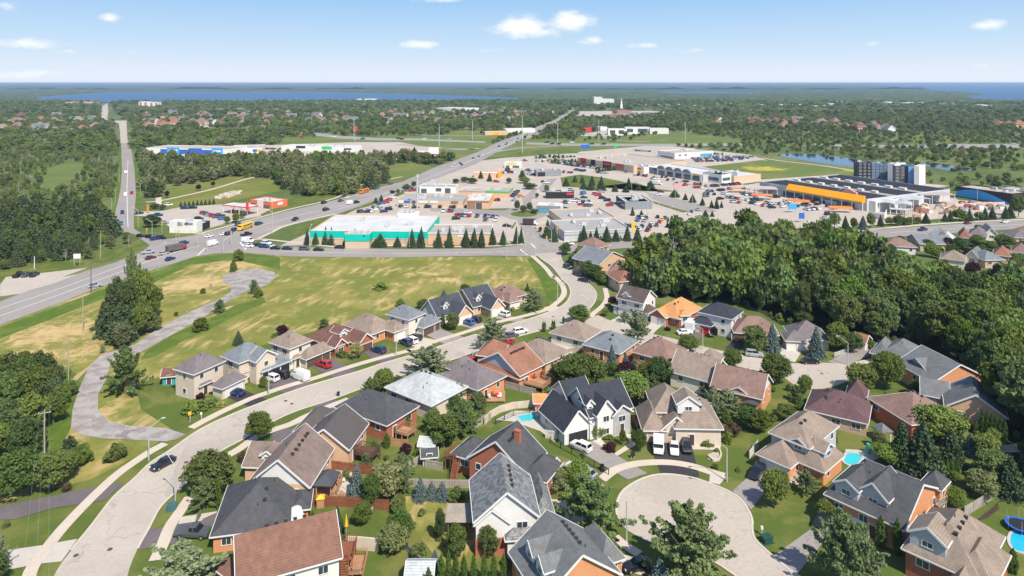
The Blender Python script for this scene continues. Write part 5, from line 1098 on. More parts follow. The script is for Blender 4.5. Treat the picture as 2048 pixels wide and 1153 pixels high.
def garden_shrubs():
    pw = poly_world([(400,1300),(480,960),(560,850),(700,800),(880,740),(1010,700),(1150,670),(1300,700),(1560,780),(1740,790),(1960,820),(2060,1000),(2060,1300)])
    P = drop(scatter(pw, 4.5, 77, .5)); r = random.Random(6); n = 0
    for x, y in P:
        if r.random() > .42: continue
        p = Vector((x, y, 0)); d = min((p-b.P(b.w/2, b.d/2, 0)).length for b in FOOT)
        if d > 16 and r.random() < .5: continue
        k = r.choice(['bush','bushbright','bush','bush','dark','maple','cedar','bush','loosegreen','spruce']); h = {'maple':4.5,'dark':4.2,'cedar':3.2,'loosegreen':4.2,'spruce':4.5}.get(k, 1.4)*r.uniform(.7,1.25); w = h*{'cedar':.4,'spruce':.6,'maple':.8,'dark':.8,'loosegreen':.9}.get(k, 1.25)
        if h > 3 and d < 7: continue
        plant(k, (x, y), h, w, {'bush':'small green shrub in a back garden','bushbright':'small light green shrub in a back garden','bushpurple':'small purple shrub in a back garden','cedar':'small columnar cedar in a back garden','spruce':'small spruce in a back garden'}.get(k, 'small leafy tree in a back garden'), 'small planting in the gardens')
garden_shrubs()
def wood_edge():
    r = random.Random(31)
    for x, y in [(1300,598),(1325,600),(1350,600),(1385,604),(1410,606),(1470,612),(1495,622),(1515,628),(1560,648),(1585,652),(1610,655),(1660,668),(1675,680),(1695,690),(1705,702),(1725,698),(1745,700),(1765,690),(1790,688),(1815,690),(1840,695),(1900,712),(1930,728),(1950,740),(1970,760),(1985,790),(2000,820),(2015,850),(2030,880),(2040,905),(1420,612),(1545,640)]:
        p = G(x+r.uniform(-6,6), y-r.uniform(0,8)); k = r.choice(['bush','bushbright','maple','dark','bush','maple']); h = r.uniform(2.5,6) if k in ('maple','dark') else r.uniform(1.5,3); plant(k, p, h, h*r.uniform(.8,1.1), 'low growth along the front edge of the dense wood', 'undergrowth at the edge of the wood')
wood_edge()
def far_gardens():
    P = drop(scatter(poly_world([(1780,492),(2090,470),(2090,600),(1960,590),(1840,560),(1780,530)]), 6.5, 15, .5)); r = random.Random(2)
    for x, y in P:
        if r.random() < .42: k = r.choice(['maple','dark','bush','maple','purple','bright']); h = r.uniform(3.5,6.5) if k != 'bush' else 1.6; plant(k, (x, y), h, h*r.uniform(.8,1.1), 'tree among the houses beyond the wood', 'trees among the far houses')
far_gardens()
# ================================================================ shops, hotel and other large buildings
ROOFW = mat('flat_roof_white', (.54,.54,.535), var=.09, scale=.15, fine=.04, fscale=1)
ROOFT = mat('flat_roof_tan', (.42,.37,.31), var=.08, scale=.12, fine=.05, fscale=1)
ROOFG = mat('flat_roof_grey', (.34,.325,.31), var=.08, scale=.12, fine=.05, fscale=1)
ROOFK = mat('flat_roof_black', (.025,.025,.03), var=.1, scale=.2)
def pm(n, c, **k): return mat('paint_'+n, c, rough=k.get('rough', .55), var=.04, fine=.03)
TEAL, RED, BLUE, SKYB, ORG, GRN, YEL, WHT, BLK, LGR, MGR, BRN, PCH, TNB = pm('teal', (.0,.50,.40)), pm('red', (.62,.04,.04)), pm('blue', (.03,.12,.48)), pm('sky', (.05,.33,.68)), pm('orange', (.88,.38,.015)), pm('green', (.04,.50,.12)), pm('gold', (.78,.55,.10)), pm('white', (.74,.74,.72)), pm('black', (.025,.025,.028)), pm('light_grey', (.50,.51,.52)), pm('mid_grey', (.24,.26,.28)), pm('brown', (.30,.17,.11)), pm('peach', (.66,.42,.26)), pm('tanblock', (.58,.44,.30))
GLB = mat('shop_glass', (.06,.09,.12), rough=.1, var=.03, spec=.8); GLBL = mat('shop_glass_blue', (.10,.32,.45), rough=.12, var=.03, spec=.8)
HC = dict(peach=PCH)
rtub = MB(); rtub.box((0,0,.75), (2.6,1.8,1.3)); rtub.box((0,.0,1.5), (1.4,1.2,.22)); rtub.box((-1.9,0,.4), (1.3,.7,.6)); RTUME = rtub.mesh('rooftop_unit', LGR)
LETM = {}
def sign_board(root, p, n_, w, h, m, txt=None):
    mb = MB(); mb.box((0,0,0), (w,.35,h)); o = mb.build('sign', m, root, loc=p); o.rotation_euler = (0,0,atan2(n_.y, n_.x)+pi/2)
    if txt:
        cu = bpy.data.curves.new('lettering', 'FONT'); cu.body = txt; cu.size = h*.75; cu.align_x = 'CENTER'; cu.align_y = 'CENTER'; cu.extrude = .03
        t = bpy.data.objects.new('lettering', cu); COL.objects.link(t); t.parent = o; t.location = (0,-.22,0); t.rotation_euler = (pi/2,0,0); cu.materials.append(WHT if m is not WHT else BLUE)
def comm(label, name, blocks, bands=(), rtu=0, cat='building', roof=ROOFW, signs=(), par=.5, cap=None):
    """blocks: (A, B, C|depth, h, wall, roof?)"""
    bl = []
    for b in blocks: bl.append(Block(b[0], b[1], b[2], b[3], .1, 'flat', 'u', ang=(bl[0].ang if bl else None)))
    c = bl[0].P(bl[0].w/2, bl[0].d/2, 0); root = empty(name, c, 0, label, cat, None); sh = lambda mb: (setattr(mb, 'v', [(x-c.x, y-c.y, z) for x, y, z in mb.v]), mb)[1]
    for b in bl:
        EXCL.append(np.array([tuple(b.P(x, y, 0))[:2] for x, y in ((-1,-1),(b.w+1,-1),(b.w+1,b.d+1),(-1,b.d+1))])); FOOT.append(b)
    gr = {}
    for b, s in zip(bl, blocks): gr.setdefault(id(s[4]), (s[4], []))[1].append(b)
    for m, bs in gr.values():
        mb = MB()
        for b in bs:
            P = b.P; w, d, e = b.w, b.d, b.e; t = .3; z = e-par
            mb.add([P(0,0,0),P(w,0,0),P(w,d,0),P(0,d,0),P(0,0,e),P(w,0,e),P(w,d,e),P(0,d,e)], [(0,1,5,4),(1,2,6,5),(2,3,7,6),(3,0,4,7)])
            mb.add([P(0,0,e),P(w,0,e),P(w,d,e),P(0,d,e),P(t,t,e),P(w-t,t,e),P(w-t,d-t,e),P(t,d-t,e),P(t,t,z),P(w-t,t,z),P(w-t,d-t,z),P(t,d-t,z)], [(0,1,5,4),(1,2,6,5),(2,3,7,6),(3,0,4,7),(4,5,9,8),(5,6,10,9),(6,7,11,10),(7,4,8,11)])
        sh(mb).build('wall', m, root)
    mb = MB(); ro = None
    for b, s in zip(bl, blocks):
        P = b.P; z = b.e-par+.02; m2 = MB(); m2.add([P(.3,.3,z),P(b.w-.3,.3,z),P(b.w-.3,b.d-.3,z),P(.3,b.d-.3,z)], [(0,1,2,3)]); o = sh(m2).build('roof', s[5] if len(s) > 5 else roof, root); ro = ro or o
    if cap:
        mb = MB()
        for b in bl:
            P = b.P
            for (x0,y0),(x1,y1) in (((0,0),(b.w,0)),((b.w,0),(b.w,b.d)),((b.w,b.d),(0,b.d)),((0,b.d),(0,0))): mb.bar(P(x0,y0,b.e+.06), P(x1,y1,b.e+.06), .5, .12)
        sh(mb).build('parapet_cap', cap, root)
    rnd = random.Random(label)
    for i in range(rtu):
        b = bl[i % len(bl)]; link('rooftop_unit', RTUME, ro, b.P(b.w*rnd.uniform(.12,.85), b.d*rnd.uniform(.2,.8), b.e-par+.02)-c, b.ang+rnd.choice((0, pi/2)))
    for k, (pn, bi, sd_, x0, x1, z0, z1, m) in enumerate(bands):
        b = bl[bi]; p0, d_, n_, L_ = b.side(sd_); p = p0+d_*L_*(x0+x1)/2+n_*(.06+.012*(k % 7)); mb = MB(); mb.box((0,0,0), (L_*(x1-x0), .24, z1-z0)); o = mb.build(pn, m, root, loc=p-c+Vector((0,0,(z0+z1)/2))); o.rotation_euler = (0,0,atan2(n_.y,n_.x)+pi/2)
    for (bi, sd_, x, z, w, h, m, txt) in signs:
        b = bl[bi]; p0, d_, n_, L_ = b.side(sd_); sign_board(root, p0+d_*L_*x+n_*.4-c+Vector((0,0,z)), n_, w, h, m, txt)
    return root, bl, c
MGR2 = pm('canopy_grey', (.46,.47,.48))
def shops():
    F = 'fascia_band'; Wn = 'window_band'
    r, bl, c = comm('big white roofed supermarket with a teal band along its back wall', 'supermarket', [(C3(210,515), C3(1400,527), C3(1530,365), 6.6, TNB), (C3(562,550), C3(812,552), 6, 6.6, TNB), (C3(1100,345), C3(1310,345), 6, 8.2, WHT)],
        [(F,0,'f',0,.295,3.3,6.3,TEAL),(F,0,'f',.51,1,3.3,6.3,TEAL),(F,1,'f',0,1,3.3,6.3,TEAL),(F,1,'l',0,1,3.3,6.3,TEAL),(F,1,'r',0,1,3.3,6.3,TEAL),(F,0,'r',0,1,3.0,6.3,TEAL),(F,0,'l',0,1,3.0,6.3,TEAL),('trim_band',0,'f',0,1,2.9,3.2,WHT),('trim_band',0,'f',0,1,6.35,6.7,WHT)], 9)
    r, bl, c = comm('tan brick plaza wing with a flat gravel roof beside the teal supermarket', 'plaza_wing', [(C3(1410,545), C4(422,648), C4(447,560), 5.4, TNB)],
        [('brick_band',0,'f',0,1,.1,2.6,PCH),('trim_band',0,'f',0,1,5.0,5.45,WHT),('sign',0,'f',.47,.66,3.4,4.4,WHT)], 7, roof=ROOFG, cap=TRIM)
    comm('long grey brick store with a flat tan roof right of the plaza entrance', 'store', [(C4(1170,632), C4(1860,603), C4(1040,515), 4.6, LGR), (C4(1145,505), C4(1690,482), C4(1230,395), 4, TNB)],
        [(Wn,0,'l',.05,.6,.2,3.2,GLB),('trim_band',0,'f',0,1,4.3,4.7,WHT),('stripe',0,'f',0,1,2.9,3.0,MGR)], 9, roof=ROOFG)
    mb = MB()
    # restaurants and shops in the middle
    comm('white tile roofed shop front with a blue glass wall and lettered roof panels', 'shop', [(C4(887,362), C4(1132,372), 9, 4.4, WHT)], [(Wn,0,'f',.02,.98,.4,2.6,GLBL),(F,0,'f',0,1,2.8,4.3,MGR)], 1, roof=ROOFW)
    comm('black restaurant with a red sign beside the tree lined road', 'restaurant', [(C4(985,228), C4(1270,228), 8, 4.2, BLK)], [('sign',0,'f',.73,.98,2.4,3.6,RED)], 3, roof=ROOFG)
    comm('bank with a white roof and dark curved glass corner', 'bank', [(C4(1830,325), C4(2040,322), 18, 4.7, LGR), (C4(1665,262), C4(1830,325), 16, 4.7, MGR)], [('sign',0,'f',.4,.75,3.4,4.4,BLK),(Wn,0,'f',.45,.65,.3,2.2,GLBL),(Wn,1,'f',.05,.95,.3,4.6,GLB)], 7, roof=ROOFW)
    comm('brick restaurant with a white flat roof and dark glass entrance', 'restaurant', [(C4(172,312), C4(400,315), C4(435,240), 5, PCH)], [(F,0,'f',0,1,3.9,4.7,BRN),(Wn,0,'f',.42,.68,.2,3.6,GLB),('brick_band',0,'f',.02,.38,.2,3.7,BRN),(F,0,'r',0,1,3.9,4.9,ORG)], 3, roof=ROOFW)
    comm('restaurant with a bright green fascia around a grey roof', 'restaurant', [(C4(370,218), C4(600,224), C4(660,180), 4.6, PCH)], [(F,0,'f',0,1,3.7,4.7,GRN),(F,0,'r',0,1,3.7,4.7,GRN),(F,0,'l',0,1,3.7,4.7,GRN)], 2, roof=ROOFG)
    comm('peach plaza block with white shop fronts behind the tower crane', 'plaza', [(C4(88,212), C4(345,222), 14, 4.6, PCH)], [(Wn,0,'f',.05,.95,.3,2.4,WHT)], 3, roof=ROOFT, cap=TRIM)
    comm('white and grey car dealership with black windows', 'car_dealership', [(C3(1325,70), C3(1700,72), 13, 4.6, WHT), (C3(1420,25), C3(1500,26), 6, 6, LGR)], [(Wn,0,'f',.05,.2,.3,3.2,GLB),(Wn,0,'f',.45,.6,1.6,3.6,GLB),(Wn,0,'f',.7,.85,.3,3.6,GLB)], 4, roof=ROOFG)
    comm('low grey strip building with blue and white roof signs behind the supermarket', 'strip_mall', [(C3(1095,212), C3(1770,218), C3(1130,135), 3.6, TNB)], [(F,0,'f',.02,.1,2.2,3.6,WHT),(F,0,'f',.11,.2,2.2,3.6,BLUE),(F,0,'f',.22,.3,2.2,3.6,MGR),(F,0,'f',.33,.47,2.2,3.6,WHT),(F,0,'f',.5,.62,2.2,3.6,WHT),(F,0,'f',.82,.93,2.2,3.6,BRN)], 6, roof=ROOFG)
    comm('fast food restaurant with an orange and red trimmed facade', 'restaurant', [(D4(245,838), D4(490,842), 12, 4.4, PCH), (D4(490,838), D4(515,838), 12, 5, ORG)], [(F,0,'f',0,1,3.3,4.4,WHT),(F,0,'l',0,1,3.3,4.6,ORG)], 2, roof=ROOFT)
    comm('white restaurant with a yellow panel beside the highway ramp', 'restaurant', [(D4(558,745), D4(725,748), 10, 4.6, WHT)], [(Wn,0,'f',.08,.3,.3,2,GLB),(Wn,0,'f',.5,.9,.3,2,GLB),(F,0,'f',.15,.75,2.6,4.4,YEL)], 2, roof=ROOFW)
    comm('dark grey restaurant among the full car park', 'restaurant', [(D4(885,830), D4(1138,825), 10, 4.6, MGR)], [(Wn,0,'f',.05,.35,.3,3.4,BLK)], 3, roof=ROOFG)
    # west corner
    r, bl, c = comm('fast food restaurant with a white roof and red pylon at the junction', 'restaurant', [(C2(345,455), C2(660,460), 10, 3.6, BLK), (C2(345,425), C2(640,425), 5, 5.8, WHT)], [(F,0,'f',0,1,2.7,3.7,WHT),('panel',0,'f',.32,.36,.1,5.4,RED),('panel',0,'f',.6,.98,.2,2.4,RED),(Wn,0,'f',.4,.58,.2,2.3,GLB),('panel',1,'f',.3,.42,3.8,5.4,MGR),('panel',1,'f',.44,.5,3.8,5.4,PCH),('panel',1,'f',.55,.85,4.2,5.2,MGR)], 4, roof=ROOFW)
    comm('orange red brick convenience store with a white roof and white sign', 'convenience_store', [(C2(1180,200), C2(1395,228), C2(1540,195), 4.2, pm('brick_orange', (.68,.17,.07)))], [(Wn,0,'f',.05,.3,.3,2.2,GLB),('panel',0,'f',.35,.62,.2,4.6,WHT),(Wn,0,'f',.66,.92,.3,2.0,GLB),('sign',0,'r',.4,.7,1.6,3.2,WHT)], 2, roof=ROOFW)
    # big boxes on the right
    r, bl, c = comm('long white roofed strip mall with arched grey shop fronts', 'strip_mall', [(D5(255,782), D5(850,872), D5(400,742), 5.4, LGR), (D5(850,842), D5(1030,868), 18, 6.6, MGR), (D5(1030,868), D5(1152,862), 18, 6.6, WHT), (D5(1152,886), D5(1458,862), 26, 4.8, TNB)],
        [(Wn,0,'f',.0,.22,.4,5,GLB)]+[(Wn,0,'f',.26+i*.145,.26+i*.145+.10,.2,3.9,GLB) for i in range(5)]+[('column',0,'f',.235+i*.145,.25+i*.145,.1,5,WHT) for i in range(6)]+[(Wn,1,'f',.1,.9,1.4,4,GLB),(Wn,2,'f',.1,.85,2.2,4.2,GLB),('sign',0,'f',.15,.22,3.4,5,SKYB),('sign',0,'f',.86,.94,4.0,5.2,ORG)], 7, roof=ROOFW)
    mbx = MB()
    for i in range(4):
        b = bl[0]; x = b.w*(.305+i*.145); n = 10
        for j in range(n):
            a0, a1 = pi*j/n, pi*(j+1)/n; R_ = b.w*.062
            mbx.bar(b.P(x-cos(a0)*R_, -.2, b.e+sin(a0)*2.4-.2)-c, b.P(x-cos(a1)*R_, -.2, b.e+sin(a1)*2.4-.2)-c, 1.2, .5)
            mbx.add([b.P(x-cos(a0)*R_, 0, b.e-.3)-c, b.P(x-cos(a1)*R_, 0, b.e-.3)-c, b.P(x-cos(a1)*R_, 0, b.e+sin(a1)*2.4-.2)-c, b.P(x-cos(a0)*R_, 0, b.e+sin(a0)*2.4-.2)-c], [(0,1,2,3)])
    mbx.build('arch', MGR, r)
    comm('huge low store with a tan gravel roof and red and black sign panels', 'department_store', [(D4(1305,695), D4(1880,778), D5(-130,628), 6.2, TNB), (D4(1875,778), D4(1995,790), 14, 5.6, WHT)],
        [('panel',0,'f',.06,.17,1.0,6.6,RED),('panel',0,'f',.26,.34,.5,6.4,BLK),('panel',0,'f',.48,.63,.5,6.6,BLK),('panel',0,'f',.5,.61,3.4,5.6,RED),('panel',0,'f',.70,.85,1,6.2,BRN),('panel',0,'f',.72,.83,4,5.6,RED),('panel',1,'f',.1,.9,.4,2.4,YEL),('sign',1,'f',.3,.75,3.2,4.4,RED)], 16, roof=ROOFT)
    comm('white two storey dealership above a packed car lot', 'car_dealership', [(D5(385,622), D5(560,648), D5(838,612), 6, WHT)], [(Wn,0,'r',.66,.98,.8,4,GLBL),(Wn,0,'f',.2,.9,.4,1.8,GLB),(Wn,0,'r',.1,.16,3,4.2,GLB),(Wn,0,'r',.25,.31,3,4.2,GLB)], 3, roof=ROOFT)
    r, bl, c = comm('home improvement warehouse with a black solar roof and an orange front', 'hardware_store', [(C5(1430,120), C6(440,300), C6(1350,205), 7.0, LGR, ROOFK), (C6(550,330), C6(1000,262), 26, 6, WHT, ROOFW)],
        [(Wn,0,'f',.25,.9,.2,3.4,GLB),('panel',0,'f',.6,.75,.2,2.6,LGR)], 0, roof=ROOFT)
    b = bl[0]; mo = MB(); P = b.P; x0, x1 = b.w*.30, b.w*.985
    mo.add([P(x0,-2.5,4.6)-c,P(x1,-2.5,4.6)-c,P(x1,-2.5,5.2)-c,P(x0,-2.5,5.2)-c,P(x0,.4,8.6)-c,P(x1,.4,8.6)-c,P(x0,.4,4.6)-c,P(x1,.4,4.6)-c], [(0,1,2,3),(3,2,5,4),(0,3,4,6),(1,7,5,2),(0,6,7,1),(4,5,7,6)]); mo.build('canopy', ORG, r)
    mo = MB(); xm = b.w*.85; wd = b.w*.06
    mo.add([P(xm-wd,.6,6)-c,P(xm+wd,.6,6)-c,P(xm+wd,.6,9.4)-c,P(xm,.6,11)-c,P(xm-wd,.6,9.4)-c,P(xm-wd,2,6)-c,P(xm+wd,2,6)-c,P(xm+wd,2,9.4)-c,P(xm,2,11)-c,P(xm-wd,2,9.4)-c], [(0,1,2,3,4),(9,8,7,6,5),(0,5,6,1),(1,6,7,2),(2,7,8,3),(3,8,9,4),(4,9,5,0)]); mo.build('gable_sign', pm('salmon', (.7,.33,.27)), r)
    mo = MB()
    for i in range(9): mo.tube(P(x0+(x1-x0)*i/8,-2.2,0)-c, P(x0+(x1-x0)*i/8,-2.2,4.6)-c, .25, n=6)
    mo.build('column', WHT, r)
    for i in range(7):
        for yy, ww in ((.34, 3.6), (.68, 4.4)): mo = MB(); mo.box(tuple(P(b.w*(.1+.12*i), b.d*yy, b.e+.3)-c), (ww, 2.2, 1.1), b.ang); mo.build('rooftop_unit', WHT, r)
    mo = MB(); mo.add([P(.5,b.d*.30,b.e-.44)-c,P(b.w-.5,b.d*.30,b.e-.44)-c,P(b.w-.5,b.d*.38,b.e-.44)-c,P(.5,b.d*.38,b.e-.44)-c, P(.5,b.d*.64,b.e-.44)-c,P(b.w-.5,b.d*.64,b.e-.44)-c,P(b.w-.5,b.d*.72,b.e-.44)-c,P(.5,b.d*.72,b.e-.44)-c], [(0,1,2,3),(4,5,6,7)]); mo.build('roof_walkway', ROOFG, r)
    # lumber canopy left and shade canopies right
    def canopy(label, A, B, C, h, m, arch=0, n=4, cat='canopy'):
        k = Block(A, B, C, h, .1, 'flat'); o = empty('canopy', k.P(k.w/2,k.d/2,0), 0, label, cat); cc = k.P(k.w/2,k.d/2,0); mb = MB(); N_ = 10
        for i in range(N_):
            f0, f1 = i/N_, (i+1)/N_; z0, z1 = h+arch*sin(pi*((f0*2) % 1)) if arch else h, h+arch*sin(pi*((f1*2-1e-6) % 1)) if arch else h
            q = [k.P(k.w*f0,0,z0)-cc, k.P(k.w*f1,0,z1)-cc, k.P(k.w*f1,k.d,z1)-cc, k.P(k.w*f0,k.d,z0)-cc]; mb.add([v+Vector((0,0,.4)) for v in q]+q, [(0,1,2,3),(7,6,5,4),(0,4,5,1),(2,6,7,3),(1,5,6,2),(3,7,4,0)])
        mb.build('roof', m, o); mb = MB()
        for i in range(n):
            for y in (.4, k.d-.4): mb.tube(k.P(k.w*(i+.08)/(n-.84), y, 0)-cc, k.P(k.w*(i+.08)/(n-.84), y, h)-cc, .18, n=6)
        mb.build('post', WHT, o); EXCL.append(np.array([tuple(k.P(x,y,0))[:2] for x,y in ((0,0),(k.w,0),(k.w,k.d),(0,k.d))])); return o, k, cc
    canopy('lumber canopy on white posts at the left end of the orange fronted store', C5(1290,195), C5(1620,205), 12, 4.6, pm('canopy_tan', (.5,.42,.38)))
    canopy('white wavy shade canopy over the garden centre', C6(560,345), C6(905,372), 12, 5, MGR2, .7)
    canopy('second white shade canopy nearer the warehouse wall', C6(830,320), C6(1095,302), 10, 5.4, MGR2, .5)
    canopy('large flat canopy on white posts at the garden yard', C6(990,262), C6(1350,262), 14, 6, pm('canopy_brown', (.45,.38,.34)))
    canopy('small flat white canopy at the store front', C6(400,365), C6(595,375), 4, 3, ROOFW)
    canopy('thin flat white canopy by the garden yard fence', C6(675,405), C6(880,420), 3.5, 3, ROOFW)
    o, k, cc = canopy('gas station canopy with a long red fascia', C2(890,262), C2(1150,292), 8, 4.4, RED)
    mb = MB(); mb.box(tuple(Vector((0,0,4.86))), (k.w-.8, k.d-.8, .1), k.ang); mb.build('canopy_top', ROOFW, o)
    for i in range(4):
        mb = MB(); mb.box((0,0,.8), (.7,1.2,1.6)); mb.box((0,0,1.7), (.8,1.3,.25)); q = mb.build('fuel_pump', RED, None); q.location = k.P(k.w*(.2+.2*i), k.d*.5, 0); tag(q, 'red fuel pump under the gas station canopy', 'fuel pump', 'fuel pumps')
    # blue arched building
    r, bl, c = comm('black building with a big blue arch painted along its wall', 'building', [(C6(1357,168), C6(1930,245), 16, 7, BLK), (C6(1930,250), C6(2110,190), 14, 6, MGR)], [], 5, roof=ROOFT)
    b = bl[0]; mb = MB(); n = 20; Q = [b.P(b.w*.99*i/n, -.08, .6+5.6*sin(pi*(.22+.78*i/n))**1.2)-c for i in range(n+1)]; Q2 = [b.P(b.w*.99*i/n, -.08, .6)-c for i in range(n+1)]
    mb.add(Q2+Q, [(i, i+1, n+2+i, n+1+i) for i in range(n)]); mb.build('arch_panel', SKYB, r)
    # hotel
    r, bl, c = comm('modern hotel of dark, blue and white blocks beside the pond', 'hotel', [(D6(350,895), D6(488,898), 12, 13, BLK), (D6(488,905), D6(652,908), 12, 12.6, pm('navy_panel', (.06,.13,.22))), (D6(652,905), D6(722,912), 15, 14, WHT), (D6(722,930), D6(838,935), 13, 13, pm('dark_panel', (.07,.07,.085))), (D6(838,935), D6(868,935), 12, 13, BLK), (D6(868,938), D6(922,938), 13, 13, pm('panel_blue', (.14,.3,.5))), (D6(922,932), D6(973,936), 15, 14, WHT)],
        [], 3, roof=ROOFG, par=.8)
    for bi, nx, nz in ((0,3,5),(1,4,5),(3,2,5)):
        b = bl[bi]; p0, d_, n_, L_ = b.side('f')
        for i in range(nx):
            for j in range(nz): put_window(r, p0+d_*L_*(i+.5)/nx+n_*.06+Vector((0,0,1.8+2.4*j)), n_, 1.5, 1.2)
    # west big box
    comm('long white superstore with blue entrance panels beyond the copse', 'superstore', [(D2(110,492), D2(960,508), D2(100,458), 7.6, WHT, ROOFT), (D2(960,500), D2(1300,492), 40, 6, WHT, ROOFT)],
        [('panel',0,'f',.18,.82,2.2,6.6,BLUE),('panel',0,'f',.26,.41,2.0,8.6,SKYB),('sign',0,'f',.29,.39,5.0,6.4,WHT),('panel',0,'f',.52,.68,2,8,BLUE),('panel',0,'f',.80,.93,2,8.8,SKYB),('sign',0,'f',.82,.91,5,6.4,WHT),('panel',1,'f',.72,.85,2,4.8,BLUE),('panel',1,'f',.86,.98,2,4.8,ORG)], 5)
    comm('white strip of stores with dark and green sign panels beyond the copse', 'strip_mall', [(D2(1500,472), D2(2230,488), 22, 5, WHT, ROOFW)], [('sign',0,'f',.21,.34,3,5.4,BLK),('sign',0,'f',.57,.71,2.4,5.4,GRN),('sign',0,'f',.88,.98,2.4,4,BLK)], 6)
    comm('white building with a red fascia behind a billboard beside the highway', 'building', [(D3(1170,640), D3(1405,640), 14, 6, WHT, ROOFW)], [(F,0,'f',0,1,3.4,6,RED)], 1)
    comm('small red building half hidden by the copse trees', 'building', [(D3(1020,612), D3(1110,612), 12, 5, RED)], [])
    comm('long white shed roofed building with orange end beyond the highway', 'building', [(D4(360,430), D4(600,425), 12, 5, PCH), (D4(600,405), D4(845,392), 16, 6, WHT)], [('panel',0,'f',.35,.6,.5,4,ORG)], 2)
    comm('row of white houses like blocks right of the bridge', 'apartment_block', [(D4(1620,400), D4(1800,400), 14, 9, WHT), (D4(1800,385), D4(2048,385), 14, 9, WHT), (D4(2048,395), D4(2240,395), 12, 8, WHT)], [(Wn,0,'f',.1,.4,2,7,GLB),(Wn,0,'f',.6,.9,2,7,GLB),(Wn,1,'f',.05,.3,2,7,GLB),(Wn,1,'f',.5,.9,2,7,GLB)], 0, roof=ROOFG)
    comm('low building with a bright red roof below the bridge approach', 'building', [(D4(1370,395), D4(1490,392), 14, 5, RED, RED)], [])
    comm('small white building with a red roof beside the white blocks', 'building', [(D4(1540,380), D4(1610,378), 12, 6, WHT, RED)], [])
    comm('brown roofed church with a white steeple beyond the bridge', 'church', [(D4(1710,212), D4(1860,210), 25, 8, BRN, BRN)], [])
    q = G(*D4(1755,215)); mb = MB(); mb.box((0,0,7), (6,6,14)); mb.tube((0,0,14),(0,0,34), 3.2, .1, 8); st = mb.build('steeple', WHT); st.location = q; tag(st, 'white church steeple rising over the brown roof', 'steeple')
    comm('white apartment tower group on the western ridge', 'apartment_block', [(D1(1420,275), D1(1520,275), 18, 22, WHT), (D1(1520,280), D1(1620,280), 18, 22, WHT)], [(Wn,0,'f',.1,.3,3,20,BRN),(Wn,0,'f',.6,.8,3,20,BRN),(Wn,1,'f',.2,.4,3,20,BRN),(Wn,1,'f',.7,.9,3,20,BRN)])
    comm('long orange brick school on the western ridge', 'school', [(D1(670,280), D1(935,280), 40, 14, PCH, PCH)], [])
    comm('peach apartment row amid the western houses', 'apartment_block', [(D1(1550,430), D1(1820,430), 14, 8, PCH, ROOFT)], [])
    comm('white and red roofed hall beyond the northern trees', 'hall', [(D3(1395,185), D3(1680,192), 60, 14, WHT, ROOFW)], [('panel',0,'f',.6,1,1,12,PCH)])
    comm('white lakeside building above the trees', 'building', [(D3(590,95), D3(800,92), 30, 8, WHT, ROOFW)], [])
    comm('white tall building at the lake shore', 'building', [(D4(1475,75), D4(1560,75), 40, 30, WHT), (D4(1545,95), D4(1680,95), 50, 22, WHT)], [])
    # industrial roofs far off on the right
    for i, (x, y, w, m) in enumerate([(130,150,60,0),(210,155,100,1),(340,152,70,0),(430,155,60,0),(510,150,80,0),(580,175,60,0),(750,165,120,1),(820,190,80,0),(900,140,110,2),(990,150,90,0),(1050,145,120,0),(1020,190,160,3),(1140,160,120,0),(1270,175,130,2),(1440,155,110,0),(1500,175,60,0),(1590,150,60,0),(1640,180,70,2),(1810,150,60,0),(1850,165,110,0),(1960,165,80,0),(2040,160,60,0)]):
        A = D5(x, y); B = D5(x+w, y+1); mm = [WHT, PCH, pm('far_red', (.45,.12,.1)), TNB][m]
        comm('far '+['white','peach','red','tan'][m]+' factory building below the lake', 'factory', [(A, B, 45, 9, mm, ROOFW if m != 2 else mm)], [])
        o = bpy.data.objects[-1]
    for i, (x, y, w) in enumerate([(60,297,110),(130,275,120),(590,278,60),(640,286,60),(760,286,40),(870,284,100),(980,284,110),(1180,290,40),(1600,310,130)]):
        comm('far white factory building below the lake', 'factory', [(D6(x,y), D6(x+w,y+1), 60, 12, WHT, ROOFW)], [])
    for o in bpy.data.objects:
        if o.get('label', '').startswith('far ') and o.get('category') == 'building' and not o.parent: o['group'] = 'far factory roofs'
shops()
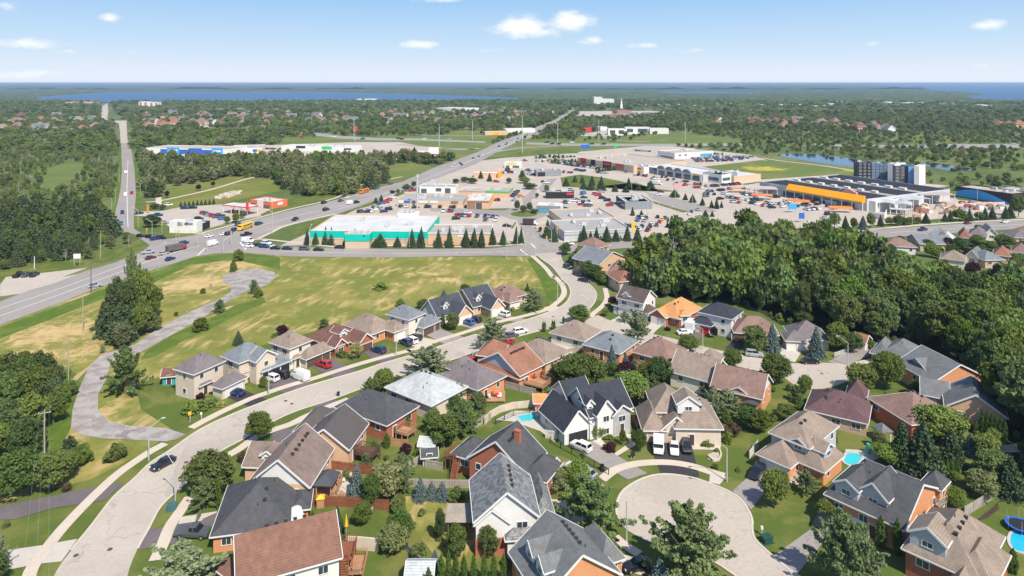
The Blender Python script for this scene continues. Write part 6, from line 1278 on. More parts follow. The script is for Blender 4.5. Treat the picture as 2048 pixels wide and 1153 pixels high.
# far small houses in groups
def small_houses():
    pro = []
    for wn, rn in (('peach','rosy'),('white','grey'),('cream','tan'),('orange','terracotta'),('white','mauve'),('red','redbrown')):
        b = Block.__new__(Block); b.a = Vector((-6.5,-5,0)); b.u = Vector((1,0,0)); b.v = Vector((0,1,0)); b.w, b.d, b.e, b.r, b.typ, b.ax, b.o, b.z0 = 13, 10, 4.2, 3.4, 'hip' if wn != 'white' else 'gable', 'u', .5, 0
        wm_, rm_, t_ = MB(), MB(), MB(); b.walls(wm_); b.roofs(rm_, t_)
        for x in (-4, -.5, 3.5): t_.box((x,-5.1,1.8), (1.6,.2,1.3))
        pro.append((wm_.mesh('wall', Wl[wn]), rm_.mesh('roof', R[rn]), t_.mesh('trim', TRIM), wn, rn))
    r = random.Random(12); n = 0
    areas = [([(0,236),(60,234),(210,238),(215,262),(120,274),(0,270)], 30), ([(250,228),(420,225),(700,228),(1000,222),(1120,232),(1000,248),(760,250),(500,258),(290,262)], 165), ([(600,210),(900,208),(1000,214),(800,220),(600,222)], 16), ([(1400,244),(1560,246),(1800,252),(1800,266),(1600,260),(1440,254)], 34), ([(1930,252),(2040,252),(2040,260),(1950,262)], 4), ([(20,214),(180,222),(180,232),(40,228)], 10), ([(1180,228),(1320,232),(1300,240),(1190,240)], 8)]
    placed = []
    for poly, cnt in areas:
        pw = poly_world(poly); P = drop(scatter(pw, 17, n+5, .42)); np.random.RandomState(4).shuffle(P)
        for x, y in P[:cnt]:
            k = r.choices(range(6), [4,2,2,3,2,2])[0]; w_, ro_, t_, wn, rn = pro[k]
            o = empty('small_house', (x, y, 0), r.choice((0,.3,-.4,.9,1.57))+r.uniform(-.1,.1), 'small '+{'rosy':'brown','grey':'grey','tan':'tan','terracotta':'red','mauve':'dark','redbrown':'dark red'}[rn]+' roofed '+{'peach':'peach','white':'white','cream':'cream','orange':'orange brick','red':'red brick'}[wn]+' house among far trees', 'house', 'houses of the far suburb')
            s = r.uniform(1.0, 1.6); s *= .85; o.scale = (s, s, s*1.25); link('wall', w_, o); link('roof', ro_, o); link('trim', t_, o); n += 1
            EXCL.append(np.array([(x-7,y-11),(x+7,y-11),(x+7,y+6),(x-7,y+6)]))
# ================================================================ vehicles
CM = {n: mat('car_'+n, c, rough=.35, var=0, fine=0, coat=.8, metal=.2 if n in ('silver','grey') else 0, spec=.5) for n, c in dict(black=(.012,.012,.016), white=(.78,.78,.77), silver=(.42,.43,.45), grey=(.10,.105,.115), navy=(.015,.035,.12), blue=(.03,.13,.36), red=(.45,.012,.015), maroon=(.14,.015,.02), orange=(.75,.22,.02), yellow=(.85,.48,.02), beige=(.35,.30,.22), teal=(.02,.2,.25)).items()}
CGL = mat('car_glass', (.012,.015,.02), rough=.08, var=0, fine=0, spec=.8); TYRE = mat('tyre', (.015,.015,.015), rough=.8); RIM = mat('rim', (.4,.4,.41), rough=.35, metal=.5); LAMPH = mat('headlight_lens', (.8,.8,.78), rough=.15, var=0); LAMPT = mat('taillight_lens', (.4,.01,.01), rough=.2, var=0)
def loft(mb, secs, mi=0):
    """secs: (x, halfwidth bottom, halfwidth top, z0, z1)"""
    n = len(secs); vs = []
    for x, w0, w1, z0, z1 in secs: zm = z0+(z1-z0)*.55; vs += [(x,-w0*.92,z0),(x,-w0,zm),(x,-w1,z1),(x,w1,z1),(x,w0,zm),(x,w0*.92,z0)]
    fs = []
    for i in range(n-1):
        a, b = i*6, (i+1)*6
        for k in range(6): fs.append((a+k, a+(k+1) % 6, b+(k+1) % 6, b+k))
    fs += [tuple(range(6)), tuple(range(6*n-6, 6*n))[::-1]]
    mb.add(vs, [f[::-1] for f in fs], mi)
KD = {}
def car_parts(kind):
    if kind in KD: return KD[kind]
    body, glass = MB(), MB()
    if kind == 'sedan':
        Ln, W_ = 4.7, .9; loft(body, [(2.3,.7,.62,.35,.62),(2.15,.84,.78,.22,.74),(1.3,.9,.82,.2,.92),(.6,.9,.84,.2,.98),(-1.3,.9,.84,.2,1.0),(-1.9,.88,.8,.22,.98),(-2.3,.78,.7,.38,.9)]); cab = [(.75,-1.75),(.15,-1.15)]; hz = (.97,1.42); wx = (1.4,-1.4)
    elif kind == 'suv':
        Ln, W_ = 4.7, .95; loft(body, [(2.3,.75,.7,.4,.8),(2.15,.88,.82,.28,.95),(1.3,.94,.88,.25,1.08),(.9,.95,.9,.25,1.12),(-2.1,.95,.9,.28,1.15),(-2.3,.88,.82,.4,1.1)]); cab = [(1.0,-2.2),(.35,-1.9)]; hz = (1.1,1.68); wx = (1.4,-1.4)
    elif kind == 'pickup':
        Ln, W_ = 5.6, 1.0; loft(body, [(2.75,.85,.8,.45,.9),(2.6,.95,.9,.35,1.05),(1.5,.98,.93,.3,1.15),(-.35,.98,.93,.3,1.18),(-.4,.98,.95,.3,1.12),(-2.75,.96,.94,.4,1.12)]); cab = [(1.3,-.45),(.7,-.3)]; hz = (1.15,1.78); wx = (1.8,-1.75)
    else: # van
        Ln, W_ = 5.6, 1.0; loft(body, [(2.75,.8,.7,.4,.85),(2.55,.95,.85,.3,1.15),(1.95,1.0,.9,.28,1.35),(1.35,1.0,.86,.28,2.25),(1.0,1.0,.85,.28,2.4),(-2.6,1.0,.86,.3,2.4),(-2.78,.96,.82,.38,2.2)]); cab = None; wx = (1.8,-1.75)
    if cab:
        (x0, x1), (t0, t1) = cab; z0, z1 = hz; w0, w1 = W_*.9, W_*.72
        glass.add([(x0,-w0,z0),(x0,w0,z0),(x1,w0,z0),(x1,-w0,z0),(t0,-w1,z1),(t0,w1,z1),(t1,w1,z1),(t1,-w1,z1)], [(0,1,5,4),(1,2,6,5),(2,3,7,6),(3,0,4,7)])
        body.add([(t0+.05,-w1-.02,z1),(t0+.05,w1+.02,z1),(t1-.05,w1+.02,z1),(t1-.05,-w1-.02,z1),(t0-.1,-w1+.08,z1+.07),(t0-.1,w1-.08,z1+.07),(t1+.1,w1-.08,z1+.07),(t1+.1,-w1+.08,z1+.07)], [(0,1,5,4),(1,2,6,5),(2,3,7,6),(3,0,4,7),(4,5,6,7),(3,2,1,0)])
        for sx in (-1, 1):
            xm = (x0+x1)/2+.1; body.bar((xm,sx*w0*1.01,z0),((t0+t1)/2,sx*w1*1.01,z1),.09,.05)
            body.bar((x1+.05,sx*w0,z0),(t1,sx*w1*1.01,z1),.12,.06)
    else:
        glass.add([(1.9,-.82,1.42),(1.9,.82,1.42),(1.42,.78,2.12),(1.42,-.78,2.12)], [(0,1,2,3)]); glass.v = [(x+.06, y, z+.04) for x, y, z in glass.v]
        for s in (-1, 1): glass.box((.9, s*.93, 1.7), (.9, .06, .5))
    wh = MB(); wh.tube((0,-.11,0),(0,.11,0), .34, n=14); rm = MB(); rm.tube((0,-.13,0),(0,.13,0), .2, n=10)
    hl = MB(); hl.box((0,0,0), (.12,.32,.14)); tl = MB(); tl.box((0,0,0), (.1,.26,.2))
    # one-piece mesh for the far ones
    one = MB(); one.add(body.v, body.f, 0); one.add(glass.v, glass.f, 1)
    for x in wx:
        for s in (-1, 1): one.tube((x, s*W_*.9-.1, .34), (x, s*W_*.9+.1, .34), .34, n=8, mi=2)
    KD[kind] = dict(body=body.mesh('body', CM['white']), glass=glass.mesh('window_glass', CGL), wheel=wh.mesh('wheel', TYRE), rim=rm.mesh('rim', RIM), hl=hl.mesh('headlight', LAMPH), tl=tl.mesh('taillight', LAMPT), one=one.mesh(kind, [CM['white'], CGL, TYRE]), W=W_, wx=wx, L=Ln)
    return KD[kind]
def setm(o, m): o.material_slots[0].link = 'OBJECT'; o.material_slots[0].material = m
QUEUE = []
def car(kind, col, p, rz, label, group=None, near=True, sc=1.0, force=False):
    d = car_parts(kind); cat = {'pickup':'pickup truck','van':'van'}.get(kind, 'car')
    if not near:
        if not force: QUEUE.append((sc/max(p.y, 1), kind, col, p.copy(), rz, label, group, sc)); return
        o = link({'suv':'car','sedan':'car','pickup':'pickup_truck','van':'van'}[kind], d['one'], None, (p.x,p.y,.12), rz, (sc,sc,sc)); setm(o, CM[col]); return tag(o, label, cat, group)
    r = empty({'suv':'parked_car','sedan':'parked_car','pickup':'pickup_truck','van':'van'}[kind], (p.x,p.y,.13), rz, label, cat, group); r.scale = (sc,)*3
    o = link('body', d['body'], r); setm(o, CM[col]); link('window_glass', d['glass'], r)
    for x in d['wx']:
        for s in (-1, 1): w = link('wheel', d['wheel'], r, (x, s*(d['W']-.1), .34)); link('rim', d['rim'], w)
    for s in (-1, 1): link('headlight', d['hl'], r, (d['L']/2-.16, s*.62, .72)); link('taillight', d['tl'], r, (-d['L']/2+.06, s*.66, .85))
    return r
def pc(f, kind, col, x0, y0, x1, y1, label, near=True, sc=1.0, group=None):
    """nose at x1, y1"""
    a, b = G(*f(x0, y0)), G(*f(x1, y1)); car(kind, col, (a+b)/2, atan2(b.y-a.y, b.x-a.x), label, group, near, sc)
def cars():
    for a in [(B1,'sedan','black',1050,455,965,500,'black car driving down the near street'), (B1,'pickup','grey',1120,905,1270,912,'dark pickup in the driveway below the lamp post'),
      (M2,'sedan','navy',735,935,635,915,'dark blue car in the driveway of the beige house'), (M2,'suv','white',1010,822,925,795,'white hatchback beside the black car and the van'), (M2,'suv','black',1095,795,1010,770,'black car between the white hatchback and the van'), (M2,'van','white',1262,822,1140,775,'white delivery van straddling the pavement'),
      (M2,'suv','red',1435,715,1345,685,'bright red hatchback in a driveway'), (M2,'suv','navy',1870,595,1785,570,'dark blue car by the red brick bungalow'), (M3,'suv','navy',480,615,410,585,'dark blue car left of the white one'), (M3,'suv','white',525,600,455,570,'white car between two dark cars'), (M3,'suv','black',552,572,485,552,'black car right of the white one'),
      (M3,'suv','blue',985,452,905,425,'blue car by the navy roofed house'), (M3,'suv','black',1040,430,960,405,'black car beside the blue one'), (M3,'suv','white',1270,385,1185,360,'white car in the last driveway of the row'), (M3,'suv','white',1320,518,1405,502,'white car driving along the residential street'), (M3,'sedan','grey',1255,550,1325,535,'grey car behind the feathery tree on the street'),
      (M3,'sedan','red',1040,715,990,728,'red car beside the terracotta roofed house'), (M3,'sedan','red',1275,595,1235,605,'red car half hidden behind the terracotta roof'), (M4,'suv','black',195,30,265,60,'black car under the first street tree'), (M4,'sedan','black',235,90,310,105,'black car below the street trees'), (M4,'suv','grey',470,125,520,120,'grey car by the rust roofed house'),
      (M4,'suv','silver',1580,690,1690,700,'silver grey car parked on the court'), (M4,'sedan','white',1045,520,1110,515,'small white car behind the camper trailer'), (M5,'sedan','black',280,672,395,672,'black sedan parked in the court circle'),
      (B3,'suv','white',1180,400,1060,345,'white car in the driveway of the black roofed house'), (B3,'suv','white',1140,530,1050,490,'white car half hidden by the bright green tree'), (B3,'sedan','silver',1190,555,1110,520,'silver car behind the bright green tree'), (B3,'sedan','black',1530,1095,1395,1130,'black car by the grey brown roofed house'),
      (B4,'sedan','white',458,340,462,425,'white car in the middle of the black driveway'), (B4,'suv','black',525,335,545,412,'black car right of the white car'), (B4,'suv','black',1000,500,940,570,'black car in front of the tan hipped roof house'), (B4,'suv','black',1405,795,1350,870,'black car in the driveway of the dark roofed house')]:
        pc(a[0], a[1], a[2], *a[3:7], a[7])
    far = [(C1,'pickup','black',160,1110,225,1080,'black pickup, first of three parked by the highway'),(C1,'suv','grey',245,1105,295,1080,'dark car, middle of three parked by the highway'),(C1,'suv','black',325,1105,380,1078,'black car, last of three parked by the highway'),
      (M1,'sedan','silver',725,305,795,295,'silver blue car on the highway by the wooden pole'),
      (C1,'suv','white',1290,60,1285,10,'white car farthest along the north road'),(C1,'van','white',1285,300,1280,240,'white van going up the north road'),(C1,'suv','red',1350,225,1345,275,'red car on the north road'),(C1,'suv','navy',1250,435,1255,465,'navy car on the north road'),(C1,'suv','blue',1235,540,1240,590,'blue car nearest the north road bend'),
      (C1,'sedan','black',1390,460,1460,450,'black car leaving the restaurant'),(C1,'sedan','black',1410,685,1465,695,'black car turning at the slip lane'),(C1,'suv','black',1510,700,1560,705,'black car waiting at the junction island'),(C1,'suv','navy',1560,725,1620,715,'navy car beside the lamp post at the junction'),(C1,'suv','black',1625,708,1675,712,'last black car at the junction island'),
      (C1,'sedan','silver',1640,880,1710,865,'silver car before the junction'),(C1,'pickup','silver',1480,865,1550,855,'silver pickup beside the tall clump'),(C1,'sedan','maroon',1505,925,1580,905,'maroon car beside the tall clump'),(C1,'sedan','navy',1705,940,1780,915,'navy car near the field corner'),
      (C2,'suv','navy',465,675,540,650,'navy car entering the junction'),(C2,'van','white',755,685,840,660,'white van crossing the junction'),(C2,'sedan','white',725,600,800,580,'white car at the stop line'),(C2,'sedan','white',885,575,940,565,'white car behind the first in the turning lane'),(C2,'suv','black',930,575,985,555,'black car in the turning lane'),(C2,'suv','navy',990,540,1040,510,'navy car before the school bus'),(C2,'suv','grey',1035,480,1090,462,'grey car beside the school bus'),
      (C2,'pickup','black',1105,580,1175,565,'black pickup by the grass corner'),(C2,'suv','navy',1240,470,1295,455,'navy car beyond the school bus'),(C2,'pickup','black',1590,440,1690,395,'black pickup heading for the town'),(C2,'sedan','black',1910,252,1960,238,'black car on the far lane'),(C2,'suv','black',1925,325,1985,308,'black car near the supermarket corner'),
      (C2,'van','white',1105,640,1200,648,'white van turning by the grass corner'),(C2,'sedan','white',1125,690,1205,694,'white car at the head of the queue'),(C2,'sedan','black',1215,680,1290,684,'black car second in the queue'),(C2,'suv','navy',1285,695,1360,700,'navy car in the queue'),(C2,'suv','white',1310,662,1380,668,'white car in the inner queue lane'),(C2,'sedan','white',1355,690,1420,694,'white car in the middle of the queue'),
      (C2,'sedan','black',1398,712,1478,715,'black car fourth from the queue end'),(C2,'sedan','black',1518,716,1600,718,'black car third from the queue end'),(C2,'suv','grey',1690,722,1780,724,'grey car second from the queue end'),(C2,'sedan','black',1840,728,1922,730,'black car near the queue end'),(C3,'sedan','black',470,704,552,706,'black car at the very end of the queue'),
      (C3,'van','white',575,262,660,240,'white truck on the main road'),(C3,'suv','black',650,248,708,236,'black car behind the white truck'),(C3,'suv','black',325,252,372,238,'black car in the left lane of the main road'),(C3,'suv','black',340,325,398,308,'black car by the supermarket verge'),(C3,'sedan','grey',500,230,540,218,'grey car in the middle lane of the main road'),(C3,'sedan','white',570,196,615,182,'white car behind the orange bus'),(C3,'suv','blue',865,102,915,88,'blue car ahead of the orange bus'),(C3,'suv','grey',1015,55,1050,42,'grey car far up the main road'),
      (C6,'pickup','navy',965,632,1055,618,'navy pickup on the road beside the garden centre'),(C6,'sedan','maroon',1435,562,1508,552,'maroon car on the road beside the garden centre'),(C6,'sedan','white',1815,548,1895,542,'white car on the road beside the garden centre'),(C4,'sedan','black',550,582,618,586,'black car by the plaza entrance island'),(C4,'sedan','black',890,428,945,432,'black car at the roundabout'),(C4,'sedan','white',1195,768,1250,772,'white car beside the junction tree'),
      (C4,'suv','black',1170,1000,1245,1030,'black car in the shade of the street trees'),(C4,'suv','black',1265,1070,1350,1105,'second black car in the shade of the street trees'),(C4,'van','blue',1335,262,1395,245,'blue van beside the black restaurant'),(C4,'suv','red',1605,375,1665,372,'red car beside the bank'),(C3,'suv','red',1690,380,1755,365,'red car in front of the plaza'),(C3,'suv','blue',1785,375,1845,372,'blue car in front of the plaza'),(C3,'suv','white',1780,350,1865,348,'white car in front of the plaza')]
    for a in far: pc(a[0], a[1], a[2], *a[3:7], a[7], near=False, sc=1.0)
    # smaller parked cars, by lot
    r = random.Random(21); COLS = ['black']*6+['white']*5+['silver']*3+['grey']*4+['navy']*3+['blue']*1+['red']*2+['maroon']
    def row(f, x0, y0, x1, y1, n, lot, prob=.85, head=None, group=None):
        a, b = G(*f(x0, y0)), G(*f(x1, y1)); d = atan2(b.y-a.y, b.x-a.x)
        for i in range(n):
            if r.random() > prob: continue
            p = a.lerp(b, (i+.5)/n); col = r.choice(COLS); k = r.choice(['sedan','suv','suv','pickup' if r.random() < .3 else 'suv'])
            rz = d+(pi/2 if head is None else head)+(pi if r.random() < .4 else 0)+r.uniform(-.04,.04)
            car(k, col, p, rz, col+' '+{'pickup':'pickup'}.get(k, 'car')+' parked '+lot, 'vehicles '+lot, False, 1.0)
    def spots(f, lst, lot, ang=0):
        for q in lst:
            x, y = q[:2]; col = q[2] if len(q) > 2 else r.choice(COLS); p = G(*f(x, y)); car(r.choice(['sedan','suv']), col, p, radians(ang)+r.uniform(-.15,.15), col+' car parked '+lot, 'vehicles '+lot, False, 1.0)
    row(C2, 690,345, 850,395, 5, 'beside the fast food restaurant', 1); row(C2, 860,365, 900,420, 3, 'beside the fast food restaurant', 1)
    spots(C2, [(655,410,'black'),(705,450,'silver'),(510,300,'navy'),(595,296,'black'),(240,372,'navy'),(345,268,'white'),(300,448,'silver'),(690,470,'blue')], 'beside the fast food restaurant', 10)
    spots(C3, [(870,292,'navy'),(940,248,'blue'),(980,240,'red'),(1010,217,'red'),(1060,189,'white'),(725,338,'black'),(810,333,'silver'),(845,322,'white'),(960,335,'navy'),(1010,312,'black'),(1285,292,'black'),(1390,252,'silver'),(1480,262,'white'),(1600,240),(1700,408,'black'),(1250,120,'red'),(1290,115,'maroon'),(1370,105,'red'),(1410,100,'red')], 'behind the supermarket', 15)
    spots(C4, [(1180,332,'white'),(1275,327,'white'),(1295,318,'black'),(1345,365,'red'),(1385,350,'black'),(1415,352,'white'),(1372,292,'black'),(1405,378,'grey'),(1425,370,'black'),(1555,232,'silver'),(1660,352,'grey'),(1188,412,'grey'),(1200,330,'white'),(1375,335,'silver'),(1240,215,'silver'),(1560,300,'black')], 'in the small lot by the bank', 0)
    row(C4, 455,285, 590,275, 5, 'beside the green trimmed restaurant', .9); row(C4, 455,318, 510,316, 2, 'beside the green trimmed restaurant', 1); row(C4, 625,290, 690,225, 4, 'beside the green trimmed restaurant', .9); spots(C4, [(665,320,'silver'),(725,282,'orange'),(185,392,'black'),(475,130,'red'),(960,130,'yellow'),(990,140,'white')], 'beside the green trimmed restaurant')
    spots(C5, [(385,492,'black'),(250,532,'silver'),(178,527,'blue'),(325,547,'white'),(405,542,'red'),(430,520,'yellow'),(225,590,'navy'),(305,590,'black'),(375,577,'grey'),(612,520,'black'),(730,440,'navy'),(710,462,'white'),(797,490,'white'),(800,415,'silver'),(490,588,'black')], 'in the lot before the wood', 80)
    spots(C5, [(390,262,'white'),(420,232,'maroon')], 'on the service road', -20)
    L_ = 'before the arched strip mall'
    spots(D5, [(60,847,'blue'),(200,853,'black'),(150,883,'silver'),(235,886,'navy'),(268,892,'red'),(350,905,'black'),(430,900,'black'),(470,899,'black'),(490,930,'navy'),(550,925,'blue')], L_, 70)
    row(C5, 690,152, 840,158, 5, L_); row(C5, 750,188, 845,186, 3, L_, 1); row(C5, 870,175, 1010,172, 5, L_); row(C5, 1040,165, 1230,152, 6, L_)
    L_ = 'in the lot of the orange fronted store'
    row(C5, 890,230, 1085,212, 7, L_); row(C5, 850,255, 980,258, 4, L_, .7); row(C5, 1050,250, 1110,260, 2, L_, 1); row(C5, 1280,265, 1420,270, 5, L_); row(C5, 1260,320, 1360,318, 4, L_); row(C5, 1365,305, 1450,322, 3, L_, 1); row(C5, 1520,270, 1620,290, 4, L_, 1); row(C5, 1690,338, 1810,320, 4, L_, 1); row(C5, 1830,305, 1930,310, 3, L_, 1); row(C5, 1880,375, 1930,365, 2, L_, 1); row(C5, 1900,418, 2048,405, 6, L_, .95); row(C5, 1640,240,1760,245, 4, L_, .7)
    spots(C5, [(1130,204,'red'),(1030,306,'black'),(1112,290,'white'),(1410,360,'white'),(1560,395,'black'),(1670,385,'white'),(1800,385,'black'),(2020,362,'black'),(880,280,'grey')], L_, 20)
    spots(C6, [(20,345,'black'),(50,383,'navy'),(100,405,'red'),(130,400,'navy'),(40,465,'black'),(10,505,'silver')], L_, 20)
    L_ = 'in the crowded lot of the huge low store'
    for (a, b, c_, d_, n_) in ((1000,735,1300,790,12),(1060,725,1420,790,14),(1150,725,1500,800,12),(870,735,1030,742,5),(1250,820,1380,840,5),(1560,800,1720,825,5),(1500,850,1620,865,3),(740,720,800,745,3),(860,690,1180,685,5),(1150,850,1260,855,4),(780,825,850,850,3)): row(D4, a, b, c_, d_, n_, L_, .85)
    L_ = 'in the packed dealership lot'
    for k in range(4): row(D5, 700+25*k, 690+17*k, 1380-60*k, 692+12*k, 20-k, L_, .92)
    row(D5, 860,660, 1060,665, 8, L_); row(D5, 130,625, 370,640, 9, L_, .95)
    row(D2, 130,575, 560,570, 16, 'in front of the blue fronted superstore', .8); row(D2, 560,560, 960,545, 14, 'in front of the blue fronted superstore', .8)
    row(D2, 1250,505, 1500,510, 9, 'by the stores beyond the copse', .8); row(D2, 1560,510, 2200,520, 20, 'by the stores beyond the copse', .8)
    L_ = 'in the crowded lot of the huge low store'
    for k in range(6): row(D4, 1000+50*k, 730+10*k, 1330+40*k, 752+12*k, 20, L_, .8)
    row(D4, 860,700, 1290,690, 12, L_, .6); row(D4, 520,860, 660,850, 6, L_); row(D4, 740,850, 860,880, 6, L_); row(C3, 1240,105, 1320,100, 5, 'behind the supermarket', 1)
    L_ = 'in the lot of the orange fronted store'
    for x0, y0, x1, y1, n_ in ((1100,290,1260,310,6),(1460,345,1640,360,8),(1450,375,1560,382,5),(1690,365,1760,368,3),(1100,330,1230,345,6),(1940,330,2040,345,5),(1300,345,1400,350,4)): row(C5, x0, y0, x1, y1, n_, L_, .75)
    L_ = 'before the arched strip mall'
    for x0, y0, x1, y1, n_ in ((560,150,680,165,5),(300,90,420,105,5),(180,60,300,70,5),(600,120,700,130,4)): row(C5, x0, y0, x1, y1, n_, L_, .7)
    L_ = 'behind the supermarket'
    for x0, y0, x1, y1, n_ in ((700,335,850,332,6),(860,310,1040,300,6),(1340,285,1700,290,10),(1560,330,1700,332,5),(1120,280,1280,285,5)): row(C3, x0, y0, x1, y1, n_, L_, .6)
    row(C4, 100,480, 500,490, 10, L_, .5); row(C4, 280,520, 520,530, 7, L_, .5); row(C4, 1160,345, 1440,340, 8, 'in the small lot by the bank', .6); row(C4, 1480,250, 1620,330, 6, 'in the small lot by the bank', .7); row(C5, 170,500, 480,505, 8, 'in the lot before the wood', .7); row(C5, 190,620, 380,640, 5, 'in the lot before the wood', .8); row(C5, 20,560, 140,600, 4, 'in the lot before the wood', .8)
    # traffic towards the bridge and on the highway
    for i in range(52):
        t = r.random()**.8; x = 880+270*t; lane = r.choice((-1, 0, 1, 2)); yy = np.interp(x, [873,900,955,996,1066,1115,1150], [342,333,313,295,266,245,228])+lane*(2.6-1.7*t)+2; p = G(x, yy); q = G(x+4, yy-1.9-.3*t)
        col = r.choice(COLS); car(r.choice(['sedan','suv','suv']), col, p, atan2(q.y-p.y, q.x-p.x), col+' car in the line of traffic towards the bridge', 'traffic towards the bridge', False, .95)
    for f, x, y, col in ((D3,20,492,'red'),(D3,640,508,'navy'),(D3,1010,504,'black'),(D3,1045,512,'black'),(D3,1270,513,'white'),(D3,350,485,'white'),(D3,1530,515,'silver'),(D4,990,545,'black'),(D4,1045,560,'black'),(D4,1110,562,'black'),(D4,1250,545,'white'),(D4,1450,560,'navy'),(D4,1570,562,'black'),(D6,1165,722,'white'),(D6,1935,713,'silver')):
        car('suv', col, G(*f(x, y)), r.choice((0, pi)), col+' car on the distant highway', 'cars on the distant highway', False, 1.3)
    # buses, trucks, trailers
    def boxtruck(nm, label, cat, f, x0, y0, x1, y1, L_, h, cab, boxm, w=2.4, bus=False, sc=1.0, group=None):
        a, b = G(*f(x0, y0)), G(*f(x1, y1)); p = (a+b)/2; o = empty(nm, (p.x,p.y,.12), atan2(b.y-a.y, b.x-a.x), label, cat, group); o.scale = (sc,)*3
        m = MB()
        if bus:
            loft(m, [(L_/2,.9,.8,.5,1.3),(L_/2-1.0,1.1,1.0,.45,1.5),(L_/2-1.1,1.2,1.0,.45,h),(-L_/2,1.2,1.0,.5,h)]); m.build('body', boxm, o); m = MB()
            for s in (-1, 1): m.box((-.6, s*1.17, h*.72), (L_-2.8,.1,.55))
            m.box((L_/2-1.06,0,h*.72), (.1,1.9,.7)); m.build('window_glass', CGL, o); m = MB()
            for s in (-1, 1): m.box((-.5, s*1.21, h*.42), (L_-1.6,.05,.12))
            m.build('stripe', BLK, o)
        else:
            m.box((-.9,0,h/2+.35), (L_-2.2,w,h-.5)); m.build('cargo_box', boxm, o); m = MB(); loft(m, [(L_/2,.95,.85,.45,1.2),(L_/2-.4,1.05,.95,.4,1.35),(L_/2-.8,1.1,.95,.4,2.2),(L_/2-2.0,1.1,1.0,.4,2.3)]); m.build('cab', cab, o); m = MB(); m.box((L_/2-.5,0,1.75), (.3,1.8,.6)); m.build('windscreen', CGL, o)
        for x in (L_/2-1.4, -L_/2+1.6):
            for s in (-1, 1): m = MB(); m.tube((x, s*1.05-.15, .48), (x, s*1.05+.15, .48), .48, n=12); m.build('wheel', TYRE, o)
        return o
    boxtruck('school_bus', 'yellow school bus approaching the junction', 'bus', C2, 1190,485, 1060,530, 10.5, 2.9, None, CM['yellow'], bus=True)
    boxtruck('bus', 'orange bus on the main road by the park', 'bus', C3, 800,125, 715,150, 9.5, 2.8, None, CM['orange'], bus=True)
    boxtruck('truck', 'dark dump truck crossing the junction', 'truck', C2, 355,745, 490,715, 9, 2.8, CM['red'], pm('truck_grey', (.13,.11,.10)))
    boxtruck('truck', 'dark box truck by the plaza entrance', 'truck', C4, 770,565, 875,570, 8, 3, CM['white'], pm('truck_dark', (.06,.045,.045)))
    boxtruck('truck', 'white box truck on the grass edge of the strip mall lot', 'truck', C5, 345,150, 420,158, 7, 3, CM['white'], WHT)
    o = boxtruck('camper_trailer', 'white camper trailer in the driveway of the black roofed white house', 'trailer', M4, 1120,500, 1150,470, 6.5, 3.0, CM['white'], WHT)
    o = boxtruck('camper_trailer', 'small white camper on the black driveway beside the white car', 'trailer', B4, 362,345, 362,410, 4.6, 2.2, CM['white'], WHT, w=2.0)
    for f, x, y, a, l_ in ((C5,1230,232,0,'long orange awning on the lot near the strip mall'),(C5,1455,302,-20,'orange cart shelter in the middle of the store lot'),(C5,1830,365,-25,'orange cart shelter nearest the store front'),(C6,165,437,-10,'orange cart shelter beside the trees')):
        p = G(*f(x, y)); o = empty('cart_shelter', p, radians(a), l_, 'shelter'); mb = MB(); mb.box((0,0,2.9), (13,4.2,.9), top=.9); mb.build('roof', CM['orange'], o); mb = MB()
        for sx in (-1, 1):
            for sy in (-1, 1): mb.tube((sx*5.6,sy*1.8,0),(sx*5.6,sy*1.8,2.6), .12, n=6)
        mb.build('post', METAL, o)
cars()
def far_cars():
    QUEUE.sort(key=lambda q: -q[0]); N_ = 255
    for q in QUEUE[:N_]: car(*q[1:7], near=False, sc=q[7], force=True)
    rest = QUEUE[N_:]; srcs, seen = [], {}
    for k in ('sedan','suv','pickup','van'):
        for c in ('black','white','silver','grey','navy','blue','red','maroon'):
            me = car_parts(k)['one'].copy(); me.materials[0] = CM[c]; seen[(k,c)] = len(srcs); srcs.append(('%02d_' % len(srcs)+k+c, me))
    me = bpy.data.meshes.new('far_cars'); me.vertices.add(len(rest)); me.vertices.foreach_set('co', [v for q in rest for v in (q[3].x,q[3].y,.12)])
    at = me.attributes.new('sz', 'FLOAT_VECTOR', 'POINT'); at.data.foreach_set('vector', [q[7] for q in rest for _ in range(3)])
    at = me.attributes.new('rz', 'FLOAT', 'POINT'); at.data.foreach_set('value', [q[4] for q in rest])
    at = me.attributes.new('kd', 'INT', 'POINT'); at.data.foreach_set('value', [seen.get((q[1],q[2]), 0) for q in rest])
    o = bpy.data.objects.new('far_cars', me); COL.objects.link(o); tag(o, 'hundreds of tiny parked cars in the farthest lots', 'cars', kind='stuff'); inst_on(o, srcs)
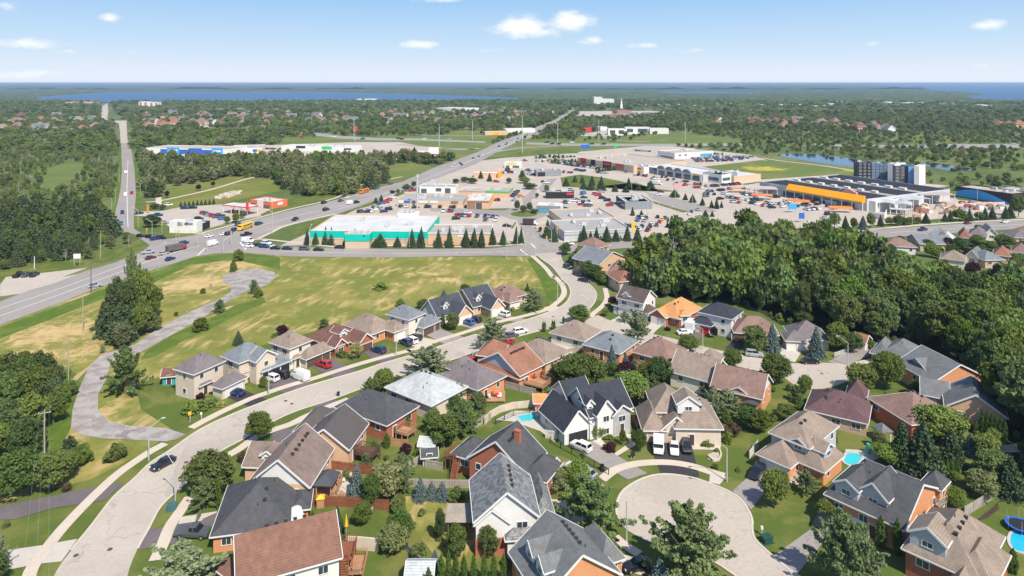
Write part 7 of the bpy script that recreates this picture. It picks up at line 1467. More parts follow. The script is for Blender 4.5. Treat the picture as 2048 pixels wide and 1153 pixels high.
# ================================================================ fences, decks, pools, lamps, poles, sheds
def fence(f, xy, h, m, label, iron=False, cat='fence', name='fence'):
    P = [G(*q) for q in pts(f, *xy)]; c = P[0].copy(); o = empty(name, c, 0, label, cat); pb_, ps = MB(), MB()
    for a, b in zip(P, P[1:]):
        a = a-c; b = b-c; L_ = (b-a).length; n = max(1, int(L_/2.4)); d = (b-a).normalized(); nn = Vector((-d.y, d.x, 0))
        for i in range(n+1): q = a.lerp(b, i/n); ps.box((q.x, q.y, h/2+.05), (.12,.12,h+.1), atan2(d.y, d.x))
        if iron:
            for z in (.15, h-.1): pb_.bar(a+Vector((0,0,z)), b+Vector((0,0,z)), .05, .05)
            for i in range(int(L_/.3)): q = a.lerp(b, i*.3/L_); pb_.box((q.x, q.y, h/2), (.03,.03,h), 0)
        else:
            k = int(L_/.3)
            for i in range(k):
                q = a.lerp(b, (i+.5)/k)+nn*.05; pb_.box((q.x, q.y, h/2), (.27,.03,h-.06+.03*(i % 2)), atan2(d.y, d.x))
            pb_.bar(a+Vector((0,0,h*.8)), b+Vector((0,0,h*.8)), .05, .08)
    pb_.build('railing' if iron else 'panel', m, o); ps.build('post', m, o); return o
STONE = wallm('stone_cream', (.55,.47,.37), .1, .12)
def wall_(f, xy, h, m, label):
    P = [G(*q) for q in pts(f, *xy)]; c = P[0].copy(); mb = MB()
    for i, (a, b) in enumerate(zip(P, P[1:])): mb.bar(a-c+Vector((0,0,h/2)), b-c+Vector((0,0,h/2)), .28, h-.003*i)
    o = mb.build('garden_wall', m); o.location = c; tag(o, label, 'wall')
def deck(label, A, B, C, h, m, rail=True, f=None, stairs=None):
    k = Block(A, B, C, h, .1, 'flat'); c = k.P(k.w/2, k.d/2, 0); o = empty('deck', c, 0, label, 'deck'); mb = MB(); mb.poly([k.P(0,0,0)-c, k.P(k.w,0,0)-c, k.P(k.w,k.d,0)-c, k.P(0,k.d,0)-c], h-.15, h); mb.build('floor', m, o); mb = MB()
    for x in (.15, k.w/2, k.w-.15):
        for y in (.15, k.d-.15): mb.box(tuple(k.P(x,y,(h-.15)/2)-c), (.16,.16,h-.15), k.ang)
    mb.build('post', m, o)
    if rail:
        mb = MB(); E = [(0,0),(k.w,0),(k.w,k.d),(0,k.d),(0,0)]
        for (x0,y0),(x1,y1) in zip(E, E[1:]):
            mb.bar(k.P(x0,y0,h+.95)-c, k.P(x1,y1,h+.95)-c, .1, .08); L_ = hypot(x1-x0, y1-y0)
            for i in range(int(L_/.28)): t = i*.28/L_; mb.box(tuple(k.P(x0+(x1-x0)*t, y0+(y1-y0)*t, h+.47)-c), (.06,.06,.95), k.ang)
        mb.build('railing', m, o)
    if stairs:
        s = MB(); a = k.P(*stairs[0], h)-c; d = (Vector((*stairs[1], 0))).normalized(); d = k.u*d.x+k.v*d.y; n = max(3, int(h/.18))
        for i in range(n): q = a+d*(.28*i+.15); s.box((q.x, q.y, h-.18*(i+1)+.1), (.3,1.1,.06), atan2(d.y, d.x))
        nn = Vector((-d.y, d.x, 0))
        for sg in (-.55, .55): s.bar(a+nn*sg, a+nn*sg+d*(.28*n)+Vector((0,0,-h+.05)), .06, .25); s.bar(a+nn*sg+Vector((0,0,.9)), a+nn*sg+d*(.28*n)+Vector((0,0,-h+.95)), .06, .06)
        s.build('stairs', m, o)
    return o, k, c
POOLW = bpy.data.materials.new('pool_water'); POOLW.use_nodes = True
b_ = POOLW.node_tree.nodes['Principled BSDF']; b_.inputs['Base Color'].default_value = (.05,.50,.55,1); b_.inputs['Roughness'].default_value = .1
POOLB = bpy.data.materials.new('pool_water_blue'); POOLB.use_nodes = True
b_ = POOLB.node_tree.nodes['Principled BSDF']; b_.inputs['Base Color'].default_value = (.02,.42,.70,1); b_.inputs['Roughness'].default_value = .1
def pool(pxs, m, label, smooth=True, h=.12, rim=CONC):
    ring = [G(*p) for p in (smooth_ring(pxs, 4) if smooth else pxs)]; c = sum(ring, Vector())/len(ring); o = empty('swimming_pool', c, 0, label, 'pool'); mb = MB(); mb.poly([p-c for p in ring], .0, h); mb.build('water_surface', m, o); mb = MB()
    for a, b in zip(ring, ring[1:]+ring[:1]): mb.bar(a-c+Vector((0,0,h/2+.03)), b-c+Vector((0,0,h/2+.03)), .4, h+.06)
    mb.build('coping', rim, o)
def lamp(x, y, h, rz, label, arm=2.2, rise=1.6, group='street lamps', f=P0, name='street_lamp', m=METAL, r=.09, heads=1):
    p = G(*f(x, y)); o = empty(name, p, radians(rz), label, 'street lamp', group); mb = MB(); mb.tube((0,0,0),(0,0,h), r*1.4, r, 8); mb.build('pole', m, o)
    for k in range(heads):
        a = 2*pi*k/heads; e = (cos(a)*arm, sin(a)*arm, h+rise); mb = MB(); mb.tube((0,0,h-.05), e, r*.7, r*.5, 6); mb.build('arm', m, o); mb = MB(); mb.box((e[0]+cos(a)*.3, e[1]+sin(a)*.3, e[2]+.02), (.75,.28,.14), a, top=.7); mb.build('lamp_head', METAL, o)
    return o
PH = {}
def pole(f, x, y, h, label, m=WOODG, arms=1, group='power poles'):
    p = G(*f(x, y)); o = empty('power_pole', p, radians(20), label, 'pole', group); mb = MB(); mb.tube((0,0,0),(0,0,h), .17, .11, 8); mb.build('pole', m, o)
    for i in range(arms): mb = MB(); mb.box((0,0,h-.6-1.1*i), (2.2,.12,.14)); mb.build('crossarm', m, o)
    for s in (-.95, 0, .95): mb = MB(); mb.tube((s,0,h-.53),(s,0,h-.28), .06, n=6); mb.build('insulator', METAL, o)
    return p+Vector((0,0,h-.3))
def wire(a, b, sag, label, r=.007):
    mb = MB(); n = 14; P = [a.lerp(b, i/n)-Vector((0,0,sag*4*(i/n)*(1-i/n))) for i in range(n+1)]
    for p, q in zip(P, P[1:]): mb.tube(p-a, q-a, r, n=4)
    o = mb.build('overhead_wire', METAL, loc=a); tag(o, label, 'wire', 'overhead wires')
def shed(label, A, B, d, h, r, wall, roof, door=True):
    return house(label, wall, roof, [(A, B, d, h, r, GB, 'u')], win=False, pipes=0, doors=[(0,'f',.5)] if door else [], name='shed', cat='shed')
def misc():
    # fences
    for a in [(B2,(785,492, 930,512, 1090,532),1.8,WOODR,'red brown board fence between the stone patio and the lawn'),(B2,(672,722, 900,727, 1000,738, 1168,748),1.9,WOODR,'long red brown board fence above the mown lawn'),(B2,(1285,505, 1375,445, 1395,482, 1500,505),1.7,WOODG,'grey board fence around the grey shed'),
      (B2,(1180,350, 1285,356),1.6,WOOD,'tan fence below the small wooden deck'),(B2,(1262,985, 1320,1050, 1430,1150),1.5,WOODG,'weathered fence running down to the picture foot'),(B3,(0,600, 200,608, 455,612),1.6,WOODG,'grey fence behind the three low spruces'),(B3,(440,262, 520,205, 560,190),1.7,WOODG,'short grey fence beside the pool wall'),
      (M3,(1245,945, 1360,975, 1485,1010),1.7,WOODG,'green grey board fence beside the lawn'),(M3,(1700,700, 1870,648),1.7,WOODG,'wooden fence beside the white patio'),(B5,(1215,790, 1330,720, 1445,640),1.8,WOODG,'grey board fence beside the flower bed'),(B4,(925,430, 975,365),1.7,mat('fence_white', (.6,.57,.52)),'pale fence beside the garage of the tan hipped house'),
      (B3,(900,300, 968,310),1.8,mat('fence_white', (.6,.57,.52)),'white gate fence beside the black roofed house'),(B3,(1430,200, 1470,250),1.8,WOOD,'tan fence right of the arched entrance'),(M5,(530,620, 640,580, 760,545),1.2,METAL,'pale chain fence along the court drive')]: fence(*a)
    fence(B3, (590,215, 700,165, 800,150, 880,140), 1.3, DARK, 'black iron fence around the turquoise pool', True); fence(B3, (930,330, 1060,400, 1200,480, 1290,530), 1.2, DARK, 'black iron fence along the long driveway', True)
    wall_(B3, (525,215, 560,175, 620,140, 700,118, 800,108, 935,105), 1.5, STONE, 'curved cream stone wall behind the turquoise pool'); wall_(B2, (915,985, 1000,990, 1105,1000), 2.0, STONE, 'cream stepped wall at the end of the lawn')
    wall_(B4, (670,420, 700,445, 735,440, 750,410, 738,375), .5, STONE, 'curved stone ring around the front garden bed')
    # decks
    deck('wooden deck on posts behind the red brick bungalow', B2(1205,262), B2(1285,285), 3, 1.6, WOOD); deck('dark brown deck behind the beige house', B2(945,392), B2(1065,420), 3, 1.8, pm('deck_dark', (.12,.06,.045)), stairs=((0,1),(-1,-.2)))
    o, k, c = deck('large orange brown deck with a canopy beside the white gabled house', B2(675,660), B2(845,655), 5, 1.0, WOOD, stairs=((5,1),(1,-.2)))
    deck('red brown deck with stairs beside the rust roofed house', B2(850,1050), B2(945,1045), 4, 2.6, WOODR, stairs=((1,0),(.2,-1))); deck('pale deck in the back corner of the rust roofed house', B2(870,1140), B2(1010,1135), 4, .8, WOOD)
    deck('brown deck with a long stair beside the large red brick house', B3(272,412), B3(345,440), 4, 2.6, WOODR, stairs=((3,0),(.5,-1))); deck('wide wooden deck behind the terracotta roofed house', M3(1362,900), M3(1545,948), 4, 1.4, WOOD)
    deck('cluttered wooden patio below the mauve roofed house', M3(1080,1050), M3(1240,1050), 5, .5, WOOD, False); deck('small grey deck on the side of the dark roofed house', B5(1055,720), B5(1108,690), 3, 2.4, WOODG); deck('brown deck behind the grey gabled house', B5(1480,215), B5(1560,200), 3, 1.0, WOODR)
    # pergola and gazebos
    def gaz(label, A, B, d, h, m, pm_, r=.9, typ='hip'):
        k = Block(A, B, d, h, r, typ, 'u', o=.25); c = k.P(k.w/2,k.d/2,0); o = empty('gazebo', c, 0, label, 'gazebo'); mb, tb = MB(), MB()
        if typ == 'flat':
            mb.poly([k.P(-.3,-.3,0)-c, k.P(k.w+.3,-.3,0)-c, k.P(k.w+.3,k.d+.3,0)-c, k.P(-.3,k.d+.3,0)-c], h, h+.15)
            for i in range(9): mb.bar(k.P(-.5, k.d*i/8, h+.2)-c, k.P(k.w+.5, k.d*i/8, h+.2)-c, .1, .14)
        else: k.roofs(mb, tb); mb.v = [(x-c.x, y-c.y, z) for x, y, z in mb.v]
        mb.build('roof', m, o); mb = MB()
        for x in (.15, k.w-.15):
            for y in (.15, k.d-.15): mb.box(tuple(k.P(x,y,h/2)-c), (.18,.18,h), k.ang)
        mb.build('post', pm_, o)
    gaz('dark fabric gazebo on the large orange brown deck', B2(712,585), B2(812,590), 4, 3.6, pm('fabric_dark', (.07,.07,.08)), WOOD, 1.2); gaz('wooden pergola with a pale slatted roof in the back garden', B3(292,815), B3(432,815), 4.2, 3.0, WOODG, WOODR, typ='flat')
    gaz('small white gazebo with a dark roof beside the conifers', B5(705,262), B5(765,255), 2.6, 2.4, R['grey'], TRIM, 1.0); gaz('white fabric awning behind the charcoal roof', B2(563,822), B2(640,800), 4, 3.0, WHT, TRIM, .3); gaz('dark sloping awning behind the plain brown roof', M4(1560,1060), M4(1655,1085), 5, 2.7, pm('fabric_dark', (.07,.07,.08)), TRIM, .4)
    gaz('red parasol roofed shelter at the end of the pool', B3(865,135), B3(920,130), 2.6, 2.4, RED, TRIM, .4)
    # sheds
    shed('teal garden shed with a brown roof beside the beige house', M2(100,770), M2(205,760), 3.5, 2.4, 1.0, wallm('teal', (.05,.30,.33)), 'redbrown'); shed('small white arched shed beyond the low fence', B2(1360,338), B2(1440,345), 3, 1.9, .8, 'white', 'pale', False)
    shed('small grey shed with a dark roof inside the fence corner', B2(1378,412), B2(1460,405), 2.6, 2.0, .7, 'grey', 'charcoal'); shed('shed with an orange tan roof at the end of the pool wall', B3(835,75), B3(930,75), 3.4, 2.2, 1.0, 'beige', 'orange', False)
    shed('shed with a rust roof and white wall under the wood', M5(690,478), M5(775,500), 4, 2.4, 1.4, 'white', 'terracotta', False); shed('light grey shed roof at the foot of the picture', B3(45,1160), B3(190,1160), 3.5, 2.3, 1.0, 'white', 'pale', False)
    # pools
    pool(pts(B3, 715,165, 790,150, 868,142, 880,180, 800,200, 750,200), POOLW, 'turquoise pool between the red brick and the black roofed house', False)
    pool(pts(B5, 480,398, 530,392, 585,410, 575,445, 545,475, 500,470, 465,445), POOLW, 'kidney shaped turquoise pool behind the tan hipped house'); pool(pts(B5, 1500,890, 1560,870, 1640,890, 1660,960, 1600,1010, 1530,1000, 1490,950), POOLB, 'round bright blue pool at the right picture edge', True, .12, CONC)
    mb = MB(); p = G(*B5(1560,865))
    o = empty('trampoline', p, 0, 'round trampoline with a blue rim beside the blue pool', 'trampoline')
    for i in range(16): a0, a1 = 2*pi*i/16, 2*pi*(i+1)/16; mb.bar((cos(a0)*1.9,sin(a0)*1.9,.85),(cos(a1)*1.9,sin(a1)*1.9,.85),.4,.06)
    mb.build('rim', BLUE, o); mb = MB(); mb.tube((0,0,.78),(0,0,.82), 1.8, n=16); mb.build('mat', BLK, o); mb = MB()
    for i in range(6): a = i*pi/3; mb.tube((cos(a)*1.95,sin(a)*1.95,0),(cos(a)*1.95,sin(a)*1.95,2.4), .03, n=5)
    mb.build('leg', METAL, o)
    # steps
    k = Block(B4(1175,560), B4(1225,590), 4.5, 0, .1, 'flat'); a, b = G(*B4(1180,575)), G(*B4(1215,500)); d = (b-a); d.z = 0; d.normalize(); mb = MB()
    for i in range(7): q = d*(.42*i); mb.box((q.x, q.y, .09+.085*i), (.46, 3.2, .17*(i+1)+.01), atan2(d.y, d.x))
    o = mb.build('front_steps', mat('step_stone', (.5,.38,.33), var=.1), loc=a); tag(o, 'wide pinkish front steps of the tan hipped house', 'steps')
    # street lamps
    L_ = [(B1,1083,697,6.2,150,'lamp post on the grass beside the near street, over the road'),(B1,920,440,6.2,25,'lamp post at the mouth of the broken road'),(B4,165,940,6.6,40,'tall lamp post on the left of the cul-de-sac'),(B4,785,570,6.2,200,'lamp post behind the cul-de-sac kerb'),(M2,950,922,5.6,-30,'lamp post in front of the blue grey house'),(M2,1970,605,5.6,-30,'lamp post near the orange brick bungalow'),
      (M3,1137,440,5.4,-30,'lamp post behind the feathery tree'),(M5,640,690,6.0,170,'lamp post at the court drive'),(M4,1222,640,5.6,200,'lamp post beside the court road'),(M4,60,250,6,20,'lamp post on the inner side of the bend'),(M3,1915,380,5.4,170,'lamp post at the side street corner'),(M3,1713,130,5.4,0,'lamp post on the strip inside the bend'),
      (C3,200,690,8,80,'lamp post behind the supermarket at the queue'),(C3,1222,700,9,80,'lamp post behind the middle of the supermarket'),(C4,575,905,13,80,'tall pole at the field edge'),(C4,770,860,7,60,'traffic light pole left of the crossing'),(C4,875,890,8,120,'traffic light pole at the crossing'),(C4,690,790,9,90,'lamp post by the plaza entrance'),(C4,1040,750,6,180,'traffic light pole by the grey store'),(C4,1420,800,10,90,'lamp post behind the grey store'),
      (C2,175,610,8,190,'lamp post at the slip lane'),(C2,740,750,7,-170,'traffic light pole in the junction median'),(C2,905,745,5,40,'traffic light pole on the field side'),(C2,420,650,6,200,'traffic light pole near the restaurant'),(C2,1410,550,10,180,'lamp post on the supermarket corner'),(C2,235,930,9,30,'lamp post beside the tall clump'),(C2,1790,690,8,90,'lamp post by the conifers'),(C1,1415,600,9,180,'lamp post on the north road verge'),(C1,1435,270,8,180,'lamp post far up the north road'),
      (C5,565,290,10,0,'white lot lamp at the tree island'),(C5,120,210,9,0,'lamp at the strip mall lot'),(C5,285,470,9,0,'lot lamp beside the bank'),(C5,495,590,9,0,'lot lamp before the wood'),(C5,740,420,8,0,'lamp on the service road'),(C5,870,380,8,0,'lamp beside the store lot trees'),(C5,1235,400,9,0,'lamp in the middle of the store lot'),(C5,350,540,8,0,'second lot lamp before the wood'),
      (C6,135,620,8,90,'lamp post at the road by the wood'),(C6,905,655,12,90,'tall lamp post beside the navy pickup'),(C6,1180,540,9,90,'lamp post along the garden yard'),(C6,1580,520,8,90,'second lamp post along the garden yard'),(C6,1570,315,7,0,'lamp before the blue arched wall'),(C6,1865,500,7,90,'lamp before the trees at the right edge'),(C6,125,365,8,0,'white lot lamp before the orange front'),(C6,810,480,9,0,'yard lamp below the shade canopy')]
    for f, x, y, h, a, lb in L_: lamp(x, y, h, a, lb, f=f)
    # high mast lights along the highway
    for f, x, y, yt in ((D3,1425,580,360),(D3,1765,515,310),(D3,553,520,290),(D4,740,650,270),(D4,1103,545,345),(D4,1523,515,310),(D5,668,525,335)):
        p = G(*f(x, y)); h = (y-yt)/5.12/((f(x,y)[1]-HY)/CAMH); lamp(x, y, h, 0, 'tall high mast light standing over the highway interchange', .9, .1, 'high mast lights', f, 'high_mast_light', METAL, .3, 6)
    # traffic signals
    for f, x, y, zz in ((C2,275,560,4.5),(C2,450,640,4),(C2,635,680,5),(C2,985,670,5),(C2,120,575,2.5),(C2,1405,345,4.5),(C4,960,680,4.5),(C4,1118,700,4.5),(C4,990,800,4),(C4,1100,700,4)):
        p = G(*f(x, y)); o = empty('traffic_light', p, 0, 'yellow traffic signal at a junction', 'traffic light', 'traffic signals'); mb = MB(); mb.tube((0,0,0),(0,0,zz), .09, n=6); mb.build('pole', METAL, o); mb = MB(); mb.box((0,0,zz+.6), (.5,.35,1.3)); mb.build('signal_head', CM['yellow'], o)
        for i, m in enumerate((pm('signal_red', (.5,.02,.02)), pm('signal_amber', (.5,.3,.02)), pm('signal_green', (.02,.35,.1)))): mb = MB(); mb.tube((0,-.2,zz+1-.38*i),(0,-.17,zz+1-.38*i), .14, n=8); mb.build('lens', m, o)
    # power poles and wires
    a = pole(B1, 275, 430, 9.6, 'grey wooden power pole beside the pine tree', arms=1); b = pole(M1, 548, 1055, 10, 'bare wooden pole above the tree clump', arms=0); c = pole(M1, 663, 655, 10.6, 'bare wooden pole on the dry field', arms=0); d = pole(M1, 728, 350, 10.8, 'dark power pole beside the highway', arms=2, m=BARK)
    e = pole(C1, 1030, 905, 11.5, 'power pole below the dark conifers', arms=0); g_ = pole(C1, 1098, 650, 11, 'grey power pole left of the north road', arms=0); h_ = pole(C1, 1140, 470, 10, 'next grey power pole up the north road', arms=0); pole(C1, 1183, 330, 9, 'far power pole up the north road', arms=0)
    pole(C1, 352, 1015, 5, 'short white post on the highway verge', m=WHT, arms=0, group=None); pole(D1, 1220, 1100, 11, 'power pole far up the north road', arms=0)
    z = G(-60, 1500, 8)
    for i, off in enumerate((-.9, .0, .9)):
        wire(a+Vector((off,0,0)), Vector((-38+off*3, 52, 6+i*.6)), 1.2, 'thin overhead wire falling to the lower left corner'); wire(a+Vector((off,0,-.2)), b+Vector((off*.5,0,-.5)), 1.5, 'thin overhead wire between the poles')
    wire(b, c, 1.5, 'thin overhead wire between the poles'); wire(c, d, 1.5, 'thin overhead wire between the poles')
    # mast
    p = G(*C3(1303, 292)); h = (292+55)/5.12/((C3(0,292)[1]-HY)/CAMH); mb = MB(); mb.tube((0,0,0),(0,0,h), .75, .55, 10); o = empty('mast', p, 0, 'tall pale monopole mast rising behind the supermarket', 'mast'); mb.build('pole', METAL, o); mb = MB(); mb.tube((0,0,h-2),(0,0,h), .9, n=10); mb.build('antenna', METAL, o)
    # signs
    def sign(f, x, y, h, w, hh, m, label, legs=2, txt=None, cat='sign'):
        p = G(*f(x, y)); o = empty('sign', p, radians(8), label, cat); mb = MB()
        for s in ((-.4,.4) if legs == 2 else (0,)): mb.tube((s*w,0,0),(s*w,0,h+.1), .1, n=6)
        mb.build('post', METAL, o); mb = MB(); mb.box((0,-.05,h+hh/2), (w,.3,hh)); mb.build('panel', m, o)
    sign(C1, 790, 985, 3.0, 2.6, 1.8, pm('sign_white', (.75,.73,.72)), 'large grey framed sign board on the grass by the highway'); sign(D3, 1370, 760, 9, 9, 6, WHT, 'billboard with a pale blue picture beside the highway ramp'); sign(C2, 1150, 375, 3.2, 1.4, 5, RED, 'red gas station price sign', 1)
    sign(D3, 568, 540, 13, 3, 7, RED, 'tall red and white sign pylon by the highway', 1); sign(C2, 132, 345, 1.0, 1.0, 4, CM['orange'], 'orange pylon sign at the restaurant entrance', 1); sign(B1, 1175, 200, 1.6, .6, .6, CM['yellow'], 'small yellow warning sign beside the pavement', 1); sign(B1, 1245, 190, 1.3, .35, .5, WHT, 'small white post marker beside the pavement', 1)
    sign(B4, 203, 425, .5, .8, .9, BLK, 'small dark real estate sign on the lawn', 2); sign(B4, 1000, 900, 1.0, .35, .5, WHT, 'small white sign by the utility box', 1); sign(C5, 585, 230, 3, 5, 3, pm('sign_pink', (.6,.3,.28)), 'pinkish pylon sign at the strip mall entrance', 2); sign(C4, 1875, 690, 3, 1.6, 4.5, CM['yellow'], 'yellow pylon sign between two conifers', 1)
    sign(C5, 1765, 440, 2, 5, 3, SKYB, 'blue panel sign before the garden wall'); sign(C5, 1860, 540, 2, 3, 3, BLUE, 'blue and white panel at the tree tops'); sign(D4, 1695, 625, 4, 3, 4, GRN, 'dark green sign tower beside the highway', 1)
    sign(D4, 1385, 665, 6.2, 9, 4, BLUE, 'blue and white rooftop sign of the huge low store')
    # utility boxes and small things on the ground
    for f, x, y, m, lb in ((B1,1063,740,pm('box_teal', (.06,.13,.14)),'green utility box beside the near street'),(B4,1030,940,pm('box_green', (.02,.07,.06)),'dark green utility box on the lawn by the cul-de-sac'),(B4,12,495,BLK,'black mailbox on the left of the curved pavement'),(B2,855,40,BLK,'dark bin beside the pavement'),(M3,985,690,pm('box_mail', (.3,.36,.38)),'pale community mailbox beside the street'),(B3,1250,500,BLK,'black bin on the lawn strip')):
        p = G(*f(x, y)); mb = MB(); s = 1.5 if 'utility' in lb else .6; mb.box((0,0,.45), (s,s*.8,.9)); mb.box((0,0,.94), (s+.12,s*.8+.12,.1)); mb.box((0,0,.03), (s+.4,s*.8+.4,.1)); o = mb.build('utility_box', m, loc=p); o.rotation_euler = (0,0,.3); tag(o, lb, 'box')
    mb = MB()
    for f, x, y in ((B1,470,1030),(B1,680,992),(B1,1150,453),(B1,942,470),(B2,530,72),(B2,568,90),(M3,1625,378),(B4,560,548),(B4,590,550),(B4,640,800),(C3,1745,755),(M5,430,755)):
        p = G(*f(x, y)); o = MB(); o.tube((0,0,0),(0,0,.03), .38, n=14); q = o.build('manhole_cover', mat('iron', (.09,.07,.06)), loc=(p.x,p.y,.135)); tag(q, 'round iron manhole cover in the road', 'manhole cover', 'manhole covers')
    # chairs, grill, slide and other garden things
    for f, x, y, lb in ((B2,1035,760,'pale garden chair on the mown lawn, left one'),(B2,1062,770,'pale garden chair on the mown lawn, right one')):
        p = G(*f(x, y)); o = empty('garden_chair', p, .5, lb, 'chair'); mb = MB(); mb.box((0,0,.4), (.6,.6,.06)); mb.build('seat', METAL, o); mb = MB(); mb.box((0,.3,.75), (.6,.06,.7)); mb.build('backrest', METAL, o)
        for sx in (-.26,.26):
            for sy in (-.26,.26): mb = MB(); mb.box((sx,sy,.18), (.05,.05,.37)); mb.build('leg', METAL, o)
    p = G(*B2(745,725)); o = empty('playhouse', p, .2, 'small yellow wooden play structure by the fence', 'play structure'); mb = MB(); mb.box((0,0,.9), (1.2,1.2,1.6)); mb.build('body', WOOD, o); mb = MB(); mb.box((0,0,1.95), (1.5,1.5,.5), top=.1); mb.build('roof', CM['yellow'], o)
    p = G(*B2(905,955)); o = empty('closed_parasol', p, 0, 'closed yellow parasol on the red brown deck', 'parasol'); mb = MB(); mb.tube((0,0,0),(0,0,4.6), .04, n=6); mb.build('pole', METAL, o); mb = MB(); mb.tube((0,0,2.9),(0,0,4.7), .3, .05, 8); mb.build('canopy', CM['yellow'], o)
    p = G(*B5(625,395)); o = empty('pool_slide', p, .4, 'turquoise pool slide beside the kidney shaped pool', 'slide'); mb = MB(); mb.bar((0,0,2.0),(2.2,0,.4),.6,.12); mb.build('chute', pm('slide_teal', (.05,.5,.5)), o); mb = MB(); mb.box((-.2,0,1.0), (.5,.6,2.0)); mb.build('ladder', pm('slide_teal', (.05,.5,.5)), o)
    r = random.Random(8)
    g = 'patio furniture'
    for f, x, y, n in ((M3,1150,1030,9),(B2,905,560,4),(M3,1500,905,5),(B3,890,190,3)):
        for i in range(n):
            p = G(*f(x+r.uniform(-55,55), y+r.uniform(-22,22))); z = .5 if f is M3 and x < 1200 else (1.4 if f is M3 else .12); mb = MB(); w_ = r.uniform(.5,1.1); mb.box((0,0,.42), (w_,w_,.08)); mb.box((0,w_/2,.7), (w_,.08,.6))
            for sx in (-.4,.4):
                for sy in (-.4,.4): mb.box((sx*w_,sy*w_,.2), (.06,.06,.4))
            o = mb.build('patio_chair', r.choice([WHT, RED, DARK, WOODR]), loc=(p.x,p.y,z)); o.rotation_euler = (0,0,r.uniform(0,6)); tag(o, 'patio chair in a cluttered back garden', 'chair', g)
    # garden yard stock
    for i in range(70):
        x, y = r.uniform(930,1840), 0; y = np.interp(x, [930,1300,1840], [455,420,400])+r.uniform(-75,45) if x < 1300 else np.interp(x, [1300,1840], [390,385])+r.uniform(-40,25)
        p = G(*C6(x, y)); mb = MB(); s = r.uniform(1,2.4); mb.box((0,0,s*.35), (s*1.6,s,s*.7)); mb.box((0,0,s*.8), (s*1.1,s*.7,s*.22)); o = mb.build('pallet_stack', r.choice([pm('stock_pink', (.55,.3,.25)), WHT, pm('stock_red', (.35,.1,.08)), WOODG, MGR, BRN, GRN if i % 9 == 0 else TNB]), loc=(p.x,p.y,.05)); o.rotation_euler = (0,0,r.uniform(-.3,.3)); tag(o, 'pallet stack in the open garden yard', 'pallet stack', 'pallet stacks in the garden yard')
    # white garden wall of the yard
    wall_(C6, (460,480, 620,520, 640,460), 3, WHT, 'long pale wall at the garden centre corner'); wall_(C6, (1340,395, 1600,375, 1850,372), 2.4, pm('yard_pink', (.6,.45,.4)), 'pinkish wall at the far side of the garden yard')
    # boulders by the park
    g = 'boulders on the park slope'
    for i in range(40):
        x = r.uniform(830,1090); y = 185-(x-830)*.22+r.uniform(-18,22); p = G(*C2(x, y)); bm = bmesh.new(); bmesh.ops.create_icosphere(bm, subdivisions=1, radius=r.uniform(.6,1.3))
        for v in bm.verts: v.co *= r.uniform(.75,1.2); v.co.z *= .7
        me = bpy.data.meshes.new('boulder'); bm.to_mesh(me); bm.free(); me.materials.append(mat('boulder', (.5,.45,.38), var=.15)); o = link('boulder', me, None, (p.x,p.y,.2)); tag(o, 'pale boulder on the rocky slope above the gas station', 'boulder', g)
    # bridge deck edge
    mb = MB()
    for P in ([(1040,276),(1066,260),(1100,246)], [(1050,280),(1080,268),(1112,254)]): ribbon(smooth_line(P, 3), .6, .1, mb, h=1.2)
    tag(mb.build('bridge_parapet', CONC), 'low concrete parapets of the road bridge over the highway', 'parapet')
    for i, (x0, y0, x1, y1) in enumerate(((1010,752,1480,790),(1060,742,1300,752),(860,705,1180,700),(1480,840,1700,826))):
        mb = MB(); ribbon([D4(x0,y0), D4(x1,y1)], 2.2, .09, mb, h=.05); tag(mb.build('lot_island', LAWN), kind='structure')
        a, b = G(*D4(x0,y0)), G(*D4(x1,y1)); r_ = random.Random(i)
        for k in range(7):
            p = a.lerp(b, (k+.5)/7); plant(r_.choice(['maple','bush','spruce']), (p.x,p.y), r_.uniform(2.5,5), r_.uniform(2.5,4), 'young tree on a planted island in the big lot', 'trees on lot islands')
misc()
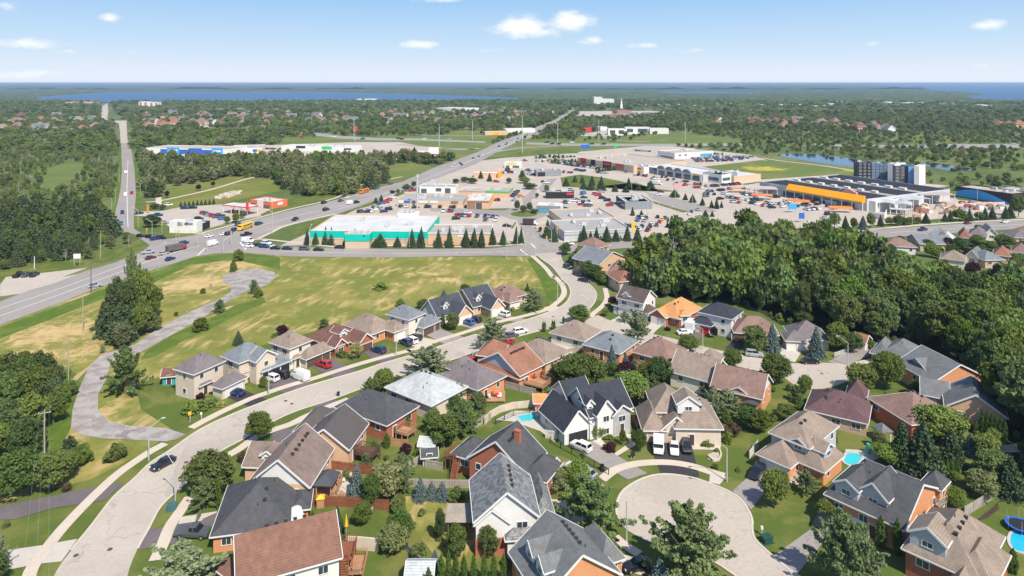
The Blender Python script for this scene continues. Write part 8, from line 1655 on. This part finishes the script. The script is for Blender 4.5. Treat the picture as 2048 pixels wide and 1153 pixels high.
# ================================================================ far woodland: one body, too many to count
def far_woodland():
    r = random.Random(5)
    # bands of tree cover beyond the shops
    cover = [([(-200,209),(1350,205),(2250,213),(2250,233),(-200,233)], 22, 13, 1), ([(-200,232),(2250,232),(2250,262),(-200,262)], 14, 9.5, 1), ([(-200,262),(560,262),(560,300),(-200,310)], 12, 9.5, 1), ([(1310,255),(2250,255),(2250,345),(1900,345),(1700,318),(1560,312),(1300,300)], 9, 5.2, .5), ([(960,262),(1050,262),(1055,278),(1010,284),(965,290)], 8, 4.5, 1), ([(1072,264),(1160,266),(1155,279),(1060,280)], 8, 4.5, .9), ([(560,300),(800,300),(760,307),(560,306)], 12, 5, .5),
        ([(560,262),(900,262),(900,275),(560,275)], 13, 8, .9), ([(780,300),(930,300),(900,330),(830,330)], 12, 8, .9), ([(1040,262),(1320,262),(1320,285),(1130,285)], 15, 6, .5), ([(1560,355),(2250,355),(2250,410),(1940,390),(1840,362),(1640,352)], 11, 5, .6)]
    for ci, (poly, sp, h, dens) in enumerate(cover):
        P = drop(scatter(poly_world(poly), sp, 300+ci, .5))
        if ci == 10: P = P[(P[:, 0] > 150)]
        for x, y in P:
            nz_ = noise.noise(Vector((x*.006, y*.004, 3)))
            if r.random() > dens+.1 or nz_ < -.33 and 0 < ci < 4 and r.random() < .6: continue
            k = r.choices([0,1,3,4,5,6], [4,4 if x > 300 else 2,3,1.2,2.5,.5])[0]; hh = h*r.uniform(.55,1.25); far_pts.append((x, y, hh, hh*r.uniform(.8,1.3), k))
    P = np.array(far_pts, dtype=float)
    me = bpy.data.meshes.new('woodland'); me.vertices.add(len(P)); co = np.zeros((len(P), 3), np.float32); co[:, :2] = P[:, :2]; me.vertices.foreach_set('co', co.ravel())
    at = me.attributes.new('sz', 'FLOAT_VECTOR', 'POINT'); s = np.stack([P[:, 3], P[:, 3], P[:, 2]], 1).astype(np.float32); at.data.foreach_set('vector', s.ravel())
    rs = np.random.RandomState(3)
    at = me.attributes.new('rz', 'FLOAT', 'POINT'); at.data.foreach_set('value', rs.uniform(0, 6.28, len(P)).astype(np.float32))
    at = me.attributes.new('kd', 'INT', 'POINT'); at.data.foreach_set('value', P[:, 4].astype(np.int32))
    o = bpy.data.objects.new('woodland', me); COL.objects.link(o); tag(o, 'far woodland spreading from the shops to the lake shore', 'woodland', kind='stuff')
    inst_on(o, [('a_wood', broad(901, LM['wood'], nc=26, per=34, size=.055, bottom=.1, lump=.19)), ('b_olive', broad(902, LM['olive'], nc=24, per=30, size=.055, bottom=.08, lump=.18)), ('c_pine', conifer(903, LM['pine'], 8, .06, .08, .5, .55)),
        ('d_green', broad(904, LM['green'], nc=26, per=34, size=.055, bottom=.08, lump=.19)), ('e_dark', broad(905, LM['dark'], nc=26, per=34, size=.055, bottom=.08, lump=.19)), ('f_bright', broad(906, LM['bright'], nc=22, per=30, size=.055, bottom=.05, lump=.19)), ('g_bare', TRBARE)])
def inst_on(o, srcs):
    col = bpy.data.collections.new('tree_kinds')
    for n_, me in srcs:
        q = bpy.data.objects.new(n_, me); col.objects.link(q)
    ng = bpy.data.node_groups.new('scatter', 'GeometryNodeTree'); ng.interface.new_socket('Geometry', in_out='INPUT', socket_type='NodeSocketGeometry'); ng.interface.new_socket('Geometry', in_out='OUTPUT', socket_type='NodeSocketGeometry')
    n = ng.nodes; l = ng.links; gi = n.new('NodeGroupInput'); go = n.new('NodeGroupOutput')
    ci = n.new('GeometryNodeCollectionInfo'); ci.inputs[0].default_value = col; ci.inputs['Separate Children'].default_value = True; ci.inputs['Reset Children'].default_value = True
    ip = n.new('GeometryNodeInstanceOnPoints'); ip.inputs['Pick Instance'].default_value = True
    def attr(nm, ty):
        a = n.new('GeometryNodeInputNamedAttribute'); a.data_type = ty; a.inputs[0].default_value = nm; return a.outputs[0]
    l.new(gi.outputs[0], ip.inputs['Points']); l.new(ci.outputs[0], ip.inputs['Instance']); l.new(attr('kd', 'INT'), ip.inputs['Instance Index']); l.new(attr('sz', 'FLOAT_VECTOR'), ip.inputs['Scale'])
    cx = n.new('ShaderNodeCombineXYZ'); l.new(attr('rz', 'FLOAT'), cx.inputs[2]); er = n.new('FunctionNodeEulerToRotation'); l.new(cx.outputs[0], er.inputs[0]); l.new(er.outputs[0], ip.inputs['Rotation'])
    l.new(ip.outputs[0], go.inputs[0])
    md = o.modifiers.new('scatter', 'NODES'); md.node_group = ng
small_houses()
far_woodland()
far_cars()
def distant_woods():
    """beyond 1.4 km: canopy as one rough sheet of crowns, open where the lake lies"""
    FARM = blobmat('distant_foliage', (.055,.085,.032), (.11,.14,.055), None, DRYC, scale=.02, fine=.05, var=.3)
    mb = MB()
    lakes = [e for e in EXCL if e[:, 1].min() > 2000]; rest = [e for e in EXCL if e[:, 1].max() > 1300 and e[:, 1].max() < 2600]
    def band(y0, y1, dx, dy, hmul):
        v, f = [], []
        Y = y0
        rows = []
        while Y < y1:
            hw = Y*.80; xs = np.arange(-hw, hw, dx*Y/2000); rows.append((Y, xs)); Y += dy*(Y/2000)**1.6
        nx = min(len(r_[1]) for r_ in rows); Z = []
        P = np.zeros((len(rows), nx, 3))
        rs = np.random.RandomState(int(y0))
        for i, (Y, xs) in enumerate(rows):
            X = np.linspace(-Y*.80, Y*.80, nx); P[i, :, 0] = X+rs.uniform(-.3,.3,nx)*dx*Y/2000; P[i, :, 1] = Y+rs.uniform(-.3,.3,nx)*dy
            P[i, :, 2] = rs.uniform(0, 1, nx)**1.0*7*hmul+4*hmul*np.abs(np.sin(X*.004+Y*.003)*np.cos(X*.0017-Y*.001))+2
        P[:, :, 2] *= 1.0
        flat = P.reshape(-1, 3); wet = np.zeros(len(flat), bool)
        for e in lakes: wet |= in_poly(flat[:, :2], e)
        for e in rest: wet |= in_poly(flat[:, :2], e)
        flat[wet, 2] = -1.0
        n0, n1 = len(rows), nx
        idx = np.arange(n0*n1).reshape(n0, n1)
        q = np.stack([idx[:-1, :-1], idx[:-1, 1:], idx[1:, 1:], idx[1:, :-1]], -1).reshape(-1, 4)
        return flat, q
    vs, fs, o = [], [], 0
    for y0, y1, dx, dy, hm in ((1560, 7000, 11, 14, 1.0), (6900, 45000, 40, 60, 3.0)):
        v, f = band(y0, y1, dx, dy, hm); vs.append(v); fs.append(f+o); o += len(v)
    v = np.concatenate(vs); f = np.concatenate(fs)
    me = bpy.data.meshes.new('distant_woods'); n = len(f)
    me.vertices.add(len(v)); me.vertices.foreach_set('co', v.astype(np.float32).ravel()); me.loops.add(n*4); me.loops.foreach_set('vertex_index', f.astype(np.int32).ravel())
    me.polygons.add(n); me.polygons.foreach_set('loop_start', np.arange(0, n*4, 4, dtype=np.int32)); me.polygons.foreach_set('loop_total', np.full(n, 4, dtype=np.int32)); me.materials.append(FARM); me.update(calc_edges=True)
    ob = bpy.data.objects.new('distant_woods', me); COL.objects.link(ob); tag(ob, 'distant blue green forest running to the horizon', 'forest', kind='stuff')
distant_woods()
# ---------------------------------------------------------------- haze
def haze():
    mb = MB(); mb.box((0, 20000, 36), (90000, 50000, 80)); m = bpy.data.materials.new('haze'); m.use_nodes = True; n = m.node_tree.nodes
    for q in list(n):
        if q.type == 'BSDF_PRINCIPLED': n.remove(q)
    v = n.new('ShaderNodeVolumePrincipled'); v.inputs['Color'].default_value = (.48,.67,.96,1); v.inputs['Density'].default_value = 8e-5; v.inputs['Anisotropy'].default_value = 0
    m.node_tree.links.new(v.outputs[0], n['Material Output'].inputs['Volume'])
    tag(mb.build('haze', m), kind='stuff')
haze()
